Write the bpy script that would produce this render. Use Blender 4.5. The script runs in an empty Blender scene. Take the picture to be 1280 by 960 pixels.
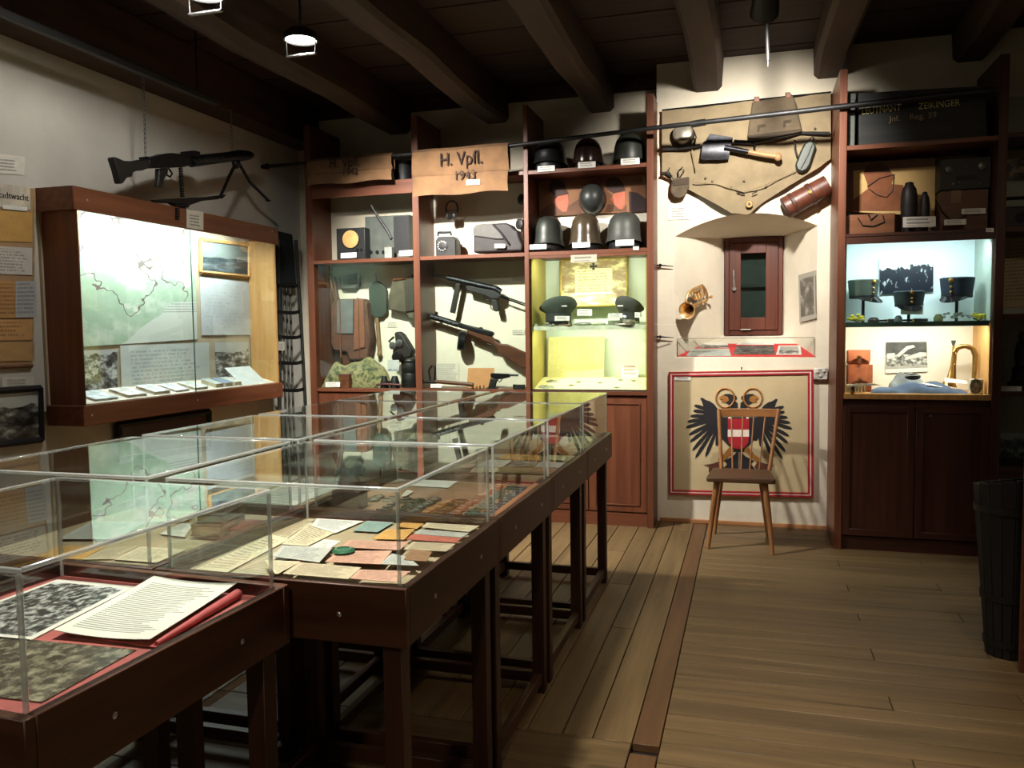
import bpy, math, random
from mathutils import Vector, Matrix
S = bpy.context.scene
COL = S.collection
rnd = random.Random(7)
# ---------------------------------------------------------------- camera
FPX = 1020.28
CAM = Vector((0.0, 0.0, 1.5))
_y, _p, _r = math.radians(16.241), math.radians(3.788), math.radians(0.713)
_F = Vector((-math.sin(_y) * math.cos(_p), math.cos(_y) * math.cos(_p), -math.sin(_p)))
_R0 = Vector((math.cos(_y), math.sin(_y), 0))
_D0 = _F.cross(_R0)
_R = _R0 * math.cos(_r) + _D0 * math.sin(_r)
_D = -_R0 * math.sin(_r) + _D0 * math.cos(_r)
cd = bpy.data.cameras.new('camera')
cd.sensor_width = 36.0
cd.lens = 36.0 * FPX / 1280.0
cd.clip_start = 0.02
co = bpy.data.objects.new('camera', cd)
co.matrix_world = Matrix(((_R.x, -_D.x, -_F.x, CAM.x), (_R.y, -_D.y, -_F.y, CAM.y), (_R.z, -_D.z, -_F.z, CAM.z), (0, 0, 0, 1)))
COL.objects.link(co)
S.camera = co
# ---------------------------------------------------------------- world, exposure
w = bpy.data.worlds.new('world')
w.use_nodes = True
w.node_tree.nodes['Background'].inputs[0].default_value = (0.9, 0.95, 1.0, 1)
w.node_tree.nodes['Background'].inputs[1].default_value = 0.022
S.world = w
S.view_settings.view_transform = 'Standard'
S.view_settings.look = 'None'
S.view_settings.gamma = 1.0
S.view_settings.use_curve_mapping = False
S.view_settings.exposure = 0.0
cy = S.cycles
cy.transparent_max_bounces = 48
cy.max_bounces = 8
cy.diffuse_bounces = 4
cy.glossy_bounces = 5
cy.transmission_bounces = 6
cy.use_denoising = True
cy.sample_clamp_indirect = 4.0
cy.caustics_reflective = False
cy.caustics_refractive = False
# lamp strengths, all in one place
POWER = dict(ceiling_near=75, ceiling_far=1450, niche_spot=380, table_fill=500, side=64, apron_fill=110, wall_case=28, badge_case=5.5, badge_low=5, cap_case=7, bugle_case=6.5)


def lamp(name, kind, loc, energy, color=(1, 1, 1), aim=None, parent=None, size=0.1, size_y=None, spot=None, blend=0.5):
    l = bpy.data.lights.new(name, kind)
    l.energy = energy
    l.color = color
    if kind == 'AREA':
        l.size = size
        if size_y:
            l.shape = 'RECTANGLE'
            l.size_y = size_y
    else:
        l.shadow_soft_size = size
    if kind == 'SPOT':
        l.spot_size = math.radians(spot)
        l.spot_blend = blend
    o = bpy.data.objects.new(name, l)
    o.location = loc
    if aim is not None:
        o.rotation_euler = (Vector(aim) - Vector(loc)).to_track_quat('-Z', 'Y').to_euler()
    COL.objects.link(o)
    if parent is not None:
        o.parent = parent
        o.location = Vector(loc) - WO[parent]
    return o


# ---------------------------------------------------------------- pixels to points on a known plane
def ray(x, y):
    return _R * ((x - 640) / FPX) + _D * ((y - 480) / FPX) + _F


def PY(x, y, Y):
    d = ray(x, y)
    return CAM + d * (Y / d.y)


def PX(x, y, X):
    d = ray(x, y)
    return CAM + d * (X / d.x)


def PZ(x, y, Z):
    d = ray(x, y)
    return CAM + d * ((Z - CAM.z) / d.z)


# ---------------------------------------------------------------- materials
def lin(c):
    return tuple((v / 255 / 12.92 if v / 255 <= 0.04045 else ((v / 255 + 0.055) / 1.055) ** 2.4) for v in c) + (1.0,)


MATS = {}


class NT:
    def __init__(s, name):
        s.m = bpy.data.materials.new(name)
        s.m.use_nodes = True
        s.t = s.m.node_tree
        s.b = s.t.nodes['Principled BSDF']
        s.out = s.t.nodes['Material Output']

    def n(s, typ, **kw):
        o = s.t.nodes.new(typ)
        for k, v in kw.items():
            if k.startswith('i_'):
                o.inputs[k[2:].replace('_', ' ')].default_value = v
            else:
                setattr(o, k, v)
        return o

    def l(s, a, b):
        s.t.links.new(a, b)

    def math(s, op, a, b=None, clamp=False):
        o = s.t.nodes.new('ShaderNodeMath')
        o.operation = op
        o.use_clamp = clamp
        for i, v in enumerate((a, b)):
            if v is None:
                continue
            if isinstance(v, (int, float)):
                o.inputs[i].default_value = v
            else:
                s.l(v, o.inputs[i])
        return o.outputs[0]

    def mix(s, fac, a, b):
        o = s.t.nodes.new('ShaderNodeMix')
        o.data_type = 'RGBA'
        for i, v in ((0, fac), (6, a), (7, b)):
            if isinstance(v, (int, float, tuple)):
                o.inputs[i].default_value = v
            else:
                s.l(v, o.inputs[i])
        return o.outputs[2]

    def noise(s, scale, vec=None, detail=3.0, rough=0.55):
        o = s.n('ShaderNodeTexNoise')
        o.inputs['Scale'].default_value = scale
        o.inputs['Detail'].default_value = detail
        o.inputs['Roughness'].default_value = rough
        if vec is not None:
            s.l(vec, o.inputs['Vector'])
        return o.outputs['Fac']

    def ramp(s, fac, stops):
        o = s.n('ShaderNodeValToRGB')
        e = o.color_ramp.elements
        while len(e) < len(stops):
            e.new(0.5)
        for i, (p, c) in enumerate(stops):
            e[i].position = p
            e[i].color = c
        s.l(fac, o.inputs[0])
        return o.outputs[0]

    def coord(s, which='Object', scale=(1, 1, 1), loc=(0, 0, 0)):
        tc = s.n('ShaderNodeTexCoord')
        mp = s.n('ShaderNodeMapping')
        mp.inputs['Scale'].default_value = scale
        mp.inputs['Location'].default_value = loc
        s.l(tc.outputs[which], mp.inputs['Vector'])
        return mp.outputs[0]

    def bump(s, h, strength, dist=0.01):
        o = s.n('ShaderNodeBump')
        o.inputs['Strength'].default_value = strength
        o.inputs['Distance'].default_value = dist
        s.l(h, o.inputs['Height'])
        s.l(o.outputs[0], s.b.inputs['Normal'])


def plain(name, c, rough=0.6, metal=0.0, var=0.12, scale=14.0, bump=0.0, spec=0.5, coat=0.0):
    if name in MATS:
        return MATS[name]
    t = NT(name)
    v = t.coord('Object')
    nz = t.noise(scale, v, 4)
    a = lin(tuple(x * (1 - var) for x in c))
    b = lin(tuple(min(255, x * (1 + var)) for x in c))
    t.l(t.ramp(nz, [(0.3, a), (0.7, b)]), t.b.inputs['Base Color'])
    t.b.inputs['Roughness'].default_value = rough
    t.b.inputs['Metallic'].default_value = metal
    t.b.inputs['Specular IOR Level'].default_value = spec
    t.b.inputs['Coat Weight'].default_value = coat
    if bump:
        t.bump(nz, bump)
    MATS[name] = t.m
    return t.m


def wood(name, c1, c2, axis='z', rough=0.45, grain=26.0, bump=0.15, knots=0.0, spec=0.4):
    if name in MATS:
        return MATS[name]
    t = NT(name)
    sc = {'x': (1.2, grain, grain), 'y': (grain, 1.2, grain), 'z': (grain, grain, 1.2)}[axis]
    inf = t.n('ShaderNodeObjectInfo')
    mp = t.coord('Object', sc)
    add = t.n('ShaderNodeVectorMath')
    add.operation = 'ADD'
    t.l(mp, add.inputs[0])
    sclr = t.math('MULTIPLY', inf.outputs['Random'], 40.0)
    t.l(sclr, add.inputs[1])
    nz = t.noise(1.0, add.outputs[0], 5, 0.6)
    col = t.ramp(nz, [(0.28, lin(c1)), (0.72, lin(c2))])
    shade = t.math('ADD', t.math('MULTIPLY', inf.outputs['Random'], 0.3), 0.85)
    hsv = t.n('ShaderNodeHueSaturation')
    t.l(shade, hsv.inputs['Value'])
    t.l(col, hsv.inputs['Color'])
    c = hsv.outputs[0]
    if knots:
        k = t.noise(2.2, t.coord('Object', (4, 4, 4) if axis == 'z' else ((1.6, 5, 4) if axis == 'x' else (5, 1.6, 4)), (3, 1, 0)), 2)
        km = t.ramp(k, [(0.66, (0, 0, 0, 1)), (0.74, (1, 1, 1, 1))])
        c = t.mix(t.math('MULTIPLY', km, knots), c, lin(tuple(x * 0.45 for x in c1)))
    t.l(c, t.b.inputs['Base Color'])
    t.b.inputs['Roughness'].default_value = rough
    t.b.inputs['Specular IOR Level'].default_value = spec
    if bump:
        t.bump(nz, bump, 0.004)
    MATS[name] = t.m
    return t.m


def emit(name, c, k):
    if name in MATS:
        return MATS[name]
    t = NT(name)
    t.b.inputs['Base Color'].default_value = lin(c)
    t.b.inputs['Emission Color'].default_value = lin(c)
    t.b.inputs['Emission Strength'].default_value = k
    MATS[name] = t.m
    return t.m


def clear(name, tint=(250, 252, 250), ior=1.5, rough=0.0, body=0.0, haze=(200, 210, 205)):
    """thin clear sheet: passes light straight, mirrors by Fresnel"""
    if name in MATS:
        return MATS[name]
    t = NT(name)
    tr = t.n('ShaderNodeBsdfTransparent')
    tr.inputs[0].default_value = lin(tint)
    gl = t.n('ShaderNodeBsdfGlossy')
    gl.inputs['Roughness'].default_value = rough
    gl.inputs['Color'].default_value = (0.95, 0.97, 0.96, 1)
    fr = t.n('ShaderNodeFresnel')
    fr.inputs['IOR'].default_value = ior
    mx = t.n('ShaderNodeMixShader')
    geo = t.n('ShaderNodeNewGeometry')
    # only the outer faces mirror, so that a sheet reflects once from each side
    f2 = t.math('DIVIDE', t.math('MULTIPLY', fr.outputs[0], 2.0), t.math('ADD', fr.outputs[0], 1.0))   # both faces of the sheet together
    fac = t.math('MULTIPLY', f2, t.math('SUBTRACT', 1.0, geo.outputs['Backfacing']))
    t.l(fac, mx.inputs[0])
    src = tr.outputs[0]
    if body:
        df = t.n('ShaderNodeBsdfDiffuse')
        df.inputs[0].default_value = lin(haze)
        m2 = t.n('ShaderNodeMixShader')
        m2.inputs[0].default_value = body
        t.l(tr.outputs[0], m2.inputs[1])
        t.l(df.outputs[0], m2.inputs[2])
        src = m2.outputs[0]
    t.l(src, mx.inputs[1])
    t.l(gl.outputs[0], mx.inputs[2])
    t.l(mx.outputs[0], t.out.inputs['Surface'])
    MATS[name] = t.m
    return t.m


def printed(name, paper=(235, 230, 215), ink=(60, 58, 60), rows=16, margin=0.1, density=0.5, title=False, rough=0.7):
    """a sheet with lines of print, in the sheet's own UV"""
    if name in MATS:
        return MATS[name]
    t = NT(name)
    uv = t.coord('UV')
    sp = t.n('ShaderNodeSeparateXYZ')
    t.l(uv, sp.inputs[0])
    X, Y = sp.outputs[0], sp.outputs[1]
    line = t.math('LESS_THAN', t.math('FRACT', t.math('MULTIPLY', Y, rows)), 0.5)
    rid = t.math('FLOOR', t.math('MULTIPLY', Y, rows))
    cv = t.n('ShaderNodeCombineXYZ')
    t.l(t.math('MULTIPLY', X, 46.0), cv.inputs[0])
    t.l(t.math('MULTIPLY', rid, 7.31), cv.inputs[1])
    words = t.math('GREATER_THAN', t.noise(1.0, cv.outputs[0], 1), 1 - density - 0.08)
    cl = t.n('ShaderNodeCombineXYZ')
    t.l(t.math('MULTIPLY', rid, 3.7), cl.inputs[0])
    ll = t.noise(1.0, cl.outputs[0], 0)
    endx = t.math('LESS_THAN', X, t.math('ADD', t.math('MULTIPLY', ll, 0.5), 0.62 - margin))
    inx = t.math('MULTIPLY', t.math('GREATER_THAN', X, margin), t.math('LESS_THAN', X, 1 - margin))
    iny = t.math('MULTIPLY', t.math('GREATER_THAN', Y, margin), t.math('LESS_THAN', Y, 1 - margin))
    m = t.math('MULTIPLY', t.math('MULTIPLY', line, words), t.math('MULTIPLY', inx, t.math('MULTIPLY', iny, endx)))
    m = t.math('MULTIPLY', m, 0.62)
    pn = t.noise(3.0, uv, 4)
    base = t.ramp(pn, [(0.3, lin(tuple(x * 0.92 for x in paper))), (0.7, lin(paper))])
    t.l(t.mix(m, base, lin(ink)), t.b.inputs['Base Color'])
    t.b.inputs['Roughness'].default_value = rough
    MATS[name] = t.m
    return t.m


def photo(name, seed=0.0, lo=(30, 30, 30), hi=(215, 212, 205), sky=0.6, skyc=(190, 190, 188), scale=6.0, border=0.0, borderc=(225, 222, 212), rough=0.3, stretch=(1, 1.4, 1)):
    """black-and-white picture: a light sky over a mottled scene, in the sheet's own UV"""
    if name in MATS:
        return MATS[name]
    t = NT(name)
    uv = t.coord('UV')
    uvs = t.coord('UV', stretch, (seed * 3.1, seed * 1.7, seed))
    sp = t.n('ShaderNodeSeparateXYZ')
    t.l(uv, sp.inputs[0])
    X, Y = sp.outputs[0], sp.outputs[1]
    n1 = t.noise(scale, uvs, 6, 0.65)
    n2 = t.noise(scale * 0.45, uvs, 2)
    sc = t.ramp(n1, [(0.36, lin(lo)), (0.5, lin(tuple((a + b) / 2.4 for a, b in zip(lo, hi)))), (0.64, lin(hi))])
    hor = t.math('ADD', t.math('MULTIPLY', t.math('SUBTRACT', n2, 0.5), 0.55), sky)
    m = t.math('GREATER_THAN', Y, hor)
    c = t.mix(m, sc, lin(skyc))
    if border:
        a = t.math('MULTIPLY', t.math('GREATER_THAN', X, border), t.math('LESS_THAN', X, 1 - border))
        b = t.math('MULTIPLY', t.math('GREATER_THAN', Y, border), t.math('LESS_THAN', Y, 1 - border))
        c = t.mix(t.math('MULTIPLY', a, b), lin(borderc), c)
    t.l(c, t.b.inputs['Base Color'])
    t.b.inputs['Roughness'].default_value = rough
    MATS[name] = t.m
    return t.m


# ---------------------------------------------------------------- mesh builder
WO = {}


class B:
    def __init__(s, M=None):
        s.v, s.f, s.uvf = [], [], {}
        s.M = M

    def add(s, vs, fs):
        k = len(s.v)
        for p in vs:
            p = Vector(p)
            s.v.append(s.M @ p if s.M else p)
        for f in fs:
            s.f.append(tuple(i + k for i in f))
        return s

    def box(s, a, b):
        x0, x1 = sorted((a[0], b[0]))
        y0, y1 = sorted((a[1], b[1]))
        z0, z1 = sorted((a[2], b[2]))
        return s.add([(x0, y0, z0), (x1, y0, z0), (x1, y1, z0), (x0, y1, z0), (x0, y0, z1), (x1, y0, z1), (x1, y1, z1), (x0, y1, z1)],
                     [(0, 3, 2, 1), (4, 5, 6, 7), (0, 1, 5, 4), (1, 2, 6, 5), (2, 3, 7, 6), (3, 0, 4, 7)])

    def prism(s, pts, vec):
        n = len(pts)
        pts = [Vector(p) for p in pts]
        vec = Vector(vec)
        fs = [tuple(range(n)), tuple(range(2 * n - 1, n - 1, -1))]
        for i in range(n):
            j = (i + 1) % n
            fs.append((j, i, i + n, j + n))
        return s.add(pts + [p + vec for p in pts], fs)

    def tube(s, pts, r, n=8, closed=False, caps=True):
        pts = [Vector(p) for p in pts]
        m = len(pts)
        rs = r if isinstance(r, (list, tuple)) else [r] * m
        rings = []
        up = None
        for i, p in enumerate(pts):
            if closed:
                t = pts[(i + 1) % m] - pts[i - 1]
            else:
                t = pts[min(i + 1, m - 1)] - pts[max(i - 1, 0)]
            if t.length < 1e-9:
                t = Vector((0, 0, 1))
            t.normalize()
            if up is None:
                up = Vector((0, 0, 1)) if abs(t.z) < 0.9 else Vector((1, 0, 0))
            a = t.cross(up)
            if a.length < 1e-4:
                a = t.cross(Vector((0, 1, 0.3)))
            a.normalize()
            b = t.cross(a).normalized()
            up = -b if up.dot(b) < 0 else b
            up = up if abs(up.dot(t)) < 0.9 else Vector((1, 0, 0))
            rings.append([p + (a * math.cos(2 * math.pi * k / n) + b * math.sin(2 * math.pi * k / n)) * rs[i] for k in range(n)])
        # keep rings aligned
        for i in range(1, m):
            best = min(range(n), key=lambda q: (rings[i][q] - (rings[i - 1][0] - pts[i - 1] + pts[i])).length)
            rr = rings[i][best:] + rings[i][:best]
            d0 = (rr[1] - (rings[i - 1][1] - pts[i - 1] + pts[i])).length
            alt = [rr[0]] + rr[:0:-1]
            d1 = (alt[1] - (rings[i - 1][1] - pts[i - 1] + pts[i])).length
            rings[i] = rr if d0 <= d1 else alt
        vs = [q for R_ in rings for q in R_]
        fs = []
        for i in range(m if closed else m - 1):
            j = (i + 1) % m
            for k in range(n):
                fs.append((i * n + k, i * n + (k + 1) % n, j * n + (k + 1) % n, j * n + k))
        if caps and not closed:
            fs.append(tuple(range(n - 1, -1, -1)))
            fs.append(tuple((m - 1) * n + k for k in range(n)))
        return s.add(vs, fs)

    def cyl(s, p0, p1, r0, r1=None, n=16):
        return s.tube([p0, p1], [r0, r0 if r1 is None else r1], n)

    def lathe(s, prof, o, axis=(0, 0, 1), n=24, sx=1.0, sy=1.0, xdir=None, close=True):
        """prof: (radius, height) pairs along the axis"""
        o = Vector(o)
        ax = Vector(axis).normalized()
        if xdir is None:
            xdir = Vector((1, 0, 0)) if abs(ax.x) < 0.9 else Vector((0, 1, 0))
        xd = (Vector(xdir) - ax * ax.dot(Vector(xdir))).normalized()
        yd = ax.cross(xd)
        vs, fs = [], []
        m = len(prof)
        for r, h in prof:
            for k in range(n):
                a = 2 * math.pi * k / n
                vs.append(o + ax * h + xd * (r * sx * math.cos(a)) + yd * (r * sy * math.sin(a)))
        for i in range(m - 1):
            for k in range(n):
                fs.append((i * n + k, i * n + (k + 1) % n, (i + 1) * n + (k + 1) % n, (i + 1) * n + k))
        if close:
            if prof[0][0] > 1e-6:
                fs.append(tuple(range(n - 1, -1, -1)))
            if prof[-1][0] > 1e-6:
                fs.append(tuple((m - 1) * n + k for k in range(n)))
        return s.add(vs, fs)

    def ell(s, c, rx, ry, rz, n=16, m=9):
        pr = [(math.sin(math.pi * i / m), -math.cos(math.pi * i / m)) for i in range(m + 1)]
        vs, fs = [], []
        c = Vector(c)
        for r, h in pr:
            for k in range(n):
                a = 2 * math.pi * k / n
                vs.append(c + Vector((rx * r * math.cos(a), ry * r * math.sin(a), rz * h)))
        for i in range(m):
            for k in range(n):
                fs.append((i * n + k, i * n + (k + 1) % n, (i + 1) * n + (k + 1) % n, (i + 1) * n + k))
        return s.add(vs, fs)

    def grid(s, P, t=None):
        """P[i][j] points; optional thickness vector makes it solid"""
        m, n = len(P), len(P[0])
        vs = [p for row in P for p in row]
        fs = [(i * n + j, i * n + j + 1, (i + 1) * n + j + 1, (i + 1) * n + j) for i in range(m - 1) for j in range(n - 1)]
        k0 = len(s.f)
        for q, f in enumerate(fs):
            i, j = q // (n - 1), q % (n - 1)
            s.uvf[k0 + q] = [(j / (n - 1), i / (m - 1)), ((j + 1) / (n - 1), i / (m - 1)), ((j + 1) / (n - 1), (i + 1) / (m - 1)), (j / (n - 1), (i + 1) / (m - 1))]
        if t is not None:
            t = Vector(t)
            K = m * n
            vs = vs + [Vector(p) + t for p in vs]
            fs = fs + [(f[3] + K, f[2] + K, f[1] + K, f[0] + K) for f in fs]
            rim = [j for j in range(n)] + [i * n + n - 1 for i in range(1, m)] + [(m - 1) * n + j for j in range(n - 2, -1, -1)] + [i * n for i in range(m - 2, 0, -1)]
            for a in range(len(rim)):
                p, q = rim[a], rim[(a + 1) % len(rim)]
                fs.append((q, p, p + K, q + K))
        return s.add(vs, fs)

    def obj(s, name, mat, parent=None, bevel=0.0, smooth=True, angle=38, kind=None, fix=True):
        me = bpy.data.meshes.new(name)
        xs = [p.x for p in s.v]
        ys = [p.y for p in s.v]
        zs = [p.z for p in s.v]
        o = Vector(((min(xs) + max(xs)) / 2, (min(ys) + max(ys)) / 2, min(zs)))
        me.from_pydata([p - o for p in s.v], [], s.f)
        if s.uvf:
            uvl = me.uv_layers.new(name='UVMap')
            for fi, uvs in s.uvf.items():
                po = me.polygons[fi]
                for li, u in zip(po.loop_indices, uvs):
                    uvl.data[li].uv = u
        if fix:
            import bmesh
            bm = bmesh.new()
            bm.from_mesh(me)
            bmesh.ops.recalc_face_normals(bm, faces=bm.faces)
            bm.to_mesh(me)
            bm.free()
        if smooth:
            me.polygons.foreach_set('use_smooth', [True] * len(me.polygons))
            me.set_sharp_from_angle(angle=math.radians(angle))
        me.materials.append(mat)
        ob = bpy.data.objects.new(name, me)
        COL.objects.link(ob)
        WO[ob] = o
        if parent is None:
            ob.location = o
        else:
            ob.parent = parent
            ob.location = o - WO[parent]
        if bevel:
            md = ob.modifiers.new('bevel', 'BEVEL')
            md.width = bevel
            md.segments = 1 if bevel < 0.003 else 2
            md.limit_method = 'ANGLE'
        if kind:
            ob['kind'] = kind
        return ob


def thing(name, loc, label, cat, group=None):
    o = bpy.data.objects.new(name, None)
    o.empty_display_size = 0.05
    o.location = loc
    WO[o] = Vector(loc)
    COL.objects.link(o)
    return tag(o, label, cat, group)


def tag(o, label, cat, group=None):
    o['label'] = label
    o['category'] = cat
    if group:
        o['group'] = group
    return o


def struct(o):
    o['kind'] = 'structure'
    return o


def sroot(name, loc):
    o = bpy.data.objects.new(name, None)
    o.location = loc
    WO[o] = Vector(loc)
    COL.objects.link(o)
    o['kind'] = 'structure'
    return o


def sheet(name, q, mat, parent=None, t=0.0015, nrm=None, bend=0.0, label=None, cat=None, group=None, n=6):
    """a sheet of paper or card from its four corners (bottom-left, bottom-right, top-right, top-left), with thickness and an optional curl"""
    a, b, c, d = [Vector(p) for p in q]
    nv = (b - a).cross(d - a).normalized()
    if nrm is not None and nv.dot(Vector(nrm)) < 0:
        nv = -nv
    m = n if bend else 1
    P = []
    for i in range(m + 1):
        v = i / m
        row = []
        for j in range(m + 1):
            u = j / m
            p = (a * (1 - u) + b * u) * (1 - v) + (d * (1 - u) + c * u) * v
            p = p + nv * (t + bend * ((2 * u - 1) ** 2 * 0.5 + (v ** 3) * 0.5))
            row.append(p)
        P.append(row)
    bb = B()
    bb.grid(P, nv * -t)
    o = bb.obj(name, mat, parent)
    if label:
        tag(o, label, cat or 'paper', group)
    return o


def text(name, body, size, M, mat, parent, depth=0.0006, sx=1.0, align='LEFT', shear=0.0):
    cu = bpy.data.curves.new(name, 'FONT')
    cu.body = body
    cu.size = size
    cu.extrude = depth
    cu.align_x = align
    cu.shear = shear
    tmp = bpy.data.objects.new(name, cu)
    me = bpy.data.meshes.new_from_object(tmp)
    bpy.data.objects.remove(tmp)
    bpy.data.curves.remove(cu)
    me.transform(Matrix.Diagonal((sx, 1, 1, 1)))
    me.transform(M)
    o = Vector((sum(v.co.x for v in me.vertices), sum(v.co.y for v in me.vertices), sum(v.co.z for v in me.vertices))) / max(1, len(me.vertices))
    me.transform(Matrix.Translation(-o))
    me.materials.clear()
    me.materials.append(mat)
    ob = bpy.data.objects.new(name, me)
    COL.objects.link(ob)
    ob.parent = parent
    ob.location = o - WO[parent]
    WO[ob] = o
    return ob


def frame_m(o, xd, yd):
    """matrix with origin o, x along xd, y along yd"""
    xd = Vector(xd).normalized()
    yd = (Vector(yd) - xd * xd.dot(Vector(yd))).normalized()
    zd = xd.cross(yd)
    return Matrix(((xd.x, yd.x, zd.x, o[0]), (xd.y, yd.y, zd.y, o[1]), (xd.z, yd.z, zd.z, o[2]), (0, 0, 0, 1)))


def pxY(pts, Y, ox=0.0, oy=0.0, k=1.0):
    return [PY(ox + x / k, oy + y / k, Y) for x, y in pts]


def pxX(pts, X, ox=0.0, oy=0.0, k=1.0):
    return [PX(ox + x / k, oy + y / k, X) for x, y in pts]


def pxZ(pts, Z, ox=0.0, oy=0.0, k=1.0):
    return [PZ(ox + x / k, oy + y / k, Z) for x, y in pts]


# ---------------------------------------------------------------- shared materials
M_cab = wood('cabinet_wood', (84, 46, 30), (116, 68, 45), 'z', 0.42)
M_cabx = wood('cabinet_wood_x', (84, 46, 30), (116, 68, 45), 'x', 0.42)
M_caby = wood('cabinet_wood_y', (104, 60, 38), (140, 84, 54), 'y', 0.42)
M_pine = wood('pale_case_wood', (176, 128, 72), (206, 160, 100), 'z', 0.5)
M_tabx = wood('table_wood_x', (54, 31, 19), (84, 50, 31), 'x', 0.42)
M_taby = wood('table_wood_y', (50, 28, 18), (78, 45, 29), 'y', 0.42)
M_tabz = wood('table_wood_z', (42, 23, 15), (66, 37, 24), 'z', 0.45)
M_dark = wood('dark_beam_wood', (42, 28, 18), (78, 54, 36), 'y', 0.75, 14, 0.5)
M_gun = plain('gun_metal', (34, 35, 38), 0.42, 0.75, 0.2, 30)
M_black = plain('black_paint', (20, 20, 21), 0.5, 0.0, 0.2, 20)
M_rub = plain('black_leather', (26, 24, 23), 0.55, 0.0, 0.25, 30, 0.2)
M_steel = plain('worn_steel', (120, 122, 124), 0.35, 0.9, 0.2, 25)
M_screw = plain('screw_steel', (200, 200, 198), 0.3, 0.9, 0.1)
M_brass = plain('old_brass', (186, 140, 74), 0.28, 0.95, 0.15, 18)
M_leather = plain('brown_leather', (104, 58, 34), 0.5, 0.0, 0.25, 22, 0.2)
M_tan = plain('tan_leather', (164, 92, 58), 0.5, 0.0, 0.15, 22, 0.15)
M_olive = plain('olive_paint', (58, 62, 48), 0.5, 0.0, 0.2, 16)
M_canvas = plain('canvas_cloth', (150, 134, 104), 0.9, 0.0, 0.14, 8, 0.3)
M_bagc = plain('grey_green_canvas', (78, 76, 62), 0.9, 0.0, 0.16, 12, 0.3)
M_white = plain('white_card', (236, 232, 222), 0.7, 0.0, 0.03)
M_cardt = printed('caption_card', (238, 234, 224), (70, 70, 74), 3, 0.12, 0.62)
M_cardb = printed('caption_sheet', (232, 228, 214), (80, 80, 84), 6, 0.16, 0.55)
M_plaster = None
M_glass = clear('case_glass', (246, 250, 247), 1.45)
M_acryl = clear('acrylic_sheet', (250, 252, 251), 1.49)
M_edge = clear('acrylic_edge', (226, 232, 230), 1.75, 0.06, 0.32, (244, 248, 246))  # whiter diffuse body paints in the edges' piped light and lamp glints
# ================================================================ the room
XL, XR, YB, YN, YF, ZC = -3.90, 2.10, 6.35, 6.62, -1.6, 3.48


def plaster(name, c, bump=0.5):
    t = NT(name)
    v = t.coord('Object')
    n1 = t.noise(3.0, v, 5)
    n2 = t.noise(26.0, v, 4)
    t.l(t.ramp(n1, [(0.3, lin(tuple(x * 0.93 for x in c))), (0.7, lin(c))]), t.b.inputs['Base Color'])
    t.b.inputs['Roughness'].default_value = 0.9
    t.bump(t.math('ADD', t.math('MULTIPLY', n1, 2.0), t.math('MULTIPLY', n2, 0.25)), bump, 0.012)
    return t.m


M_plaster = plaster('limewashed_plaster', (224, 214, 192))
M_plaster2 = plaster('pale_wall_paint', (212, 209, 198), 0.12)

# --- floor: every board its own piece
floor = struct(B().box((XL, YF, -0.09), (XR, YN, -0.031)).obj('floor', plain('subfloor', (24, 18, 12), 0.9)))
M_flx = wood('floor_board_x', (92, 74, 48), (128, 104, 70), 'x', 0.5, 20, 0.25, 0.55)
M_fly = wood('floor_board_y', (94, 74, 48), (130, 106, 70), 'y', 0.5, 20, 0.25, 0.55)
M_fld = wood('floor_threshold', (84, 58, 36), (112, 80, 50), 'y', 0.5, 18, 0.25, 0.4)


def board(a, b, m):
    return B().box(a, b).obj('floor_board', m, floor, 0.002)


G = 0.0022
board((-0.40 + G, 2.87, -0.03), (-0.30 - G, 6.34, 0.0), M_fld)
board((-0.40 + G, YF, -0.03), (-0.30 - G, 2.80, 0.0), M_fld)
y = YF
i = 0
while y < YB - 0.02:
    wd = 0.125 + 0.018 * ((i * 7) % 3 - 1)
    y1 = min(y + wd, YB)
    cut = 0.55 + 0.5 * ((i * 5) % 4)
    for x0, x1 in ((-0.30, cut), (cut, XR)):
        board((x0 + G, y + G, -0.03), (x1 - G, y1 - G, 0.0004 * (i % 3)), M_flx)
    y = y1
    i += 1
x = XL
i = 0
while x < -0.41:
    x1 = min(x + 0.135 + 0.02 * ((i * 5) % 3 - 1), -0.40)
    cut = 4.0 + 0.7 * ((i * 3) % 4)
    for a, b in ((2.87, cut), (cut, YN)):
        board((x + G, a + G, -0.03), (x1 - G, b - G, 0.0004 * (i % 3)), M_fly)
    x = x1
    i += 1
y = YF
i = 0
while y < 2.86:
    wd = 0.17 if y < 2.6 else 2.87 - y
    board((XL + G, y + G, -0.03), (-0.40 - G, y + wd - G, 0.0004 * (i % 3)), M_flx)
    y += wd
    i += 1

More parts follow.
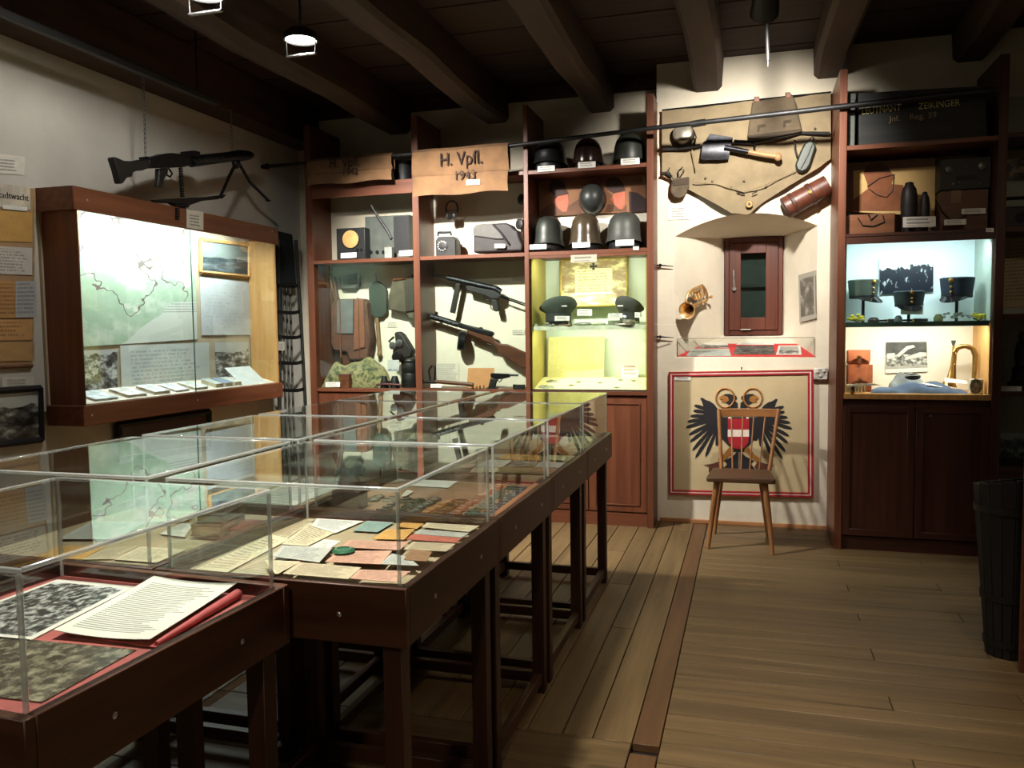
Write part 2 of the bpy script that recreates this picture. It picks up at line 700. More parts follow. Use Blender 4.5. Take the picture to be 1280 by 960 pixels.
# --- ceiling boards and beams
ceil = struct(B().box((XL, YF, ZC + 0.03), (XR, YN + 0.1, ZC + 0.12)).obj('ceiling', plain('ceiling_void', (20, 15, 11), 0.9)))
M_cb = wood('ceiling_board', (40, 26, 18), (58, 38, 26), 'x', 0.8, 12, 0.4)
y = YF
i = 0
while y < YN:
    y1 = min(y + 0.23, YN)
    B().box((XL, y + 0.003, ZC + 0.004 * (i % 2)), (XR, y1 - 0.003, ZC + 0.028)).obj('ceiling_board', M_cb, ceil, 0.002)
    y = y1
    i += 1
M_beam = wood('ceiling_beam_wood', (46, 32, 22), (78, 56, 38), 'y', 0.75, 12, 0.6)
for k, bx in enumerate((-2.90, -2.04, -1.16, -0.30, 0.53, 1.42)):
    zb = 3.19 + 0.02 * k
    ye = YN if bx < -0.6 else YB
    w2 = 0.105
    ch = 0.03
    cs = [(-w2, ZC), (-w2, zb + ch), (-w2 + ch, zb), (w2 - ch, zb), (w2, zb + ch), (w2, ZC)]
    P = []
    for j in range(15):
        yy = YF + (ye - YF) * j / 14
        wob = Vector((0.012 * math.sin(j * 1.7 + k * 2), 0, 0.008 * math.sin(j * 2.3 + k)))
        P.append([Vector((bx + cx, yy, cz)) + (wob if cz < ZC else Vector((0, 0, 0))) for cx, cz in cs])
    b = B().grid(P)
    n = len(cs)
    b.f.append(tuple(range(n)))
    b.f.append(tuple(14 * n + q for q in range(n)))
    b.uvf = {}
    b.obj('beam', M_beam, ceil)
b = B().box((XL, YF, 3.125), (XL + 0.22, YN, ZC))
b.obj('wall_plate', M_dark, ceil, 0.01)
B().box((XL + 0.22, YN - 0.02, 3.37), (-0.69, YN, ZC)).obj('wall_plate', M_dark, ceil, 0.004)

# --- walls
struct(B().box((XL - 0.12, YF, 0), (XL, YN + 0.1, ZC)).obj('wall_left', M_plaster2))
struct(B().box((XR, YF, 0), (XR + 0.12, YB + 0.6, ZC)).obj('wall_right', M_plaster2))
struct(B().box((XL, YF - 0.12, 0), (XR, YF, ZC)).obj('wall_front', M_plaster2))
# back wall with the splayed window niche
PXE = -0.685
NX0, NX1 = -0.552, 0.468
NZ0 = PY(930, 447, YB).z
NZL, NZR = PY(843, 296, YB).z, PY(1022, 282, YB).z
YW = 6.80
IX0, IX1 = PY(905, 360, YW).x, PY(979, 360, YW).x
IZ0, IZ1 = PY(940, 419, YW).z, PY(940, 297, YW).z
wb = struct(B().box((XL, YN, 0), (PXE, YN + 0.12, ZC)).obj('wall_back', M_plaster))
na = 16
arc = []
for j in range(na + 1):
    u = j / na
    arc.append(Vector((NX0 + (NX1 - NX0) * u, YB, NZL + (NZR - NZL) * u + 0.13 * (1 - (2 * u - 1) ** 2))))
b = B()
b.add([(PXE, YB, 0), (XR, YB, 0), (XR, YB, NZ0), (PXE, YB, NZ0)], [(0, 1, 2, 3)])
b.add([(PXE, YB, NZ0), (NX0, YB, NZ0), arc[0], (PXE, YB, NZL)], [(0, 1, 2, 3)])
b.add([(NX1, YB, NZ0), (XR, YB, NZ0), (XR, YB, NZR), arc[-1]], [(0, 1, 2, 3)])
b.add([(PXE, YB, NZL), arc[0], (NX0, YB, ZC), (PXE, YB, ZC)], [(0, 1, 2, 3)])
b.add([arc[-1], (XR, YB, NZR), (XR, YB, ZC), (NX1, YB, ZC)], [(0, 1, 2, 3)])
for j in range(na):
    b.add([arc[j], arc[j + 1], (arc[j + 1].x, YB, ZC), (arc[j].x, YB, ZC)], [(0, 1, 2, 3)])
b.add([(PXE, YB, 0), (PXE, YN + 0.12, 0), (PXE, YN + 0.12, ZC), (PXE, YB, ZC)], [(0, 1, 2, 3)])
# splayed reveals
inn = [Vector((IX0 + (IX1 - IX0) * j / na, YW, IZ1)) for j in range(na + 1)]
for j in range(na):
    b.add([arc[j], arc[j + 1], inn[j + 1], inn[j]], [(0, 1, 2, 3)])
b.add([(NX0, YB, NZ0), arc[0], inn[0], (IX0, YW, IZ0)], [(0, 1, 2, 3)])
b.add([(NX1, YB, NZ0), arc[-1], inn[-1], (IX1, YW, IZ0)], [(0, 1, 2, 3)])
b.add([(NX0, YB, NZ0), (NX1, YB, NZ0), (IX1, YW, IZ0), (IX0, YW, IZ0)], [(0, 1, 2, 3)])
b.add([(IX0, YW, IZ0), (IX1, YW, IZ0), (IX1, YW + 0.25, IZ0), (IX0, YW + 0.25, IZ0)], [(0, 1, 2, 3)])
struct(b.obj('wall_niche', M_plaster, angle=30, fix=False))
struct(B().box((PXE, YW + 0.3, 0), (XR, YW + 0.4, ZC)).obj('wall_outer', plain('night_outside', (40, 44, 48), 0.9)))
# skirting line at the foot of the niche wall
struct(B().box((-0.66, YB - 0.02, 0), (0.585, YB + 0.001, 0.03)).obj('baseboard_back', wood('skirting_wood', (150, 100, 62), (190, 136, 90), 'x'), None, 0.004))

# --- the little window
win = sroot('window_1', ((IX0 + IX1) / 2, YW, IZ0))
M_wf = wood('window_frame_wood', (70, 34, 24), (98, 52, 36), 'z', 0.4)
wx0, wx1, wz0, wz1 = IX0 + 0.005, IX1 - 0.005, IZ0, IZ1
yw = YW - 0.03
cas = [(wx0, wx0 + 0.035), (wx1 - 0.035, wx1)]
for a, c in cas:
    B().box((a, yw, wz0), (c, YW + 0.05, wz1)).obj('window_frame', M_wf, win, 0.004)
B().box((wx0 + 0.035, yw, wz1 - 0.045), (wx1 - 0.035, YW + 0.05, wz1)).obj('window_frame', M_wf, win, 0.004)
B().box((wx0 + 0.035, yw, wz0), (wx1 - 0.035, YW + 0.05, wz0 + 0.04)).obj('window_frame', M_wf, win, 0.004)
gx0, gx1 = PY(926, 360, YW).x, PY(957, 360, YW).x
gz0, gz1 = PY(940, 397, YW).z, PY(940, 317, YW).z
ys = yw - 0.012
for a, c, d, e in ((wx0 + 0.036, gx0, wz0 + 0.042, wz1 - 0.047), (gx1, wx1 - 0.036, wz0 + 0.042, wz1 - 0.047), (gx0, gx1, wz0 + 0.042, gz0), (gx0, gx1, gz1, wz1 - 0.047)):
    B().box((a, ys, d), (c, YW + 0.02, e)).obj('sash', M_wf, win, 0.003)
B().box((gx0, YW - 0.004, gz0), (gx1, YW + 0.002, gz1)).obj('pane', clear('window_glass', (200, 210, 205), 1.5), win)
B().box((gx0, YW + 0.004, (gz0 + gz1) / 2 - 0.012), (gx1, YW + 0.02, (gz0 + gz1) / 2 + 0.012)).obj('glazing_bar', plain('grey_bar', (88, 92, 92), 0.6), win)
B().box((gx0 - 0.03, YW + 0.05, gz0 - 0.02), (gx1 + 0.03, YW + 0.06, gz1 + 0.05)).obj('pane_backing', plain('pane_backing_grey', (112, 114, 114), 0.6), win)  # grey sheet added behind the pane, standing in for its grey reflection
h = B()
hp, hq = PY(917, 338, ys), PY(918, 361, ys)
h.tube([hp - Vector((0, 0.03, 0)), hq - Vector((0, 0.03, 0))], 0.008, 8)
h.cyl(hq - Vector((0, 0.03, 0)), hq + Vector((0, 0.004, 0)), 0.014)
h.obj('handle', M_screw, win)
hb = PY(927, 412, ys)
B().tube([hb + Vector((-0.01, -0.012, 0)), hb + Vector((0.07, -0.012, 0.002))], 0.004, 6).obj('drip_rail', M_screw, win)

# --- ceiling downlights between the beams (the lamps in view)
M_lampw = emit('lamp_glass', (255, 252, 240), 22)


def downlight(px, py, z, label, power, r=0.09, aim=None, spot=174, blend=0.3):
    c = PZ(px, py, z)
    t = thing('ceiling_lamp', c, label, 'lamp')
    b = B().lathe([(0.02, 0.06), (r * 0.8, 0.055), (r * 1.1, 0.03), (r * 1.1, -0.004), (r * 1.0, -0.004), (r * 1.0, 0.01)], c, n=28, close=False)
    b.obj('housing', M_black, t)
    B().cyl(c + Vector((0, 0, 0.055)), Vector((c.x, c.y, ZC + 0.004)), 0.008, n=10).obj('stem', M_black, t)
    B().lathe([(0.0, 0.004), (r * 0.98, 0.006), (r * 0.98, 0.016), (0.0, 0.018)], c, n=28).obj('lens', M_lampw, t)
    d = Vector((c.x, c.y, c.z - 0.085))
    bb = B()
    bb.box(d + Vector((-r * 1.05, -0.012, -0.004)), d + Vector((r * 1.05, 0.012, 0.004)))
    bb.obj('glare_bar', plain('bare_aluminium', (225, 228, 232), 0.25, 0.9, 0.03), t)
    for sx in (-1, 1):
        B().cyl(d + Vector((sx * r * 1.02, 0, 0)), d + Vector((sx * r * 1.06, 0, 0.08)), 0.003, n=6).obj('bracket', M_black, t)
    lamp('lamp_light', 'SPOT', c + Vector((0, 0, -0.006)), power, (1.0, 0.96, 0.89), aim or c - Vector((0, 0, 1)), t, r * 0.8, spot=spot, blend=blend)
    return t


downlight(376, 50, 3.2, 'round bright downlight hanging whole between two dark ceiling beams', POWER['ceiling_far'], aim=(-2.0, 6.3, 0.95), spot=92, blend=0.75)
downlight(256, -6, 3.2, 'glaring round downlight above the left wall case', POWER['ceiling_near'])
# dark spotlight over the niche, with its hanging rod
t = thing('spot_lamp', (0.07, 4.55, 3.06), 'dark spotlight housing with a hanging rod on the ceiling before the niche', 'lamp')
c = Vector((0.07, 4.55, 3.2))
dirv = (Vector((-0.05, 6.35, 2.3)) - c).normalized()
B().lathe([(0.03, -0.16), (0.055, -0.14), (0.075, 0.1), (0.068, 0.1), (0.05, 0.0)], c, dirv, 20, close=False).obj('housing', M_black, t)
B().lathe([(0, 0.03), (0.058, 0.03), (0.058, 0.036), (0, 0.036)], c, dirv, 20).obj('lens', emit('spot_glass', (255, 240, 210), 30), t)
B().cyl(c + Vector((0, 0, 0.02)), (c.x, c.y, ZC + 0.004), 0.016, n=10).obj('stem', M_black, t)
r0 = PY(957, 30, 5.2)
r1 = PY(960, 76, 5.2)
lamp('spot_light', 'SPOT', c + dirv * 0.11, POWER['niche_spot'], (1.0, 0.94, 0.86), c + dirv, t, 0.05, spot=82, blend=0.9)
t = thing('hanging_rod', r1, 'thin dark rod hanging straight down from the ceiling before the niche', 'rod')
B().cyl(r1, (r0.x, r0.y, ZC + 0.004), 0.012, n=10).obj('rod', M_black, t)
B().cyl(r1 - Vector((0, 0, 0.035)), r1, 0.004, 0.006, n=8).obj('tip', M_steel, t)
# unseen lamps, added to light the tables, the open floor and the aprons
for k, (p, e, col) in enumerate((((-1.25, 1.9, 3.15), POWER['table_fill'], (1.0, 0.94, 0.84)), ((1.0, 2.6, 3.15), POWER['side'], (1.0, 0.80, 0.58)), ((-0.4, -0.9, 2.9), POWER['apron_fill'], (1.0, 0.86, 0.68)))):
    t = thing('ceiling_lamp', p, ('added unseen downlight on the ceiling over the nearest table', 'added unseen downlight on the ceiling over the open floor', 'added unseen downlight behind the camera for the table aprons')[k], 'lamp')
    B().lathe([(0.05, 0.24), (0.08, 0.2), (0.1, 0.02), (0.1, -0.004), (0.09, 0.0)], p, n=24, close=False).obj('housing', M_black, t)
    B().lathe([(0, 0.004), (0.088, 0.006), (0.088, 0.014), (0, 0.016)], p, n=24).obj('lens', M_lampw, t)
    B().cyl(Vector(p) + Vector((0, 0, 0.2)), (p[0], p[1], ZC + 0.004), 0.02, n=10).obj('stem', M_black, t)
    lamp('lamp_light', 'SPOT', Vector(p) - Vector((0, 0, 0.006)), e, col, ((-1.25, 2.3, 0.9), (1.0, 4.4, 0), (-0.9, 1.75, 0.6))[k], t, 0.07, spot=(98, 130, 60)[k], blend=0.7)
# lighting rail along the left wall (its shadow runs across the plaster)
t = thing('lighting_rail', (-3.5, 3.4, 3.05), 'dark lighting rail running under the ceiling along the left wall', 'rail')
B().box((-3.52, 1.4, 3.05), (-3.48, 4.9, 3.09)).obj('track', M_black, t, 0.004)
for yy in (1.8, 3.3, 4.7):
    B().cyl((-3.5, yy, 3.088), (-3.5, yy, ZC + 0.004), 0.006, n=8).obj('hanger', M_black, t)
# ================================================================ shelving on the back wall
YS = 6.09            # front edge of the shelving left of the niche
YBK = 6.41           # backboard of the open bays
YLB = 6.59           # back of the lit badge case
ZS1 = PY(590, 318, YS).z      # middle shelf
ZS2 = PY(735, 208, YS).z      # upper shelf
ZS0 = PY(396, 485, YS).z      # bottom shelf
pxl = [(383.5, 391.5), (516.5, 524.5), (655.5, 661), (808.5, 817)]
PST = [(PY(a, 318, YS).x, PY(c, 318, YS).x) for a, c in pxl]
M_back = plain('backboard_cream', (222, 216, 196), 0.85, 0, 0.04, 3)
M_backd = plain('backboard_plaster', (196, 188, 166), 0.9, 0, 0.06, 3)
sh = thing('shelving', ((PST[0][0] + PST[3][1]) / 2, 6.3, 0), 'tall red-brown wooden shelving wall with open bays left of the niche', 'shelving')
for k, (a, c) in enumerate(PST):
    B().box((a, YS, 0), (c, YLB + 0.01, 3.2)).obj('upright', M_cab, sh, 0.002)
for k in range(3):
    a, c = PST[k][1], PST[k + 1][0]
    B().box((a, YS + 0.004, ZS1 - 0.03), (c, YLB if k == 2 else YBK, ZS1)).obj('shelf', M_cabx, sh, 0.002)
    B().box((a, YS + 0.004, ZS2 - 0.03), (c, YBK, ZS2)).obj('shelf', M_cabx, sh, 0.002)
    if k < 2:
        B().box((a, YS + 0.004, ZS0 - 0.03), (c, YBK, ZS0)).obj('shelf', M_cabx, sh, 0.002)
        B().box((a, YBK, ZS0), (c, YBK + 0.01, ZS1 - 0.03)).obj('backboard', M_back, sh)
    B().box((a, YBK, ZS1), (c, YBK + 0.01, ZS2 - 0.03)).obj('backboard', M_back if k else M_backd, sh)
# low cupboards under the open bays
for k in range(2):
    a, c = PST[k][1], PST[k + 1][0]
    d = B().box((a + 0.004, YS + 0.02, 0.08), (c - 0.004, YS + 0.04, ZS0 - 0.035)).obj('door', M_cab, sh, 0.003)
    B().ell((c - 0.05, YS + 0.012, 0.8), 0.012, 0.012, 0.012, 10, 6).obj('knob', M_brass, d)
for k in range(2):
    a, c = PST[k][1], PST[k + 1][0]
    B().box((a + 0.001, YS + 0.006, ZS0 + 0.001), (c - 0.001, YS + 0.010, ZS1 - 0.031)).obj('glass_pane', M_glass, sh)
# fascia board above the open bays
a, c = PST[0][1], PST[1][0]
B().box((a, YS + 0.002, ZS2 - 0.11), (c, YS + 0.02, ZS2 - 0.03)).obj('fascia', M_cabx, sh)

# --- lit badge case in the third bay
a, c = PST[2][1], PST[3][0]
zt = PY(730, 321, YS).z
zg = PY(730, 406.5, YS).z
zb = PY(730, 489, YS).z
cs = thing('lit_badge_case', ((a + c) / 2, YS, zb - 0.1), 'lit glass-fronted case with caps and badges below the steel helmets', 'display case')
M_yel = plain('yellowed_lining', (176, 160, 84), 0.6, 0, 0.06, 4)
M_pale = plain('pale_green_lining', (224, 232, 214), 0.7, 0, 0.03, 3)
B().box((a, YLB - 0.012, zb), (c, YLB, ZS1 - 0.031)).obj('back_panel', M_pale, cs)
B().box((a, YS + 0.03, zb), (a + 0.012, YLB - 0.012, ZS1 - 0.031)).obj('side_panel', M_yel, cs)
B().box((c - 0.012, YS + 0.03, zb), (c, YLB - 0.012, ZS1 - 0.031)).obj('side_panel', M_yel, cs)
B().box((a, YS + 0.002, zt), (c, YS + 0.02, ZS1 - 0.031)).obj('fascia', M_cabx, cs, 0.002)
B().box((a + 0.012, YS + 0.05, zg - 0.016), (c - 0.012, YLB - 0.02, zg - 0.004)).obj('glass_shelf', clear('shelf_glass', (214, 228, 206), 1.5, 0.0, 0.25, (214, 222, 190)), cs)
B().box((a + 0.012, YS + 0.042, zg - 0.036), (c - 0.012, YS + 0.05, zg - 0.002)).obj('shelf_edge', plain('glass_edge', (196, 200, 176), 0.3), cs)
B().box((a, YS + 0.004, zb - 0.03), (c, YLB, zb)).obj('base', M_cabx, cs, 0.002)
zbk = PY(721, 472, 6.45).z
B().prism([(a + 0.012, YS + 0.034, zb), (a + 0.012, YS + 0.034, zb + 0.004), (a + 0.012, 6.45, zbk), (a + 0.012, YLB - 0.012, zbk), (a + 0.012, YLB - 0.012, zb)], (c - a - 0.024, 0, 0)).obj('lining', plain('cream_lining', (232, 222, 160), 0.8, 0, 0.03), cs)
B().box((a + 0.004, YS + 0.028, zb), (c - 0.004, YS + 0.032, zt)).obj('glass_pane', M_glass, cs)
for d_ in (zt - 0.02,):
    B().box((a, YS + 0.022, zb - 0.005), (c, YS + 0.027, zb + 0.012)).obj('glass_track', M_black, cs)
for nm, z_, pw in (('badge_case', zt + 0.014, POWER['badge_case']), ('badge_low', zg - 0.026, POWER['badge_low'])):
    B().cyl((a + 0.06, YS + 0.062, z_), (c - 0.06, YS + 0.062, z_), 0.007, n=10).obj('tube_lamp', emit('tube_greenish', (236, 255, 214), 6), cs)
    lamp('tube_light', 'AREA', ((a + c) / 2, YS + 0.075, z_ - 0.008), pw, (0.97, 1.0, 0.84), ((a + c) / 2, YS + 0.36, z_ - 0.45), cs, c - a - 0.14, 0.03)
# cupboard doors below it
cp = thing('cupboard', ((a + c) / 2, YS, 0), 'red-brown cupboard with two doors under the lit badge case', 'cupboard')
B().box((a, YS + 0.03, 0.0), (c, YLB, 0.1)).obj('plinth', M_cabx, cp)
B().box((a, YS + 0.05, 0.1), (c, YLB, zb - 0.031)).obj('body', M_cab, cp)
for q in range(2):
    x0 = a + (c - a) * q / 2 + 0.003
    x1 = a + (c - a) * (q + 1) / 2 - 0.003
    d = B().box((x0, YS + 0.024, 0.11), (x1, YS + 0.05, zb - 0.04)).obj('door', M_cab, cp, 0.003)
    for q0 in ((x0 + 0.05, x0 + 0.06), (x1 - 0.06, x1 - 0.05)):
        B().box((q0[0], YS + 0.016, 0.16), (q0[1], YS + 0.024, zb - 0.09)).obj('moulding', M_cab, d, 0.002)
    for q0 in ((0.16, 0.17), (zb - 0.10, zb - 0.09)):
        B().box((x0 + 0.06, YS + 0.016, q0[0]), (x1 - 0.06, YS + 0.024, q0[1])).obj('moulding', M_cabx, d, 0.002)

# ================================================================ cabinet right of the niche
YR = 5.80
YRB = 6.24
RX0, RX1 = PY(1046, 400, YR).x, PY(1254, 400, YR).x
RI0, RI1 = PY(1055.5, 400, YR).x, PY(1242, 400, YR).x
RZ3 = PY(1145, 176, YR).z
RZt = PY(1145, 302, YR).z
RZ2 = PY(1145, 289, YR).z
RZg = PY(1145, 401.5, YR).z
RZb = PY(1145, 493, YR).z
M_cabd = wood('cabinet_wood_deep', (52, 27, 20), (78, 42, 30), 'z', 0.42)
M_cabdx = wood('cabinet_wood_deep_x', (52, 27, 20), (78, 42, 30), 'x', 0.42)
rc = thing('cap_cabinet', ((RX0 + RX1) / 2, YR, 0), 'dark wooden cabinet with two lit compartments of caps and a bugle, right of the niche', 'cabinet')
B().box((RX0, YR, 0), (RI0, YB - 0.002, 3.16)).obj('upright', M_cab, rc, 0.003)
B().box((RI1, YR, 0), (RX1, YB - 0.002, 3.16)).obj('upright', M_cabd, rc, 0.003)
B().box((RI0, YR + 0.004, RZ3 - 0.03), (RI1, YRB, RZ3)).obj('shelf', M_cabx, rc, 0.002)
B().box((RI0, YR + 0.004, RZ2 - 0.02), (RI1, YRB, RZ2)).obj('shelf', M_cabdx, rc, 0.002)
B().box((RI0, YR + 0.01, RZt), (RI1, YR + 0.03, RZ2 - 0.021)).obj('fascia', M_cabdx, rc)
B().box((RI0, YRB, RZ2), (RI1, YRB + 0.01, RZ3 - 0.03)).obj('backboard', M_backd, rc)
M_cool = plain('cool_white_lining', (222, 234, 236), 0.7, 0, 0.02, 3)
M_warm = plain('warm_white_lining', (236, 230, 214), 0.7, 0, 0.02, 3)
B().box((RI0, YRB, RZg - 0.01), (RI1, YRB + 0.01, RZ2 - 0.021)).obj('back_panel', M_cool, rc)
B().box((RI0, YRB, RZb), (RI1, YRB + 0.01, RZg - 0.011)).obj('back_panel', M_warm, rc)
for x0, x1 in ((RI0, RI0 + 0.012), (RI1 - 0.012, RI1)):
    B().box((x0, YR + 0.03, RZg), (x1, YRB, RZ2 - 0.021)).obj('side_panel', plain('grey_green_lining', (176, 190, 178), 0.6, 0, 0.04), rc)
    B().box((x0, YR + 0.03, RZb), (x1, YRB, RZg - 0.017)).obj('side_panel', M_pine, rc)
B().box((RI0 + 0.012, YR + 0.05, RZg - 0.016), (RI1 - 0.012, YRB, RZg - 0.004)).obj('glass_shelf', clear('shelf_glass_cool', (205, 224, 224), 1.5, 0.0, 0.3, (190, 205, 200)), rc)
B().box((RI0 + 0.012, YR + 0.042, RZg - 0.034), (RI1 - 0.012, YR + 0.05, RZg - 0.002)).obj('shelf_edge', plain('glass_edge_green', (70, 96, 88), 0.3), rc)
B().box((RI0, YR + 0.004, RZb - 0.035), (RI1, YRB, RZb)).obj('base', M_pine, rc, 0.002)
B().box((RI0 + 0.004, YR + 0.032, RZb + 0.001), (RI1 - 0.004, YR + 0.036, RZt - 0.001)).obj('glass_pane', M_glass, rc)
lk = PY(1065.5, 491, YR)
B().cyl(lk, lk + Vector((0, 0.034, 0)), 0.01, n=12).obj('lock', M_brass, rc)
for z_, pw, col, en in ((RZt + 0.014, POWER['cap_case'], (0.80, 0.95, 1.0), 'tube_cool'), (RZg - 0.025, POWER['bugle_case'], (1.0, 0.94, 0.82), 'tube_warm')):
    B().cyl((RI0 + 0.05, YR + 0.062, z_), (RI1 - 0.05, YR + 0.062, z_), 0.007, n=10).obj('tube_lamp', emit(en, tuple(int(255 * v) for v in col), 6), rc)
    lamp('tube_light', 'AREA', ((RI0 + RI1) / 2, YR + 0.075, z_ - 0.008), pw, col, ((RI0 + RI1) / 2, YR + 0.33, z_ - 0.42), rc, RI1 - RI0 - 0.12, 0.03)
B().box((RI0, YR + 0.02, 0), (RI1, YRB, 0.09)).obj('plinth', M_cabdx, rc)
B().box((RI0, YR + 0.04, 0.09), (RI1, YRB, RZb - 0.036)).obj('body', M_cabd, rc)
xm = PY(1144, 560, YR).x
for x0, x1 in ((RI0 + 0.003, xm - 0.003), (xm + 0.003, RI1 - 0.003)):
    z1 = PY(1145, 508, YR).z
    d = B().box((x0, YR + 0.012, 0.1), (x1, YR + 0.04, z1)).obj('door', M_cabd, rc, 0.003)
    fw = 0.045
    for q0, q1, z0_, z1_ in ((x0, x0 + fw, 0.1, z1), (x1 - fw, x1, 0.1, z1)):
        B().box((q0, YR + 0.002, z0_), (q1, YR + 0.012, z1_)).obj('door_stile', M_cabd, d, 0.002)
    for z0_, z1_ in ((0.1, 0.1 + fw), (z1 - fw, z1)):
        B().box((x0 + fw, YR + 0.002, z0_), (x1 - fw, YR + 0.012, z1_)).obj('door_rail', M_cabdx, d, 0.002)
kp = PY(1163, 520, YR)
B().ell((kp.x, YR - 0.004, kp.z), 0.008, 0.008, 0.008, 10, 6).obj('knob', M_steel, rc)

# --- next bay to the right, seen as a strip
nb = thing('corner_shelving', ((RX1 + XR) / 2, YR, 0), 'dark shelving bay with posters in the corner beyond the cap cabinet', 'shelving')
zz = [PY(1268, q, YR).z for q in (585, 490, 392, 283, 165)]
for z_ in zz:
    B().box((RX1, YR + 0.004, z_ - 0.03), (XR - 0.002, YRB, z_)).obj('shelf', M_cabdx, nb, 0.002)
B().box((RX1, YRB, 0), (XR - 0.002, YRB + 0.01, 3.0)).obj('backboard', plain('backboard_grey_green', (150, 152, 138), 0.85, 0, 0.05, 3), nb)
B().box((RX1, YR + 0.03, 0), (XR - 0.002, YR + 0.05, zz[0] - 0.031)).obj('door', M_cabd, nb, 0.002)
NBX, NBZ = (RX1, XR), zz

# --- shelving end standing nearer on the right
ex = PZ(1272, 838, 0)
es = thing('shelf_end', (ex.x + 0.2, ex.y - 0.2, 0), 'dark red-brown shelving end standing on the floor in front of the wooden tub', 'shelving')
B().box((ex.x, ex.y - 0.03, 0), (ex.x + 0.05, ex.y, 2.5)).obj('post', M_cab, es, 0.003)
B().box((ex.x + 0.05, ex.y - 0.03, 0), (XR - 0.01, ex.y, 2.5)).obj('end_panel', M_cab, es, 0.003)
for z_ in (0.1, 0.7, 1.3, 1.9, 2.45):
    B().box((ex.x + 0.01, ex.y - 0.9, z_), (XR - 0.01, ex.y - 0.03, z_ + 0.03)).obj('shelf', M_caby, es, 0.002)
B().box((ex.x, ex.y - 0.95, 0), (XR - 0.01, ex.y - 0.9, 2.5)).obj('end_panel', M_cab, es, 0.003)

# ================================================================ lit wall case on the left wall
XC = -3.63
CY0 = PX(97, 264, XC).y
CY1 = PX(343, 300, XC).y
CO0 = 3.74
CO1 = PX(352, 480, XC).y
CZt = PX(220, 284, XC).z
CZb = PX(225, 493, XC).z
CZ1 = PX(95, 233, XC).z
CZ0 = PX(105, 533, XC).z
wc = thing('lit_wall_case', ((XL + XC) / 2, (CO0 + CO1) / 2, CZ0), 'long lit wooden case with a green map hung on the left wall', 'display case')
XI = XL + 0.02
B().box((XL, CY0 - 0.02, CZ0 + 0.05), (XI, CO1 - 0.05, CZ1 - 0.03)).obj('back_panel', plain('case_backing', (188, 172, 144), 0.85, 0, 0.05, 4), wc)
B().box((XI, CO0 + 0.03, CZb - 0.01), (XC + 0.0, CY0, CZt + 0.03)).obj('side_panel', wood('case_side_wood', (104, 60, 38), (140, 84, 54), 'z'), wc, 0.003)
B().box((XI, CY1, CZb - 0.01), (XC, CO1 - 0.03, CZt + 0.03)).obj('side_panel', M_pine, wc, 0.003)
B().box((XC - 0.008, CO0, CZt), (XC + 0.012, CO1, CZ1)).obj('fascia', M_caby, wc, 0.004)
B().box((XI, CO0, CZ1 - 0.02), (XC - 0.008, CO1, CZ1)).obj('top_board', M_caby, wc)
B().box((XI, CO0, CZt), (XC - 0.008, CO0 + 0.02, CZ1 - 0.02)).obj('top_end', M_caby, wc)
B().box((XI, CO1 - 0.02, CZt), (XC - 0.008, CO1, CZ1 - 0.02)).obj('top_end', M_caby, wc)
B().box((XI, CO0, CZ0), (XC + 0.012, CO1, CZb)).obj('bottom_ledge', M_caby, wc, 0.004)
B().prism([(XI, CY0, CZb), (XC - 0.03, CY0, CZb), (XC - 0.03, CY0, CZb + 0.004), (XI, CY0, CZb + 0.064)], (0, CY1 - CY0, 0)).obj('ledge_lining', plain('ledge_lining', (214, 206, 190), 0.8), wc)
ym = PX(243, 380, XC).y
B().box((XC - 0.026, CY0, CZb), (XC - 0.022, ym + 0.02, CZt)).obj('glass_pane', M_glass, wc)
B().box((XC - 0.016, ym, CZb), (XC - 0.012, CY1, CZt)).obj('glass_pane', M_glass, wc)
B().box((XC - 0.017, ym - 0.0035, CZb), (XC - 0.010, ym, CZt)).obj('glass_edge', plain('green_glass_edge', (90, 110, 100), 0.2), wc)
B().box((XI, CO0 + 0.002, CZb - 0.012), (XC + 0.016, CO0 + 0.032, CZb - 0.004)).obj('moulding', M_caby, wc)
B().cyl((XC - 0.06, CY0 + 0.05, CZt + 0.05), (XC - 0.06, CY1 - 0.25, CZt + 0.05), 0.012, n=10).obj('tube_lamp', emit('tube_white', (236, 250, 255), 9), wc)
lamp('tube_light', 'AREA', (XC - 0.06, (CY0 + CY1) / 2 - 0.1, CZt + 0.03), POWER['wall_case'], (0.90, 0.98, 1.0), (XI + 0.02, (CY0 + CY1) / 2 - 0.1, CZt - 0.55), wc, CY1 - CY0 - 0.4, 0.03)
for px, py in ((109, 250), (340, 289), (115, 519), (247, 500), (344, 487)):
    p = PX(px, py, XC + 0.012)
    B().ell((XC + 0.013, p.y, p.z), 0.003, 0.007, 0.007, 8, 4).obj('screw', M_screw, wc)

# ================================================================ the glass-topped tables
TZ = 0.89
TW, TD = 0.715, 0.755
AH = 0.237
TX = {'R': -0.775 - TW, 'L': -0.775 - 2 * TW - 0.004}
ty0 = 1.745


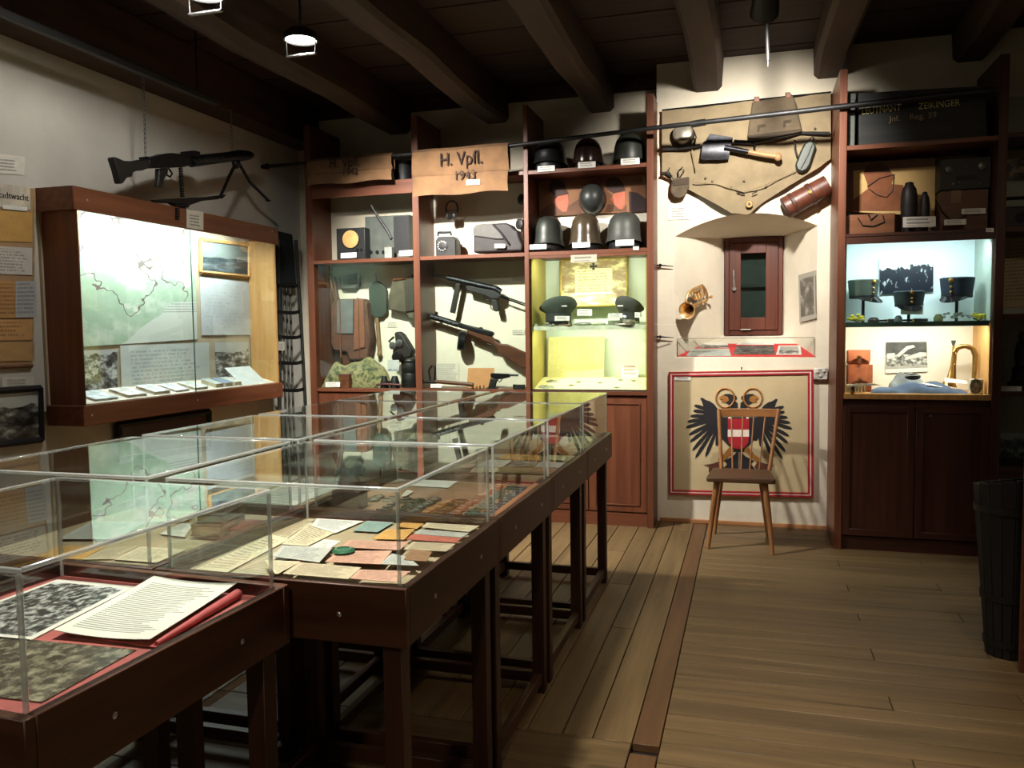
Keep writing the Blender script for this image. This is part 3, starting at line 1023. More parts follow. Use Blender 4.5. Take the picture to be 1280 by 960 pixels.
def table(x0, y0, x1, y1, label, board_mat, name='display_table', rot=0.0):
    ctr = Vector(((x0 + x1) / 2, (y0 + y1) / 2, 0))
    M = Matrix.Translation(ctr) @ Matrix.Rotation(rot, 4, 'Z') @ Matrix.Translation(-ctr)
    t = thing(name, ctr, label, 'table')
    g = 0.002
    x0 += g
    x1 -= g
    y0 += g
    y1 -= g
    za = TZ - 0.145
    th = 0.022
    fr = B(M).box((x0, y0, za), (x1, y0 + th, TZ)).obj('apron', M_tabx, t, 0.002)
    B(M).box((x0, y1 - th, za), (x1, y1, TZ)).obj('apron', M_tabx, t, 0.002)
    rr = B(M).box((x1 - th, y0 + th, za), (x1, y1 - th, TZ)).obj('apron', M_taby, t, 0.002)
    B(M).box((x0, y0 + th, za), (x0 + th, y1 - th, TZ)).obj('apron', M_taby, t, 0.002)
    B(M).box((x0 + th, y0 + th, TZ - 0.05), (x1 - th, y1 - th, TZ - 0.03)).obj('display_bed', board_mat, t)
    L = 0.05
    i = 0.026
    for sx in (0, 1):
        for sy in (0, 1):
            a = x0 + i if sx == 0 else x1 - i - L
            c = y0 + i if sy == 0 else y1 - i - L
            B(M).box((a, c, 0), (a + L, c + L, TZ - 0.051)).obj('leg', M_tabz, t, 0.002)
    r0, r1 = 0.04, 0.085
    for sy in (0, 1):
        c = y0 + i + 0.01 if sy == 0 else y1 - i - L + 0.01
        B(M).box((x0 + i + L, c, r0), (x1 - i - L, c + 0.03, r1)).obj('stretcher', M_tabx, t, 0.002)
    for sx in (0, 1):
        a = x0 + i + 0.01 if sx == 0 else x1 - i - L + 0.01
        B(M).box((a, y0 + i + L, r0), (a + 0.03, y1 - i - L, r1)).obj('stretcher', M_taby, t, 0.002)
    for px in (0.25, 0.75):
        for P, ax in (((x0 + (x1 - x0) * px, y0, TZ - 0.075), 0), ((x1, y0 + (y1 - y0) * px, TZ - 0.075), 1)):
            e = B(M).ell(P, 0.007 if ax == 0 else 0.003, 0.003 if ax == 0 else 0.007, 0.007, 8, 4)
            e.obj('screw', M_screw, fr if ax == 0 else rr)
    return t


def cover(x0, y0, x1, y1, label, rot=0.0):
    """clear acrylic hood standing in the table's rim"""
    ctr = Vector(((x0 + x1) / 2, (y0 + y1) / 2, TZ - 0.03))
    M = Matrix.Translation(ctr) @ Matrix.Rotation(rot, 4, 'Z') @ Matrix.Translation(-ctr)
    t = thing('acrylic_hood', ctr, label, 'hood')
    i = 0.026
    x0 += i
    x1 -= i
    y0 += i
    y1 -= i
    z0, z1 = TZ - 0.029, TZ + AH
    th = 0.004
    e = 0.009
    B(M).box((x0 + e, y0, z0), (x1 - e, y0 + th, z1 - e)).obj('front_pane', M_acryl, t, smooth=False)
    B(M).box((x0 + e, y1 - th, z0), (x1 - e, y1, z1 - e)).obj('back_pane', M_acryl, t, smooth=False)
    B(M).box((x0, y0 + e, z0), (x0 + th, y1 - e, z1 - e)).obj('side_pane', M_acryl, t, smooth=False)
    B(M).box((x1 - th, y0 + e, z0), (x1, y1 - e, z1 - e)).obj('side_pane', M_acryl, t, smooth=False)
    B(M).box((x0 + e, y0 + e, z1 - th), (x1 - e, y1 - e, z1)).obj('top_pane', M_acryl, t, smooth=False)
    for a in (x0, x1 - e):
        for c in (y0, y1 - e):
            B(M).box((a, c, z0), (a + e, c + e, z1 - e)).obj('corner_edge', M_edge, t, 0.003)
        B(M).box((a, y0 + e, z1 - e), (a + e, y1 - e, z1)).obj('top_edge', M_edge, t, 0.0035)
    for c in (y0, y1 - e):
        B(M).box((x0, c, z1 - e), (x1, c + e, z1)).obj('top_edge', M_edge, t, 0.0035)
    return t


M_bedr = plain('red_cloth', (158, 82, 76), 0.85, 0, 0.1, 20)
M_bedb = plain('brown_board', (146, 112, 84), 0.8, 0, 0.08, 8)
M_bedc = plain('cream_board', (160, 144, 114), 0.8, 0, 0.06, 6)
M_bedg = plain('drab_board', (128, 112, 88), 0.8, 0, 0.08, 8)
wordR = ['letters and ration papers', 'medals and badges in rows', 'old certificates and green cards', 'small papers beside the cupboard']
wordL = ['brown books', 'two long typed sheets', 'grey press cuttings', 'grey printed leaves']
TAB = {}
for k in range(4):
    for s_ in 'RL':
        x0 = TX[s_]
        y0 = ty0 + k * TD
        wd = (wordR if s_ == 'R' else wordL)[k]
        TAB[s_ + str(k + 1)] = (x0, y0, x0 + TW, y0 + TD)
        table(x0, y0, x0 + TW, y0 + TD, 'dark wooden display table on square legs holding ' + wd, (M_bedc, M_bedb, M_bedg, M_bedg)[k] if s_ == 'R' else M_bedc)
        cover(x0, y0, x0 + TW, y0 + TD, 'clear acrylic hood over the table of ' + wd)
NR = math.radians(-2.2)
NT0 = (-1.085 - TW, 1.0, -1.085, 1.735)
table(*NT0, 'dark wooden display table lined with red cloth, holding aerial photographs', M_bedr, rot=NR)
cover(*NT0, 'clear acrylic hood over the aerial photographs on red cloth', NR)
# ================================================================ what lies under the hoods
def PP(px, py, p0, n):
    d = ray(px, py)
    n = Vector(n)
    return CAM + d * ((Vector(p0) - CAM).dot(n) / d.dot(n))


BED = TZ - 0.0296


def clampt(p, key, m=0.042):
    x0, y0, x1, y1 = key
    return Vector((min(max(p.x, x0 + m), x1 - m), min(max(p.y, y0 + m), y1 - m), p.z))


def papers(key, org, k, rows, cat='paper', z0=0.0):
    for i, (q, m, nm, lab) in enumerate(rows):
        z = BED + 0.0006 + 0.0017 * i + z0
        P = [clampt(PZ(org[0] + u / k, org[1] + v / k, z), key) for u, v in q]
        o = sheet(nm, (P[0], P[3], P[2], P[1]), m, None, 0.0013, (0, 0, 1))
        tag(o, lab, cat)


T_white = printed('typed_white', (226, 224, 214), (90, 90, 96), 22, 0.09, 0.55)
T_cream = printed('typed_cream', (214, 200, 166), (84, 70, 56), 16, 0.08, 0.5)
T_beige = printed('typed_beige', (196, 180, 148), (86, 70, 54), 18, 0.08, 0.55)
T_grey = printed('typed_grey', (186, 186, 176), (86, 86, 88), 14, 0.08, 0.5)
T_teal = printed('typed_teal', (136, 160, 150), (70, 86, 84), 9, 0.1, 0.4)
T_orange = printed('typed_orange', (206, 156, 84), (110, 70, 36), 7, 0.12, 0.35)
T_pink = printed('typed_pink', (204, 158, 134), (110, 66, 56), 12, 0.07, 0.5)
T_red = printed('printed_red', (190, 104, 84), (110, 44, 40), 5, 0.08, 0.4)
T_greenish = printed('printed_green', (186, 190, 140), (90, 92, 66), 8, 0.1, 0.35)
T_brown = printed('printed_brown', (150, 112, 78), (74, 50, 34), 9, 0.08, 0.4)
T_olive = printed('printed_olive', (146, 128, 84), (72, 62, 40), 8, 0.06, 0.5)

R1 = TAB['R1']
papers(R1, (330, 560), 3.88, [
    ([(0, 470), (170, 335), (255, 345), (75, 465)], T_beige, 'scroll_sheet', 'long yellowed scroll sheet beside the left rim, among the letters'),
    ([(85, 468), (225, 362), (345, 412), (210, 477)], T_cream, 'letter', 'yellowed letter lying half under the white typed letter'),
    ([(230, 380), (290, 327), (518, 338), (348, 414)], T_white, 'letter', 'white typed letter beside the teal card'),
    ([(430, 402), (522, 342), (652, 350), (552, 409)], T_teal, 'card', 'pale teal card beside the white typed letter'),
    ([(640, 382), (690, 352), (797, 356), (742, 393)], T_orange, 'envelope', 'smaller orange card behind the larger orange card'),
    ([(525, 443), (592, 398), (732, 394), (680, 446)], T_orange, 'envelope', 'larger orange card next to the red ticket strip'),
    ([(765, 384), (800, 357), (1055, 371), (995, 409)], T_cream, 'ration_strip', 'broad cream ticket strip in the back corner of the letters table'),
    ([(725, 417), (757, 396), (993, 414), (962, 436)], T_grey, 'ration_strip', 'narrow pale ticket strip between the cream and the red one'),
    ([(688, 444), (722, 419), (960, 439), (930, 461)], T_red, 'ration_strip', 'red ticket strip beside the larger orange card'),
    ([(372, 482), (412, 449), (702, 456), (660, 497)], T_pink, 'ration_sheet', 'long pink sheet behind the green round tag'),
    ([(676, 494), (722, 456), (930, 466), (888, 503)], T_beige, 'ration_sheet', 'beige sheet with dark print beside the long pink sheet'),
    ([(222, 483), (290, 445), (372, 453), (312, 492)], M_cardb, 'caption_card', 'small white caption card among the letters'),
    ([(40, 527), (90, 474), (332, 486), (268, 557)], T_grey, 'letter', 'grey sheet in front of the yellowed letter'),
    ([(295, 553), (362, 501), (622, 500), (566, 566)], T_pink, 'ration_sheet', 'crumpled pink-beige sheet in front of the green round tag'),
    ([(565, 564), (620, 514), (702, 530), (750, 573)], T_grey, 'ration_sheet', 'green-grey leaf beside the crumpled pink-beige sheet'),
    ([(678, 543), (712, 491), (815, 505), (788, 552)], T_brown, 'ration_book', 'small brown ration book by the right rim'),
    ([(0, 640), (0, 545), (178, 552), (62, 616)], T_cream, 'letter', 'cream sheet in the front left of the letters table'),
    ([(78, 618), (172, 556), (472, 581), (394, 647)], T_beige, 'ration_sheet', 'wide beige sheet along the front rim'),
    ([(398, 648), (462, 591), (712, 600), (622, 664)], T_pink, 'ration_sheet', 'pale pink sheet in the front right corner'),
])
papers(R1, (0, 0), 1.0, [
    ([(212, 709), (318, 661), (338, 662), (236, 711)], T_beige, 'long_strip', 'long narrow yellowed strip along the left rim of the letters table'),
    ([(244, 712), (332, 668), (362, 674), (284, 716)], T_cream, 'letter', 'cream letter beside the narrow yellowed strip'),
    ([(288, 717), (345, 690), (388, 694), (338, 723)], T_beige, 'letter', 'folded beige letter near the front left of the letters table'),
], z0=0.0009)
p = PZ(330 + 385 / 3.88, 560 + 498 / 3.88, BED + 0.03)
g = thing('round_tag', (p.x, p.y, BED + 0.026), 'green round tag on the pink papers', 'tag')
B().lathe([(0.0, 0.006), (0.028, 0.005), (0.032, 0.0), (0.03, -0.003), (0, -0.003)], p, n=20).obj('disc', plain('tag_green', (40, 96, 68), 0.5), g)
B().lathe([(0.02, 0.0072), (0.022, 0.0072), (0.022, 0.005), (0.02, 0.005)], p, n=20, close=False).obj('rim_line', plain('tag_pale', (140, 170, 140), 0.5), g)

# --- second table: rows of medals and badges
R2 = TAB['R2']
papers(R2, (440, 560), 6.4, [
    ([(150, 266), (300, 188), (382, 192), (262, 268)], T_white, 'typed_page', 'left of two narrow typed pages behind the badges'),
    ([(290, 266), (400, 196), (534, 202), (432, 268)], T_white, 'typed_page', 'right of two narrow typed pages behind the badges'),
    ([(450, 302), (600, 224), (912, 232), (768, 319)], printed('plain_leaf', (220, 218, 206), (150, 150, 150), 12, 0.1, 0.3), 'white_leaf', 'large white leaf lying beyond the dark badges'),
    ([(390, 390), (440, 338), (492, 348), (430, 386)], M_cardb, 'caption_card', 'small white caption card among the dark badges'),
])
tr = thing('brown_strip', (-0.835, 2.9, BED), 'long brown wooden strip inside the right rim of the badge table', 'strip')
B().box((-0.845, 2.56, BED + 0.0005), (-0.815, 3.2, BED + 0.012)).obj('strip', wood('strip_wood', (150, 96, 66), (182, 124, 88), 'y'), tr, 0.002)


def badge(kind, x, y, m, m2, label, group):
    c = Vector((x, y, BED + 0.0004))
    t = thing('badge' if kind != 'medal' else 'medal', c, label, 'badge' if kind != 'medal' else 'medal', group)
    s = 0.017 + rnd.random() * 0.007
    if kind == 'wreath':
        B().tube([c + Vector((math.cos(a) * s, math.sin(a) * s * 1.2, 0.005)) for a in [math.pi * 2 * q / 14 for q in range(14)]], 0.005, 6, True).obj('wreath', m, t)
        B().ell(c + Vector((0, 0, 0.005)), s * 0.7, s * 0.8, 0.006, 10, 5).obj('centre', m2, t)
    elif kind == 'disc':
        B().lathe([(s, 0), (s, 0.005), (s * 0.7, 0.007), (0, 0.009)], c, n=14).obj('disc', m, t)
        B().tube([c + Vector((-s * 0.6, 0, 0.01)), c + Vector((s * 0.6, 0, 0.01))], 0.003, 5).obj('pin', m2, t)
    elif kind == 'cross':
        q = []
        for a in range(4):
            for d, r in ((-0.42, 1.0), (0.42, 1.0), (0.785, 0.36)):
                an = a * math.pi / 2 + d
                q.append(c + Vector((math.cos(an) * s * 1.15 * r, math.sin(an) * s * 1.15 * r, 0)))
        B().prism(q, (0, 0, 0.005)).obj('cross', m, t)
        B().lathe([(s * 0.35, 0.005), (s * 0.3, 0.008), (0, 0.009)], c, n=12).obj('boss', m2, t)
    elif kind == 'bar':
        B().box(c + Vector((-s * 1.1, -0.009, 0)), c + Vector((s * 1.1, 0.009, 0.006))).obj('bar', m, t, 0.001)
        for q in (-0.5, 0.1, 0.6):
            B().box(c + Vector((s * q - 0.003, -0.0095, 0.0061)), c + Vector((s * q + 0.003, 0.0095, 0.0068))).obj('stripe', m2, t)
    else:
        B().prism([c + Vector((-0.013, 0.006, 0.001)), c + Vector((0.013, 0.006, 0.001)), c + Vector((0.016, 0.036, 0.001)), c + Vector((-0.016, 0.036, 0.001))], (0, 0, 0.003)).obj('ribbon', m2, t)
        B().lathe([(0.014, 0), (0.014, 0.005), (0.01, 0.006), (0, 0.006)], c + Vector((0, -0.006, 0)), n=12).obj('disc', m, t)


BC = {n: plain('badge_' + n, c, 0.45, mt, 0.25, 60) for n, c, mt in (('dark', (58, 56, 50), 0.5), ('silver', (146, 142, 132), 0.7), ('bronze', (128, 82, 46), 0.6), ('rust', (150, 84, 52), 0.2), ('green', (66, 88, 62), 0.2), ('blue', (74, 84, 96), 0.2), ('red', (188, 84, 62), 0.1), ('tan', (168, 134, 98), 0.1), ('black', (36, 34, 32), 0.3))}
cols = [(-1.36, 'dark', 'silver', 'wreath', 'pale grey and dark wreath badge in the leftmost rows'), (-1.305, 'silver', 'dark', 'disc', 'silver-grey round badge with a pin bar'), (-1.25, 'dark', 'black', 'disc', 'dark round badge in the rows'), (-1.195, 'dark', 'green', 'cross', 'dark cross-shaped badge with a green boss'), (-1.14, 'dark', 'silver', 'wreath', 'dark wreath badge beside the dark crosses'), (-1.085, 'tan', 'rust', 'medal', 'tan medal on a rust-coloured ribbon'), (-1.03, 'bronze', 'dark', 'wreath', 'bronze wreath badge in the middle rows'), (-0.978, 'rust', 'tan', 'disc', 'rust-brown round badge in the rows'), (-0.928, 'green', 'blue', 'cross', 'green cross-shaped badge with a blue boss'), (-0.878, 'blue', 'silver', 'bar', 'blue-grey ribbon bar with silver stripes beside the brown strip')]
for ci, (bx, a, c, kd, lab) in enumerate(cols):
    yy = 2.565
    while yy < 3.17:
        white = (-1.30 < bx < -1.0 and yy > 2.86)
        blockx = (bx < -1.26 and yy < 2.75)
        if not (white or (bx < -1.0 and yy > 2.84) or blockx):
            badge(kd, bx + rnd.uniform(-0.007, 0.007), yy + rnd.uniform(-0.006, 0.006), BC[a], BC[c], lab, 'rows of %s badges' % a)
        yy += 0.045
# forked dark block standing at the left
o = PZ(414, 637, BED)
o.x = max(o.x, TAB['R2'][0] + 0.1)
o.y = max(o.y, TAB['R2'][1] + 0.04)
fb = thing('forked_block', (o.x, o.y, BED), 'dark brown block with two forked prongs standing among the badges', 'relic')
bw = 0.055
M_fb = plain('dark_relic', (58, 40, 34), 0.6, 0.1, 0.2, 30)
B().box((o.x - bw, o.y, BED + 0.0005), (o.x + bw, o.y + 0.07, BED + 0.07)).obj('block', M_fb, fb, 0.004)
B().lathe([(0.045, 0.07), (0.04, 0.1), (0.03, 0.12)], (o.x, o.y + 0.035, BED), n=14).obj('neck', plain('dark_relic_purple', (64, 40, 46), 0.5), fb)
for sx in (-1, 1):
    B().tube([(o.x + sx * 0.012, o.y + 0.035, BED + 0.11), (o.x + sx * 0.03, o.y + 0.035, BED + 0.15), (o.x + sx * 0.06, o.y + 0.035, BED + 0.2)], [0.02, 0.016, 0.01], 8).obj('prong', plain('dark_relic_purple', (64, 40, 46), 0.5), fb)

# --- third and fourth tables
papers(TAB['R3'], (580, 560), 8.0, [
    ([(50, 152), (155, 98), (255, 92), (160, 150)], T_white, 'leaf', 'white leaf in the back left of the certificates'),
    ([(60, 158), (180, 96), (258, 96), (140, 160)], T_brown, 'leaf', 'dark brown leaf beside the back left white leaf'),
    ([(290, 96), (332, 36), (432, 40), (366, 92)], T_grey, 'leaf', 'grey leaf beside the big orange certificate'),
    ([(345, 108), (432, 40), (806, 48), (772, 128)], T_orange, 'certificate', 'big orange certificate in the back of the certificates table'),
    ([(860, 118), (868, 50), (1140, 62), (1050, 130)], T_greenish, 'certificate', 'pale green certificate beside the big orange one'),
    ([(110, 192), (232, 122), (482, 126), (388, 192)], T_grey, 'photograph_card', 'grey card, first of three in the middle row of certificates'),
    ([(428, 186), (502, 130), (752, 140), (690, 190)], photo('small_photo_a', 3.3, (60, 56, 50), (200, 196, 180), 0.9, scale=4), 'photograph_card', 'light photograph, second of three in the middle row of certificates'),
    ([(700, 192), (772, 136), (1010, 150), (958, 197)], T_grey, 'photograph_card', 'grey card by the right rim in the middle row of certificates'),
    ([(-60, 192), (30, 160), (120, 160), (70, 196)], T_pink, 'leaf', 'pink leaf at the left of the front row of certificates'),
    ([(60, 246), (92, 200), (352, 200), (330, 242)], T_cream, 'leaf', 'cream leaf in the front row of certificates'),
    ([(332, 248), (372, 196), (640, 198), (620, 258)], T_olive, 'banknote', 'olive banknote in the front row of certificates'),
    ([(630, 258), (652, 200), (940, 206), (900, 270)], T_brown, 'banknote', 'brown banknote at the right of the front row of certificates'),
])
papers(TAB['R4'], (560, 520), 5.333, [
    ([(480, 200), (520, 130), (640, 130), (620, 205)], T_brown, 'leaf', 'dark leaf at the left of the small papers near the cupboard'),
    ([(640, 190), (690, 120), (800, 122), (760, 180)], T_red, 'leaf', 'red leaf among the small papers near the cupboard'),
    ([(720, 205), (760, 140), (830, 140), (790, 200)], T_white, 'leaf', 'white leaf among the small papers near the cupboard'),
    ([(790, 192), (850, 130), (1000, 118), (960, 180)], T_greenish, 'leaf', 'pale green leaf among the small papers near the cupboard'),
    ([(800, 220), (830, 195), (1000, 180), (960, 212)], T_greenish, 'card', 'narrow green card at the right rim near the cupboard'),
    ([(560, 150), (590, 112), (760, 110), (740, 140)], T_grey, 'leaf', 'grey leaf in the back of the small papers near the cupboard'),
])
# --- left-hand column
papers(TAB['L1'], (60, 580), 4.571, [
    ([(-60, 540), (60, 470), (330, 470), (200, 545)], T_orange, 'envelope', 'orange envelope in the front left of the brown books table'),
    ([(190, 548), (330, 488), (520, 470), (366, 546)], T_beige, 'letter', 'tan letter in the front of the brown books table'),
    ([(372, 547), (522, 474), (792, 490), (620, 566)], T_cream, 'letter', 'cream sheet in front of the brown books'),
    ([(640, 400), (760, 340), (830, 345), (780, 420)], T_white, 'leaf', 'white leaf to the left of the brown books'),
    ([(60, 430), (250, 330), (560, 330), (400, 430)], T_grey, 'leaf', 'grey leaf in the middle of the brown books table'),
    ([(560, 330), (700, 275), (860, 275), (780, 330)], T_cream, 'leaf', 'cream leaf behind the brown books'),
])


def book(q, h, m, lab, z=BED + 0.0005, name='book', cat='book'):
    P = [Vector((p.x, p.y, z + p.z)) for p in q]
    t = thing(name, (sum((p for p in P), Vector()) / 4), lab, cat)
    up = Vector((0, 0, 1))
    B().prism(P, up * 0.003).obj('cover', m, t)
    c = sum(P, Vector()) / 4
    B().prism([c + (p - c) * 0.96 + up * 0.0031 for p in P], up * (h - 0.0062)).obj('pages', plain('page_edges', (196, 180, 146), 0.8), t)
    B().prism([p + up * (h - 0.003) for p in P], up * 0.003).obj('cover', m, t)
    return t


M_bk = plain('book_brown', (84, 58, 40), 0.6, 0, 0.15, 30)
qb = [clampt(PZ(60 + u / 4.571, 580 + v / 4.571, BED), TAB['L1'], 0.045).to_2d().to_3d() for u, v in ((815, 432), (985, 440), (1130, 352), (965, 332))]
book(qb, 0.035, M_bk, 'thick brown book, lower of two stacked in the table', BED + 0.011)
cq = sum(qb, Vector()) / 4
book([cq + (p - cq) * 0.92 + Vector((0.01, 0.005, 0)) for p in qb], 0.03, plain('book_brown_dark', (66, 46, 36), 0.6, 0, 0.15, 30), 'thinner dark brown book, upper of two stacked in the table', BED + 0.0465)
qq = [Vector((-1.62, 2.2, 0)), Vector((-1.53, 2.2, 0)), Vector((-1.53, 2.33, 0)), Vector((-1.62, 2.33, 0))]
book(qq, 0.02, plain('book_red', (120, 62, 48), 0.6), 'small reddish book in the back corner of the brown books table', BED + 0.0005)
for key, rows_ in (('L2', [(0.05, 0.08, 0.26, 0.6, T_white, 'first of two long typed sheets side by side'), (0.34, 0.08, 0.26, 0.6, T_white, 'second of two long typed sheets side by side')]),
                   ('L3', [(0.05, 0.08, 0.28, 0.3, T_grey, 'grey press cutting in the front left of its table'), (0.38, 0.1, 0.28, 0.28, T_grey, 'grey press cutting in the front right of its table'), (0.06, 0.44, 0.6, 0.24, photo('cutting_photo', 8.1, scale=5), 'wide photograph behind the two grey press cuttings')]),
                   ('L4', [(0.05, 0.08, 0.3, 0.5, T_grey, 'left of two grey printed leaves by the shelving'), (0.38, 0.08, 0.28, 0.5, T_grey, 'right of two grey printed leaves by the shelving')])):
    x0, y0, x1, y1 = TAB[key]
    for i, (a, c, w_, h_, m, lab) in enumerate(rows_):
        z = BED + 0.0006 + 0.0014 * i
        sheet('printed_sheet', ((x0 + a, y0 + c, z), (x0 + a + w_, y0 + c, z), (x0 + a + w_, y0 + c + h_, z), (x0 + a, y0 + c + h_, z)), m, None, 0.0013, (0, 0, 1), 0, lab, 'paper')

# --- nearest table: aerial photographs and a typed page on red cloth
def nz(u, v, z):
    return PZ(u / 3.2, 700 + v / 3.2, z)


M_air1 = photo('aerial_photo_big', 1.7, (26, 26, 24), (196, 196, 190), 0.97, (200, 202, 204), 7.0, 0.055, (226, 222, 210), 0.22, (2.2, 1.8, 1))
M_air2 = photo('aerial_photo_low', 5.2, (48, 44, 36), (150, 144, 122), 1.2, scale=6.0, rough=0.22, stretch=(2.4, 1.2, 1))
z = BED + 0.0006
BRp, TRp = nz(118, 327, z), nz(694, 44, z)
dx = Vector((-0.40, -0.012, 0))
sheet('aerial_photograph', [clampt(q, (NT0[0] + 0.02, NT0[1], NT0[2], NT0[3] - 0.01), 0.042) for q in (BRp + dx, BRp, TRp, TRp + dx)], M_air1, None, 0.002, (0, 0, 1), 0, 'large aerial photograph with a white border on the red cloth', 'photograph')
rd = thing('red_folder', nz(560, 320, BED), 'red folder with a rolled edge lying under the typed page', 'folder')
z = BED + 0.0032
NK = (NT0[0], NT0[1], NT0[2] + 0.002, NT0[3] - 0.02)
A, Bq, C_, D_ = [clampt(nz(*q, z), NK, 0.034) for q in ((262, 300), (622, 352), (1068, 92), (740, 62))]
o = sheet('leaf', (A, Bq, C_, D_), plain('folder_red', (172, 78, 78), 0.6, 0, 0.08), rd, 0.002, (0, 0, 1))
B().tube([Bq.lerp(C_, s_) + Vector((-0.004, -0.002, 0.006 + 0.004 * s_)) for s_ in (0.03, 0.3, 0.6, 0.97)], [0.005, 0.007, 0.01, 0.012], 10).obj('rolled_edge', plain('folder_red', (172, 78, 78), 0.6), rd)
z = BED + 0.012
o = sheet('typed_page', [clampt(nz(*q), NK, 0.034) for q in ((214, 292, z), (600, 330, z), (1040, 66, z + 0.01), (700, 48, z + 0.01))], printed('typed_page_near', (222, 220, 206), (64, 64, 70), 34, 0.09, 0.62), None, 0.0012, (0, 0, 1), 0.012)
tag(o, 'long typed page curling at its edges on the red folder', 'page')
z = BED + 0.0006
TLp, TRp2, BRp2 = nz(150, 330, z), nz(546, 362, z), nz(168, 572, z)
vv = BRp2 - TRp2
sheet('aerial_photograph', (TLp + vv - Vector((0.16, 0, 0)), BRp2, TRp2, TLp - Vector((0.16, 0, 0))), M_air2, None, 0.002, (0, 0, 1), 0, 'brownish aerial photograph without border on the red cloth in front of the typed page', 'photograph')
# ================================================================ things in the open bays
def card(px0, py0, px1, py1, Y, label, m=None, parent=None, tilt=0.0, name='caption_card', cat='card'):
    a, b_, c, d = PY(px0, py1, Y), PY(px1, py1 + tilt, Y), PY(px1, py0 + tilt, Y), PY(px0, py0, Y)
    o = sheet(name, (a, b_, c, d), m or M_cardt, parent, 0.0015, (0, -1, 0))
    if parent is None:
        tag(o, label, cat)
    return o


def slab(pts, Y, t, name, m, parent, org=(0, 0), k=1.0, bevel=0.0):
    """outline on the plane y=Y, given real thickness t towards the wall"""
    return B().prism([PY(org[0] + u / k, org[1] + v / k, Y) for u, v in pts], (0, t, 0)).obj(name, m, parent, bevel)


def rod(pts, Y, r, name, m, parent, org=(0, 0), k=1.0, n=8):
    P = []
    for q in pts:
        yy = q[2] if len(q) > 2 else Y
        P.append(PY(org[0] + q[0] / k, org[1] + q[1] / k, yy))
    return B().tube(P, r, n).obj(name, m, parent)


def boxpx(px0, py0, px1, py1, Y, depth, name, m, parent, bevel=0.004, zb=None):
    a, c = PY(px0, py1, Y), PY(px1, py0, Y)
    z0 = a.z if zb is None else zb
    return B().box((a.x, Y, z0), (c.x, Y + depth, c.z)).obj(name, m, parent, bevel)


# --- the long pole across the bays, with the two sacks hung over it
pp = [(335, 208, 6.035), (640, 182, 6.03), (800, 162, 5.97), (1058, 132.5, 5.76), (1245, 112, 5.74)]
P = [PY(u, v, yy) for u, v, yy in pp]
pole = thing('long_pole', P[2], 'very long dark pole laid across the front of all the shelves', 'pole')
B().tube(P, [0.014, 0.015, 0.016, 0.018, 0.018], 10).obj('shaft', M_black, pole)
q0, q1 = PY(864, 155.5, 5.92), PY(882, 152.5, 5.91)
B().tube([q0, q1], 0.024, 12).obj('coupling', M_black, pole)
sp = P[0] - Vector((0.0, 0.0, 0.0))
B().tube([sp, sp + Vector((-0.08, 0, 0))], [0.026, 0.012], 10).obj('tip', M_gun, pole)


def polept(px):
    for (a, c) in zip(pp, pp[1:]):
        if a[0] <= px <= c[0]:
            s_ = (px - a[0]) / (c[0] - a[0])
            return PY(px, a[1] + (c[1] - a[1]) * s_, a[2] + (c[2] - a[2]) * s_)


M_sack = plain('sacking', (112, 82, 54), 0.9, 0, 0.12, 9, 0.25)


def sack(x0, x1, drop, bulge, label, year, tsize, off):
    A, C = polept(x0), polept(x1)
    t = thing('grain_sack', (A + C) / 2 - Vector((0, 0, drop)), label, 'sack')
    # cross-section: back flap, over the pole, down the front with a crease
    prof = [(0.035, -drop * 0.5), (0.034, -0.1), (0.03, 0.0), (0.0, 0.026), (-0.03, 0.0), (-0.036, -0.06), (-0.040, -drop * 0.48), (-0.034, -drop * 0.53), (-0.044 - bulge, -drop * 0.58), (-0.046 - bulge, -drop * 0.8), (-0.04 - bulge, -drop)]
    Pg = []
    nx = 14
    for i, (dy, dz) in enumerate(prof):
        row = []
        for j in range(nx + 1):
            u = j / nx
            c = A.lerp(C, u)
            low = i / (len(prof) - 1)
            sh_ = 0.02 * max(0, low - 0.45)
            row.append(c + Vector((sh_ + (0.01 * math.sin(j * 1.9 + i) if i > 5 else 0), dy + 0.004 * math.sin(j * 0.9 + i * 0.8), dz + 0.006 * math.sin(j * 0.7) * low)))
        Pg.append(row)
    B().grid(Pg, (0, 0.004, 0.001)).obj('cloth', M_sack, t)
    xd = C - A
    M_ink = plain('stencil_ink', (44, 28, 20), 0.9)
    f = -0.052 - bulge
    m1 = A.lerp(C, off) + Vector((0, f + bulge * 0.9, -drop * 0.36))
    text('lettering', 'H. Vpfl.', tsize, frame_m(m1, xd, (0, 0, 1)), M_ink, t, 0.001, 0.8)
    m2 = A.lerp(C, off + 0.13) + Vector((0.02, f - 0.004, -drop * 0.70))
    text('lettering', year, tsize * 0.66, frame_m(m2, xd, (0, 0, 1)), M_ink, t, 0.001, 0.95)
    return t


sack(386, 491, 0.19, 0.0, 'smaller brown cloth sack beside the black bucket, hung over the long pole', '1942', 0.115, 0.28)
sack(517, 636, 0.34, 0.012, 'larger brown cloth sack with a white card, hung over the long pole', '1943', 0.145, 0.30)
card(583, 225, 600, 231.5, 5.965, 'small white card on the front of the sack stencilled 1943', tilt=-1)
# black bucket behind the first sack
o = PY(505, 222, 6.25)
t = thing('black_bucket', (o.x, 6.25, ZS2), 'black metal bucket on the top shelf beside the first sack', 'bucket')
B().lathe([(0.075, 0), (0.09, 0.16), (0.095, 0.17), (0.085, 0.17), (0.07, 0.01), (0.0, 0.01)], (o.x, 6.25, ZS2), n=24).obj('body', M_black, t)
B().tube([(o.x + 0.09 * math.cos(a), 6.25, ZS2 + 0.165 + 0.06 * math.sin(a)) for a in [math.pi * i / 10 for i in range(11)]], 0.003, 6).obj('bail', M_steel, t)

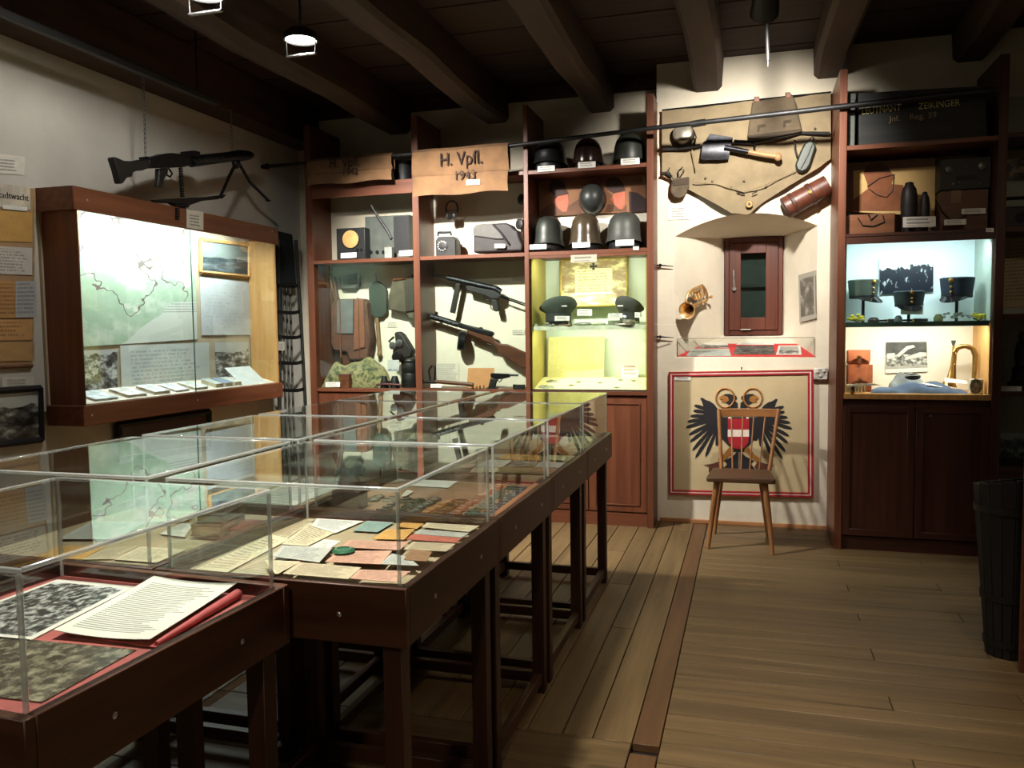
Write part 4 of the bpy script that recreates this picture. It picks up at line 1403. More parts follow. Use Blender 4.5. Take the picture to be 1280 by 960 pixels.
# --- bay 1, middle shelf
z0 = ZS1
t = thing('field_radio', (PY(438, 317, 6.16).x, 6.2, z0), 'black box radio with a round tan dial on the middle shelf', 'radio')
a, c = PY(421, 317, 6.14), PY(456, 284, 6.14)
B().box((a.x, 6.14, z0), (c.x, 6.23, c.z)).obj('case', M_black, t, 0.005)
dc = PY(438.5, 299, 6.14)
B().lathe([(0.072, 0.0), (0.072, 0.008), (0.066, 0.01), (0.0, 0.012)], dc, (0, -1, 0), 28).obj('dial', plain('dial_tan', (188, 146, 88), 0.7), t)
B().lathe([(0.08, 0.0), (0.08, 0.006), (0.072, 0.008), (0.072, 0.0)], dc, (0, -1, 0), 28, close=False).obj('dial_ring', M_gun, t)
for u in (447, 452):
    kk = PY(u, 312, 6.14)
    B().cyl(kk, kk - Vector((0, 0.012, 0)), 0.012, n=12).obj('knob', M_gun, t)
t = thing('signal_case', (PY(485, 317, 6.2).x, 6.28, z0), 'large grey-green metal case with a black strap on the middle shelf', 'case')
M_gg = plain('grey_green_steel', (76, 82, 76), 0.5, 0.2, 0.12, 10)
a, c = PY(457, 318, 6.24), PY(511, 268, 6.24)
B().prism([(a.x, 6.24, z0), (c.x, 6.24, z0), (c.x, 6.24, c.z), (a.x, 6.24, c.z)], (0, 0.15, 0)).obj('body', M_gg, t, 0.006)
B().box((a.x + 0.26, 6.236, z0 + 0.05), (c.x - 0.004, 6.24, c.z - 0.01)).obj('side_plate', M_black, t)
rod([(464, 257), (473, 272), (484, 288), (489, 298)], 6.225, 0.012, 'strap', M_rub, t)
for u in (464, 472, 480):
    kk = PY(u, 315, 6.24)
    B().cyl(kk, kk - Vector((0, 0.012, 0)), 0.014, n=12).obj('knob', M_gun, t)
t = thing('grey_battery', (PY(485, 318, 6.12).x, 6.14, z0), 'small pale grey battery box in front of the grey-green case', 'box')
boxpx(480.5, 308.5, 489.5, 318.5, 6.12, 0.05, 'body', plain('battery_grey', (128, 134, 128), 0.5), t, 0.003, z0)
a = PY(485, 308.5, 6.14)
B().cyl((a.x, 6.14, a.z - 0.002), (a.x, 6.14, a.z + 0.008), 0.008, n=8).obj('terminal', M_brass, t)
card(426, 316.5, 445.5, 323, 6.085, 'white card on the shelf edge under the black box radio', tilt=-1)
card(499, 313.5, 516, 320, 6.085, 'white card on the shelf edge under the grey-green case', tilt=-1)

# --- bay 1, lower compartment
z0 = ZS0
t = thing('rifle', (PY(430, 480, 6.25).x, 6.3, z0), 'old rifle leaning upright behind the leather pack', 'rifle')
rod([(412, 333, 6.33), (416, 362, 6.32), (420, 395, 6.3)], 6.3, 0.011, 'barrel', M_gun, t, n=8)
slab([(411, 345), (417, 344), (424, 385), (433, 425), (445, 470), (446, 482), (428, 483), (424, 440), (415, 390)], 6.31, 0.04, 'stock', wood('rifle_wood', (66, 38, 24), (96, 58, 36), 'z'), t, bevel=0.006)
rod([(413, 350), (421, 385), (426, 410)], 6.295, 0.006, 'sling', M_leather, t)
t = thing('hung_pouch', PY(436, 361, 6.36), 'small dark pouch hung above the leather pack', 'pouch')
slab([(424, 344), (447, 342), (448, 356), (444, 361), (428, 361), (425, 356)], 6.35, 0.05, 'body', plain('pouch_grey', (72, 76, 68), 0.8), t, bevel=0.006)
slab([(425, 343), (447, 341.5), (446, 350), (426, 352)], 6.342, 0.008, 'flap', M_black, t)
t = thing('leather_pack', PY(438, 450, 6.3), 'brown leather and hide backpack hung in the shelf bay', 'backpack')
slab([(413, 380), (420, 374), (452, 373), (458, 378), (463, 425), (459, 449), (436, 450), (433, 440), (417, 438), (413, 430)], 6.27, 0.12, 'body', plain('pack_brown', (84, 52, 38), 0.8, 0, 0.2, 14, 0.2), t, bevel=0.012)
slab([(421, 375), (441, 374.5), (441, 417), (421, 417)], 6.255, 0.015, 'flap', plain('pack_grey', (98, 98, 98), 0.8), t, bevel=0.004)
slab([(443, 374), (454, 374), (456, 434), (442, 438)], 6.255, 0.015, 'flap', plain('pack_rust', (118, 70, 46), 0.7), t, bevel=0.004)
for u in (424, 447):
    rod([(u, 372), (u + 1, 395), (u + 2, 446)], 6.25, 0.006, 'strap', M_leather, t)
t = thing('covered_spade', PY(475, 446, 6.36), 'entrenching spade with a dark green blade cover hung in the shelf bay', 'spade')
org, k = (390, 340), 6.4
slab([(515, 68), (545, 85), (592, 130), (598, 320), (560, 358), (500, 365), (458, 320), (450, 125), (490, 85)], 6.35, 0.035, 'blade_cover', plain('spade_green', (40, 52, 44), 0.6, 0, 0.15), t, org, k, 0.008)
rod([(518, 355), (540, 640)], 6.37, 0.016, 'handle', wood('spade_handle', (112, 84, 58), (146, 112, 78), 'z'), t, org, k, 10)
p = PY(390 + 541 / 6.4, 340 + 655 / 6.4, 6.37)
B().ell(p, 0.022, 0.02, 0.03, 12, 8).obj('grip', wood('spade_handle', (112, 84, 58), (146, 112, 78), 'z'), t)
rod([(508, 5), (514, 70)], 6.37, 0.006, 'loop', M_leather, t, org, k)
t = thing('canvas_bag', PY(505, 405, 6.33), 'grey-green canvas shoulder bag hung beside the covered spade', 'bag')
slab([(640, 60), (700, 45), (760, 40), (815, 10), (815, 385), (770, 370), (745, 330), (650, 312), (605, 300), (610, 190)], 6.31, 0.07, 'body', M_bagc, t, org, k, 0.014)
slab([(735, 70), (815, 10), (815, 310), (745, 320)], 6.295, 0.015, 'flap', plain('bag_dark', (56, 54, 46), 0.9), t, org, k, 0.005)
rod([(650, 62), (700, 55), (770, 45)], 6.30, 0.008, 'strap', M_leather, t, org, k)
t = thing('gas_mask', PY(503, 450, 6.2), 'black gas mask with round eyepieces standing beside the canvas bag', 'mask')
slab([(655, 485), (685, 475), (720, 500), (770, 580), (800, 630), (790, 680), (720, 695), (660, 690), (640, 640), (665, 560)], 6.2, 0.09, 'face_piece', M_rub, t, org, k, 0.012)
for u, v in ((650, 590), (700, 570)):
    c = PY(390 + u / 6.4, 340 + v / 6.4, 6.195)
    B().lathe([(0.03, 0), (0.032, 0.012), (0.024, 0.014), (0.0, 0.014)], c, (0, -1, 0), 16).obj('eyepiece', M_steel, t)
rod([(655, 520), (615, 555), (650, 575)], 6.2, 0.01, 'strap', M_rub, t, org, k)
c = PY(390 + 690 / 6.4, 340 + 680 / 6.4, 6.19)
B().lathe([(0.045, 0), (0.045, 0.03), (0.035, 0.04), (0, 0.04)], c, (0, -1, 0), 18).obj('filter', M_gun, t)
t = thing('black_canister', (PY(508, 480, 6.15).x, 6.2, z0), 'black ribbed canister standing under the gas mask', 'canister')
c = PY(508, 480, 6.2)
zt_ = PY(508, 449, 6.2).z
B().lathe([(0.07, 0), (0.075, 0.01), (0.075, (zt_ - z0) * 0.45), (0.07, (zt_ - z0) * 0.5), (0.075, (zt_ - z0) * 0.55), (0.075, zt_ - z0 - 0.02), (0.06, zt_ - z0)], (c.x, 6.28, z0), n=22).obj('body', M_black, t)
B().lathe([(0.078, zt_ - z0 - 0.03), (0.078, zt_ - z0 - 0.015)], (c.x, 6.28, z0), n=22, close=False).obj('band', M_gun, t)
card(484.5, 450, 499, 464, 6.13, 'white printed card leaning against the black canister', photo('mask_card', 2.2, (120, 130, 140), (226, 228, 226), 0.2, scale=3))
t = thing('goggle_case', (PY(487, 482, 6.12).x, 6.15, z0), 'black binocular-like case lying in front of the printed card', 'case')
for u, r in ((480, 0.035), (493, 0.04)):
    c = PY(u, 482, 6.13)
    B().lathe([(r, 0), (r * 0.95, 0.05), (r * 0.6, 0.09), (r * 0.55, 0.1)], (c.x, 6.14, z0), n=16).obj('barrel', M_rub, t)
a, c = PY(481, 482, 6.13), PY(493, 476, 6.13)
B().box((a.x, 6.125, z0 + 0.03), (c.x, 6.155, z0 + 0.06)).obj('bridge', M_gun, t)
t = thing('dark_shoe', (PY(482, 484, 6.10).x, 6.11, z0), 'dark red leather strap coiled on the front edge of the bottom shelf', 'strap')
rod([(470, 481, 6.105), (480, 480, 6.1), (492, 480.5, 6.1), (502, 481, 6.11)], 6.1, 0.008, 'strap', plain('dark_red_leather', (74, 30, 28), 0.5), t)
t.name = 'leather_strap'


def camo():
    t = NT('camouflage_cloth')
    v = t.coord('Object')
    n1 = t.noise(16, v, 3)
    col = t.ramp(n1, [(0.36, lin((62, 70, 46))), (0.46, lin((116, 116, 76))), (0.55, lin((150, 140, 100))), (0.64, lin((92, 88, 60)))])
    t.l(col, t.b.inputs['Base Color'])
    t.b.inputs['Roughness'].default_value = 0.9
    t.bump(t.noise(9, v, 4), 0.5, 0.02)
    return t.m


M_camo = camo()


def bundle(name, px0, px1, pyt, Y, depth, zb_, m, label, cat, seed=1, n=22, lump=0.2):
    """soft folded cloth, thick and lumpy, resting on a surface"""
    a, c = PY(px0, pyt, Y), PY(px1, pyt, Y)
    h = (a.z + c.z) / 2 - zb_
    r_ = random.Random(seed)
    ph = [r_.uniform(0, 6.3) for _ in range(6)]
    Pg = []
    mm = 12
    for i in range(mm + 1):
        v = i / mm
        row = []
        for j in range(n + 1):
            u = j / n
            ed = min(1, 5 * u, 5 * (1 - u)) ** 0.5
            pr = math.sin(math.pi * v) ** 0.55 if 0 < v < 1 else 0
            hh = h * pr * ed * (1 + lump * (math.sin(u * 9 + ph[0]) * 0.5 + math.sin(u * 21 + v * 5 + ph[1]) * 0.35 + math.sin(v * 9 + u * 13 + ph[2]) * 0.3))
            row.append(Vector((a.x + (c.x - a.x) * u + 0.008 * math.sin(v * 7 + ph[3]), Y + depth * (v - 0.15) + 0.01 * math.sin(u * 12 + ph[4]), zb_ + 0.001 + max(0.0, hh))))
        Pg.append(row)
    b = B()
    b.grid(Pg, (0, 0, -0.0008))
    o = b.obj(name, m, None)
    return tag(o, label, cat)


bundle('camouflage_bundle', 404, 482, 452, 6.2, 0.18, z0, M_camo, 'folded camouflage cloth on the bottom shelf under the leather pack', 'cloth', 3)
t = thing('brown_box', (PY(430, 483, 6.11).x, 6.13, z0), 'small red-brown box in front of the camouflage cloth', 'box')
boxpx(423.5, 469, 436, 483, 6.105, 0.04, 'body', M_leather, t, 0.003, z0)
boxpx(423, 467.5, 436.5, 471, 6.103, 0.044, 'lid', plain('box_lid_brown', (92, 48, 34), 0.6), t, 0.002)
card(407, 477.5, 425, 483.5, 6.088, 'white card on the bottom shelf in front of the camouflage cloth')
card(484, 402, 497, 409, 6.405, 'faint printed caption on the backboard beside the covered spade', printed('faint_caption', (220, 214, 196), (120, 116, 110), 3, 0.05, 0.6))

# --- bay 2, middle shelf
z0 = ZS1
org, k = (520, 220), 8.533
t = thing('headphones', PY(566, 274, 6.3), 'black wire headphones hung against the pale backboard', 'headphones')
ar = []
for i in range(17):
    a = math.pi * (1.18 - 1.36 * i / 16)
    ar.append((383 + 62 * math.cos(a), 350 - 82 * math.sin(a)))
rod([(q[0], q[1]) for q in ar] , 6.28, 0.007, 'headband', M_black, t, org, k)
for u, v, du in ((352, 432, 1), (405, 425, -1)):
    c = PY(520 + u / k, 220 + v / k, 6.27)
    B().lathe([(0.022, -0.012), (0.03, 0.0), (0.026, 0.014), (0, 0.016)], c, (du, -0.6, 0), 14).obj('earpiece', M_rub, t)
rod([(360, 455), (410, 490)], 6.28, 0.003, 'lead', M_steel, t, org, k)
rod([(330, 372), (440, 366)], 6.285, 0.004, 'crossband', plain('khaki_web', (108, 100, 84), 0.9), t, org, k)
p = PY(520 + 383 / k, 220 + 266 / k, 6.28)
B().cyl(p, p + Vector((0, YBK - 6.281, 0)), 0.003, n=6).obj('hook', M_steel, t)
t = thing('dial_telephone', (PY(557, 318, 6.2).x, 6.22, z0), 'black field telephone with a round dial and carrying handle', 'telephone')
a, c = PY(520 + 210 / k, 317, 6.17), PY(520 + 420 / k, 220 + 640 / k, 6.17)
B().prism([(a.x, 6.17, z0), (c.x, 6.17, z0), (c.x, 6.17, c.z - 0.03), (c.x - 0.025, 6.17, c.z), (a.x + 0.02, 6.17, c.z), (a.x, 6.17, c.z - 0.03)], (0, 0.12, 0)).obj('case', M_rub, t, 0.005)
rod([(235, 640), (235, 605), (370, 598), (375, 635)], 6.22, 0.011, 'handle', M_black, t, org, k)
dc = PY(520 + 283 / k, 220 + 745 / k, 6.168)
B().lathe([(0.042, 0), (0.042, 0.006), (0.022, 0.01), (0, 0.01)], dc, (0, -1, 0), 22).obj('dial', M_black, t)
for i in range(10):
    a_ = math.radians(40 + i * 30)
    B().lathe([(0.0055, 0.0), (0.0055, 0.0085), (0, 0.0085)], dc + Vector((0.036 * math.cos(a_), 0, 0.036 * math.sin(a_))), (0, -1, 0), 8).obj('finger_hole', plain('dial_numbers', (200, 196, 184), 0.6), t)
t = thing('map_bag', (PY(622, 317, 6.2).x, 6.22, z0), 'large black and grey leather bag slumped on the middle shelf', 'bag')
slab([(612, 640), (605, 560), (640, 515), (720, 508), (960, 498), (1010, 520), (1040, 560), (1085, 580), (1100, 640), (1140, 740), (1130, 800), (612, 820)], 6.18, 0.13, 'body', plain('bag_black', (40, 34, 34), 0.6, 0, 0.2, 12, 0.3), t, org, k, 0.014)
slab([(605, 560), (640, 515), (720, 508), (820, 504), (900, 600), (940, 670), (850, 672), (740, 655), (612, 640)], 6.165, 0.016, 'flap', plain('bag_grey', (92, 90, 86), 0.7, 0, 0.12, 10, 0.2), t, org, k, 0.006)
rod([(820, 515), (900, 600), (985, 720)], 6.16, 0.008, 'strap', M_rub, t, org, k)
card(520 + 838 / k, 220 + 725 / k, 520 + 950 / k, 220 + 768 / k, 6.155, 'white card on the front of the slumped black bag')
t = thing('telephone_handset', PY(653, 283, 6.3), 'black telephone handset hung beside the upright near the helmets', 'telephone')
for u, v in ((1140, 250), (1118, 515)):
    c = PY(520 + u / k, 220 + v / k, 6.345)
    B().lathe([(0.022, -0.02), (0.042, 0.0), (0.042, 0.02), (0.03, 0.028), (0, 0.028)], c, (-0.5, -0.85, 0), 18).obj('cap', M_rub, t)
rod([(1148, 250), (1165, 320), (1165, 440), (1140, 510)], 6.36, 0.013, 'handle', M_rub, t, org, k)
rod([(1130, 560), (1112, 640)], 6.35, 0.004, 'cord', M_black, t, org, k)

# --- bay 2, lower compartment: weapons on the backboard
org, k = (520, 330), 6.0
YG = 6.31
W_gun = wood('gun_stock_wood', (70, 40, 26), (108, 66, 42), 'x', 0.4)
t = thing('submachine_gun', PY(600, 365, YG), 'black metal submachine gun with a folding wire stock mounted on the backboard', 'gun')
rod([(105, 80), (240, 104)], YG, 0.011, 'barrel', M_gun, t, org, k)
slab([(112, 75), (140, 68), (138, 98), (118, 98)], YG - 0.008, 0.016, 'front_sight', M_gun, t, org, k)
rod([(238, 104), (600, 186)], YG, 0.024, 'receiver', M_gun, t, org, k, 14)
rod([(598, 186), (634, 210)], YG, 0.026, 'end_cap', M_gun, t, org, k, 14)
slab([(296, 140), (332, 148), (286, 371), (252, 363)], YG - 0.016, 0.032, 'magazine', plain('magazine_steel', (60, 58, 56), 0.4, 0.7), t, org, k, 0.003)
slab([(370, 160), (620, 205), (640, 235), (610, 262), (560, 258), (515, 235), (378, 195)], YG - 0.02, 0.04, 'lower_body', M_black, t, org, k, 0.005)
slab([(562, 262), (606, 268), (624, 345), (602, 358), (578, 350), (568, 305)], YG - 0.016, 0.032, 'pistol_grip', M_black, t, org, k, 0.006)
rod([(510, 238), (510, 262), (530, 274), (556, 262)], YG, 0.005, 'trigger_guard', M_gun, t, org, k)
rod([(640, 236), (818, 298)], YG - 0.01, 0.006, 'stock_bar', M_gun, t, org, k)
rod([(640, 246), (700, 270), (818, 312)], YG + 0.012, 0.006, 'stock_bar', M_gun, t, org, k)
slab([(440, 140), (480, 134), (490, 150), (450, 155)], YG - 0.01, 0.02, 'rear_sight', M_gun, t, org, k)
for u, v in ((250, 105), (580, 185)):
    c = PY(520 + u / k, 330 + v / k, YG)
    B().cyl(c, c + Vector((0, YBK - YG - 0.001, 0)), 0.004, n=6).obj('peg', M_steel, t)
t = thing('drum_gun', PY(600, 440, YG), 'submachine gun with a wooden stock and round drum magazine mounted on the backboard', 'gun')
rod([(72, 378), (320, 456)], YG, 0.024, 'barrel_jacket', M_gun, t, org, k, 14)
for i in range(6):
    u, v = 118 + i * 33, 393 + i * 10.4
    c = PY(520 + u / k, 330 + v / k, YG - 0.0235)
    B().box(c + Vector((-0.014, -0.002, -0.005)), c + Vector((0.014, 0.003, 0.005))).obj('jacket_slot', M_steel, t)
slab([(138, 375), (148, 355), (162, 362), (160, 390)], YG - 0.006, 0.012, 'front_sight', M_gun, t, org, k)
slab([(308, 438), (570, 508), (580, 530), (560, 545), (320, 478)], YG - 0.026, 0.052, 'receiver', M_gun, t, org, k, 0.008)
slab([(380, 478), (560, 530), (592, 585), (640, 600), (682, 602), (830, 668), (830, 772), (802, 782), (700, 720), (618, 664), (590, 612), (440, 548), (385, 525)], YG - 0.02, 0.04, 'stock', W_gun, t, org, k, 0.008)
cD = PY(520 + 342 / k, 330 + 578 / k, YG)
B().lathe([(0.0, -0.03), (0.07, -0.03), (0.078, -0.022), (0.078, 0.022), (0.07, 0.03), (0, 0.03)], cD, (-0.9, -0.35, 0.15), 24).obj('drum_magazine', M_gun, t)
slab([(440, 485), (490, 472), (500, 490), (455, 500)], YG - 0.012, 0.024, 'rear_sight', M_gun, t, org, k)
rod([(520, 565), (530, 600), (560, 606), (590, 590)], YG, 0.005, 'trigger_guard', M_gun, t, org, k)
for u, v in ((200, 418), (600, 600)):
    c = PY(520 + u / k, 330 + v / k, YG)
    B().cyl(c, c + Vector((0, YBK - YG - 0.001, 0)), 0.004, n=6).obj('peg', M_steel, t)
z0 = ZS0
t = thing('pistol', PY(614, 484, 6.2), 'black pistol propped upright before a piece of cardboard', 'pistol')
YP = 6.18
slab([(556, 828), (566, 818), (700, 824), (702, 850), (650, 862), (600, 868), (560, 850)], YP - 0.012, 0.024, 'slide', M_gun, t, org, k, 0.003)
rod([(695, 832), (766, 834)], YP, 0.009, 'barrel', M_gun, t, org, k)
slab([(556, 858), (612, 866), (600, 890), (588, 932), (540, 926), (552, 885)], YP - 0.014, 0.028, 'grip', M_black, t, org, k, 0.005)
rod([(612, 868), (625, 886), (648, 864)], YP, 0.004, 'trigger_guard', M_gun, t, org, k)
a = PY(520 + 562 / k, 330 + 925 / k, YP)
B().box((a.x - 0.03, YP - 0.02, z0), (a.x + 0.05, YP + 0.03, max(a.z, z0 + 0.008))).obj('stand', M_black, t)
a, c = PY(520 + 388 / k, 480, 6.24), PY(520 + 582 / k, 330 + 782 / k, 6.24)
o = sheet('cardboard', ((a.x, 6.22, z0), (c.x, 6.22, z0), (c.x, 6.26, c.z), (a.x, 6.26, c.z)), printed('cardboard_print', (190, 132, 80), (110, 66, 36), 9, 0.06, 0.15), None, 0.004, (0, -1, 0))
tag(o, 'orange-brown cardboard leaning behind the pistol', 'cardboard')
t = thing('short_rifle', PY(560, 482, 6.14), 'short wooden rifle part lying along the bottom shelf', 'gun part')
rod([(60, 884), (150, 882)], 6.14, 0.012, 'metal_end', M_gun, t, org, k)
rod([(150, 882), (280, 892), (430, 905)], 6.14, 0.016, 'wood', W_gun, t, org, k, 10)
rod([(110, 880), (95, 800), (120, 762), (145, 775), (140, 870)], 6.16, 0.008, 'loop', M_gun, t, org, k)
card(538.5, 480, 552, 484.5, 6.088, 'white card before the short wooden rifle part')
for i in range(4):
    c = PY(591 + i * 4.5, 484.5, 6.13)
    tt = thing('cartridge', (c.x, 6.13, z0), 'small dark cartridge on the bottom shelf before the cardboard', 'cartridge', 'cartridges before the cardboard')
    B().lathe([(0.007, 0), (0.007, 0.018), (0.004, 0.024), (0.003, 0.032)], (c.x, 6.13, z0), n=10).obj('case', M_brass if i % 2 else M_gun, tt)
    B().lathe([(0.0055, 0.0), (0.008, 0.0), (0.008, 0.002), (0.007, 0.002)], (c.x, 6.13, z0), n=10, close=False).obj('rim', M_brass, tt)
t = thing('black_magazine', (PY(648, 484, 6.14).x, 6.14, z0), 'flat black magazine lying beside the pistol', 'magazine')
boxpx(641.5, 481, 655, 485, 6.13, 0.04, 'body', M_black, t, 0.003, z0)
boxpx(641.0, 480.6, 643, 485.2, 6.128, 0.044, 'floor_plate', M_gun, t, 0.002, z0)
card(545, 454, 574, 477, 6.405, 'printed explanatory sheet on the backboard under the drum gun', printed('explain', (222, 216, 200), (120, 118, 112), 14, 0.03, 0.6), name='printed_sheet', cat='sheet')
card(640, 346, 656, 351, 6.405, 'faint caption on the backboard above the wire stock', printed('faint_caption', (220, 214, 196), (120, 116, 110), 3, 0.05, 0.6))
card(640, 412, 656, 418, 6.405, 'faint caption on the backboard above the wooden stock', printed('faint_caption', (220, 214, 196), (120, 116, 110), 3, 0.05, 0.6))


# --- helmets
def helmet(cx, py_base, py_top, wpx, Y, zb_, m, label, style='flared', name='steel_helmet', group=None):
    a, c = PY(cx - wpx / 2, py_base, Y), PY(cx + wpx / 2, py_base, Y)
    R_ = (c.x - a.x) / 2
    lift = 0.04
    zb0 = zb_
    zb_ = zb_ + lift
    H = PY(cx, py_top, Y).z - zb_
    x0 = (a.x + c.x) / 2
    t = thing(name, (x0, Y, zb0), label, 'helmet', group)
    n = 32
    rows = []
    if style == 'flared':
        prof = [(0.02, 1.0), (0.34, 0.98), (0.60, 0.90), (0.76, 0.77), (0.85, 0.60), (0.88, 0.42), (0.89, 0.30), (0.94, 0.14), (1.0, 0.0), (0.97, -0.005), (0.86, 0.27), (0.8, 0.5), (0.5, 0.8)]
    elif style == 'brim':
        prof = [(0.02, 1.0), (0.30, 0.98), (0.58, 0.90), (0.76, 0.76), (0.84, 0.56), (0.87, 0.34), (0.89, 0.22), (1.0, 0.05), (1.0, 0.035), (0.80, 0.2), (0.7, 0.5)]
    else:
        prof = [(0.02, 1.0), (0.34, 0.98), (0.60, 0.90), (0.80, 0.74), (0.92, 0.5), (0.97, 0.26), (1.0, 0.05), (0.985, 0.0), (0.94, 0.05), (0.88, 0.4), (0.6, 0.8)]
    for r, h in prof:
        ring = []
        for q in range(n):
            an = 2 * math.pi * q / n
            fr = -math.sin(an)               # towards the camera
            rr = r * R_
            hh = h * H
            if style == 'flared' and h < 0.3:
                hh += H * 0.10 * max(0, fr) * (1 - h / 0.3)
            ring.append(Vector((x0 + rr * math.cos(an), Y + rr * 1.12 * math.sin(an), zb_ + 0.004 + max(0, hh))))
        rows.append(ring)
    vs = [p for r in rows for p in r]
    fs = [(i * n + q, i * n + (q + 1) % n, (i + 1) * n + (q + 1) % n, (i + 1) * n + q) for i in range(len(rows) - 1) for q in range(n)]
    fs.append(tuple(range(n)))
    b = B()
    b.add(vs, fs)
    b.obj('shell', m, t, angle=60)
    for s_ in (-1, 1):
        B().ell((x0 + s_ * R_ * 0.77, Y - 0.02, zb_ + H * 0.42), 0.006, 0.006, 0.006, 8, 5).obj('rivet', M_gun, t)
    B().lathe([(R_ * 0.8, 0.0), (R_ * 0.84, lift), (R_ * 0.8, lift + H * 0.2), (0, lift + H * 0.2)], (x0, Y, zb0 + 0.0005), n=20, sy=1.1).obj('dark_underside', M_black, t)  # black drum standing in for the shaded inside below the rim
    return t


H_bk = plain('helmet_black', (24, 24, 23), 0.4, 0.2, 0.15, 12)
H_br = plain('helmet_brown', (46, 31, 26), 0.22, 0.2, 0.1, 12)
H_gn = plain('helmet_green', (40, 43, 38), 0.45, 0.15, 0.12, 12)
H_gr = plain('helmet_grey', (60, 62, 57), 0.5, 0.15, 0.1, 12)
H_ol = plain('helmet_olive_brown', (68, 58, 44), 0.25, 0.15, 0.1, 12)
HY = 6.24
helmet(688, 212, 178, 44, HY, ZS2, H_bk, 'dull black steel helmet on the top shelf next to the sacks')
helmet(735, 206, 174, 37, HY, ZS2, H_br, 'glossy dark brown helmet in the middle of the top shelf', 'round')
helmet(787, 202, 168, 41, HY, ZS2, H_gn, 'glossy dark green helmet on the top shelf next to the niche', 'round')
helmet(686, 303, 271, 39, HY, ZS1, H_gn, 'dark grey-green steel helmet on the lower shelf next to the black bag')
helmet(732, 302, 267, 42, HY, ZS1, H_ol, 'shiny olive-brown helmet in the middle of the lower shelf', 'brim')
helmet(781, 300, 266, 48, HY, ZS1, H_gr, 'matt grey steel helmet on the lower shelf next to the niche')
for u0, v0, u1, v1, lab in ((672, 208, 693.5, 215, 'dull black helmet'), (722.5, 203, 744.5, 210.5, 'glossy dark brown helmet'), (776, 198.5, 799.5, 206.5, 'glossy dark green helmet')):
    card(u0, v0, u1, v1, 6.085, 'white card on the top shelf edge under the ' + lab, tilt=-1.4)
for u0, v0, u1, v1, lab in ((662, 306, 683, 312, 'dark grey-green helmet'), (715.5, 303.5, 737.5, 310, 'shiny olive-brown helmet'), (769.5, 300, 792.5, 307.5, 'matt grey helmet')):
    card(u0, v0, u1, v1, 6.085, 'white card on the lower shelf edge under the ' + lab, tilt=-1.0)
card(791.5, 308, 798.5, 312.5, 6.085, 'tiny price-like tag beside the card of the matt grey helmet')
# painted board with two head silhouettes and a helmet fixed to it
YB2 = 6.385
t = thing('silhouette_board', PY(740, 270, YB2), 'brown painted board with two dark head silhouettes behind the helmets', 'board')
org, k = (640, 140), 6.0
slab([(200, 500), (1005, 455), (1005, 745), (205, 785)], YB2, 0.015, 'board', plain('board_brown', (128, 86, 54), 0.7, 0, 0.08, 6), t, org, k)
M_sil = plain('silhouette_brown', (58, 34, 24), 0.7)
M_sal = plain('salmon_paint', (184, 98, 74), 0.7)
slab([(280, 560), (290, 520), (330, 503), (380, 515), (400, 560), (425, 612), (330, 650), (290, 600)], YB2 - 0.002, 0.002, 'painted_cap', M_sil, t, org, k)
slab([(700, 540), (715, 500), (760, 485), (810, 500), (835, 540), (850, 590), (760, 610), (710, 580)], YB2 - 0.002, 0.002, 'painted_cap', M_sil, t, org, k)
slab([(310, 668), (345, 632), (420, 618), (425, 680), (410, 745), (385, 748), (345, 715)], YB2 - 0.003, 0.003, 'painted_face', M_sal, t, org, k)
slab([(738, 655), (770, 612), (848, 596), (848, 680), (825, 728), (800, 722), (765, 690)], YB2 - 0.003, 0.003, 'painted_face', M_sal, t, org, k)
slab([(205, 780), (215, 740), (300, 680), (340, 720), (380, 752), (430, 700), (520, 640), (520, 768)], YB2 - 0.0018, 0.0018, 'painted_shoulder', plain('shoulder_brown', (96, 60, 38), 0.7), t, org, k)
slab([(700, 750), (720, 690), (760, 695), (800, 728), (830, 730), (860, 690), (860, 745)], YB2 - 0.0018, 0.0018, 'painted_shoulder', plain('shoulder_brown', (96, 60, 38), 0.7), t, org, k)
slab([(875, 596), (940, 605), (1003, 650), (1003, 744), (880, 748)], YB2 - 0.0022, 0.0022, 'painted_cap', plain('silhouette_plum', (52, 32, 32), 0.7), t, org, k)
t = thing('mounted_helmet', PY(741, 270, 6.33), 'dark helmet fixed to the silhouette board with its crown facing out', 'helmet')
c = PY(741, 250, 6.375)
R_ = (PY(757.5, 250, 6.36).x - PY(725, 250, 6.36).x) / 2
B().lathe([(R_ * 1.0, 0.0), (R_ * 1.0, 0.03), (R_ * 0.95, 0.07), (R_ * 0.78, 0.11), (R_ * 0.5, 0.138), (R_ * 0.2, 0.148), (0.0, 0.15)], c, (0.05, -1, 0.12), 28, sy=1.12).obj('shell', plain('helmet_slate', (50, 52, 50), 0.4, 0.15, 0.1, 14), t)
B().lathe([(R_ * 1.04, 0.0), (R_ * 1.04, 0.012), (R_ * 1.0, 0.016)], c, (0.05, -1, 0.12), 28, sy=1.12, close=False).obj('rim', M_gun, t)
# ================================================================ lit badge case: contents
a0, c0 = PST[2][1], PST[3][0]
zsh = zg - 0.004


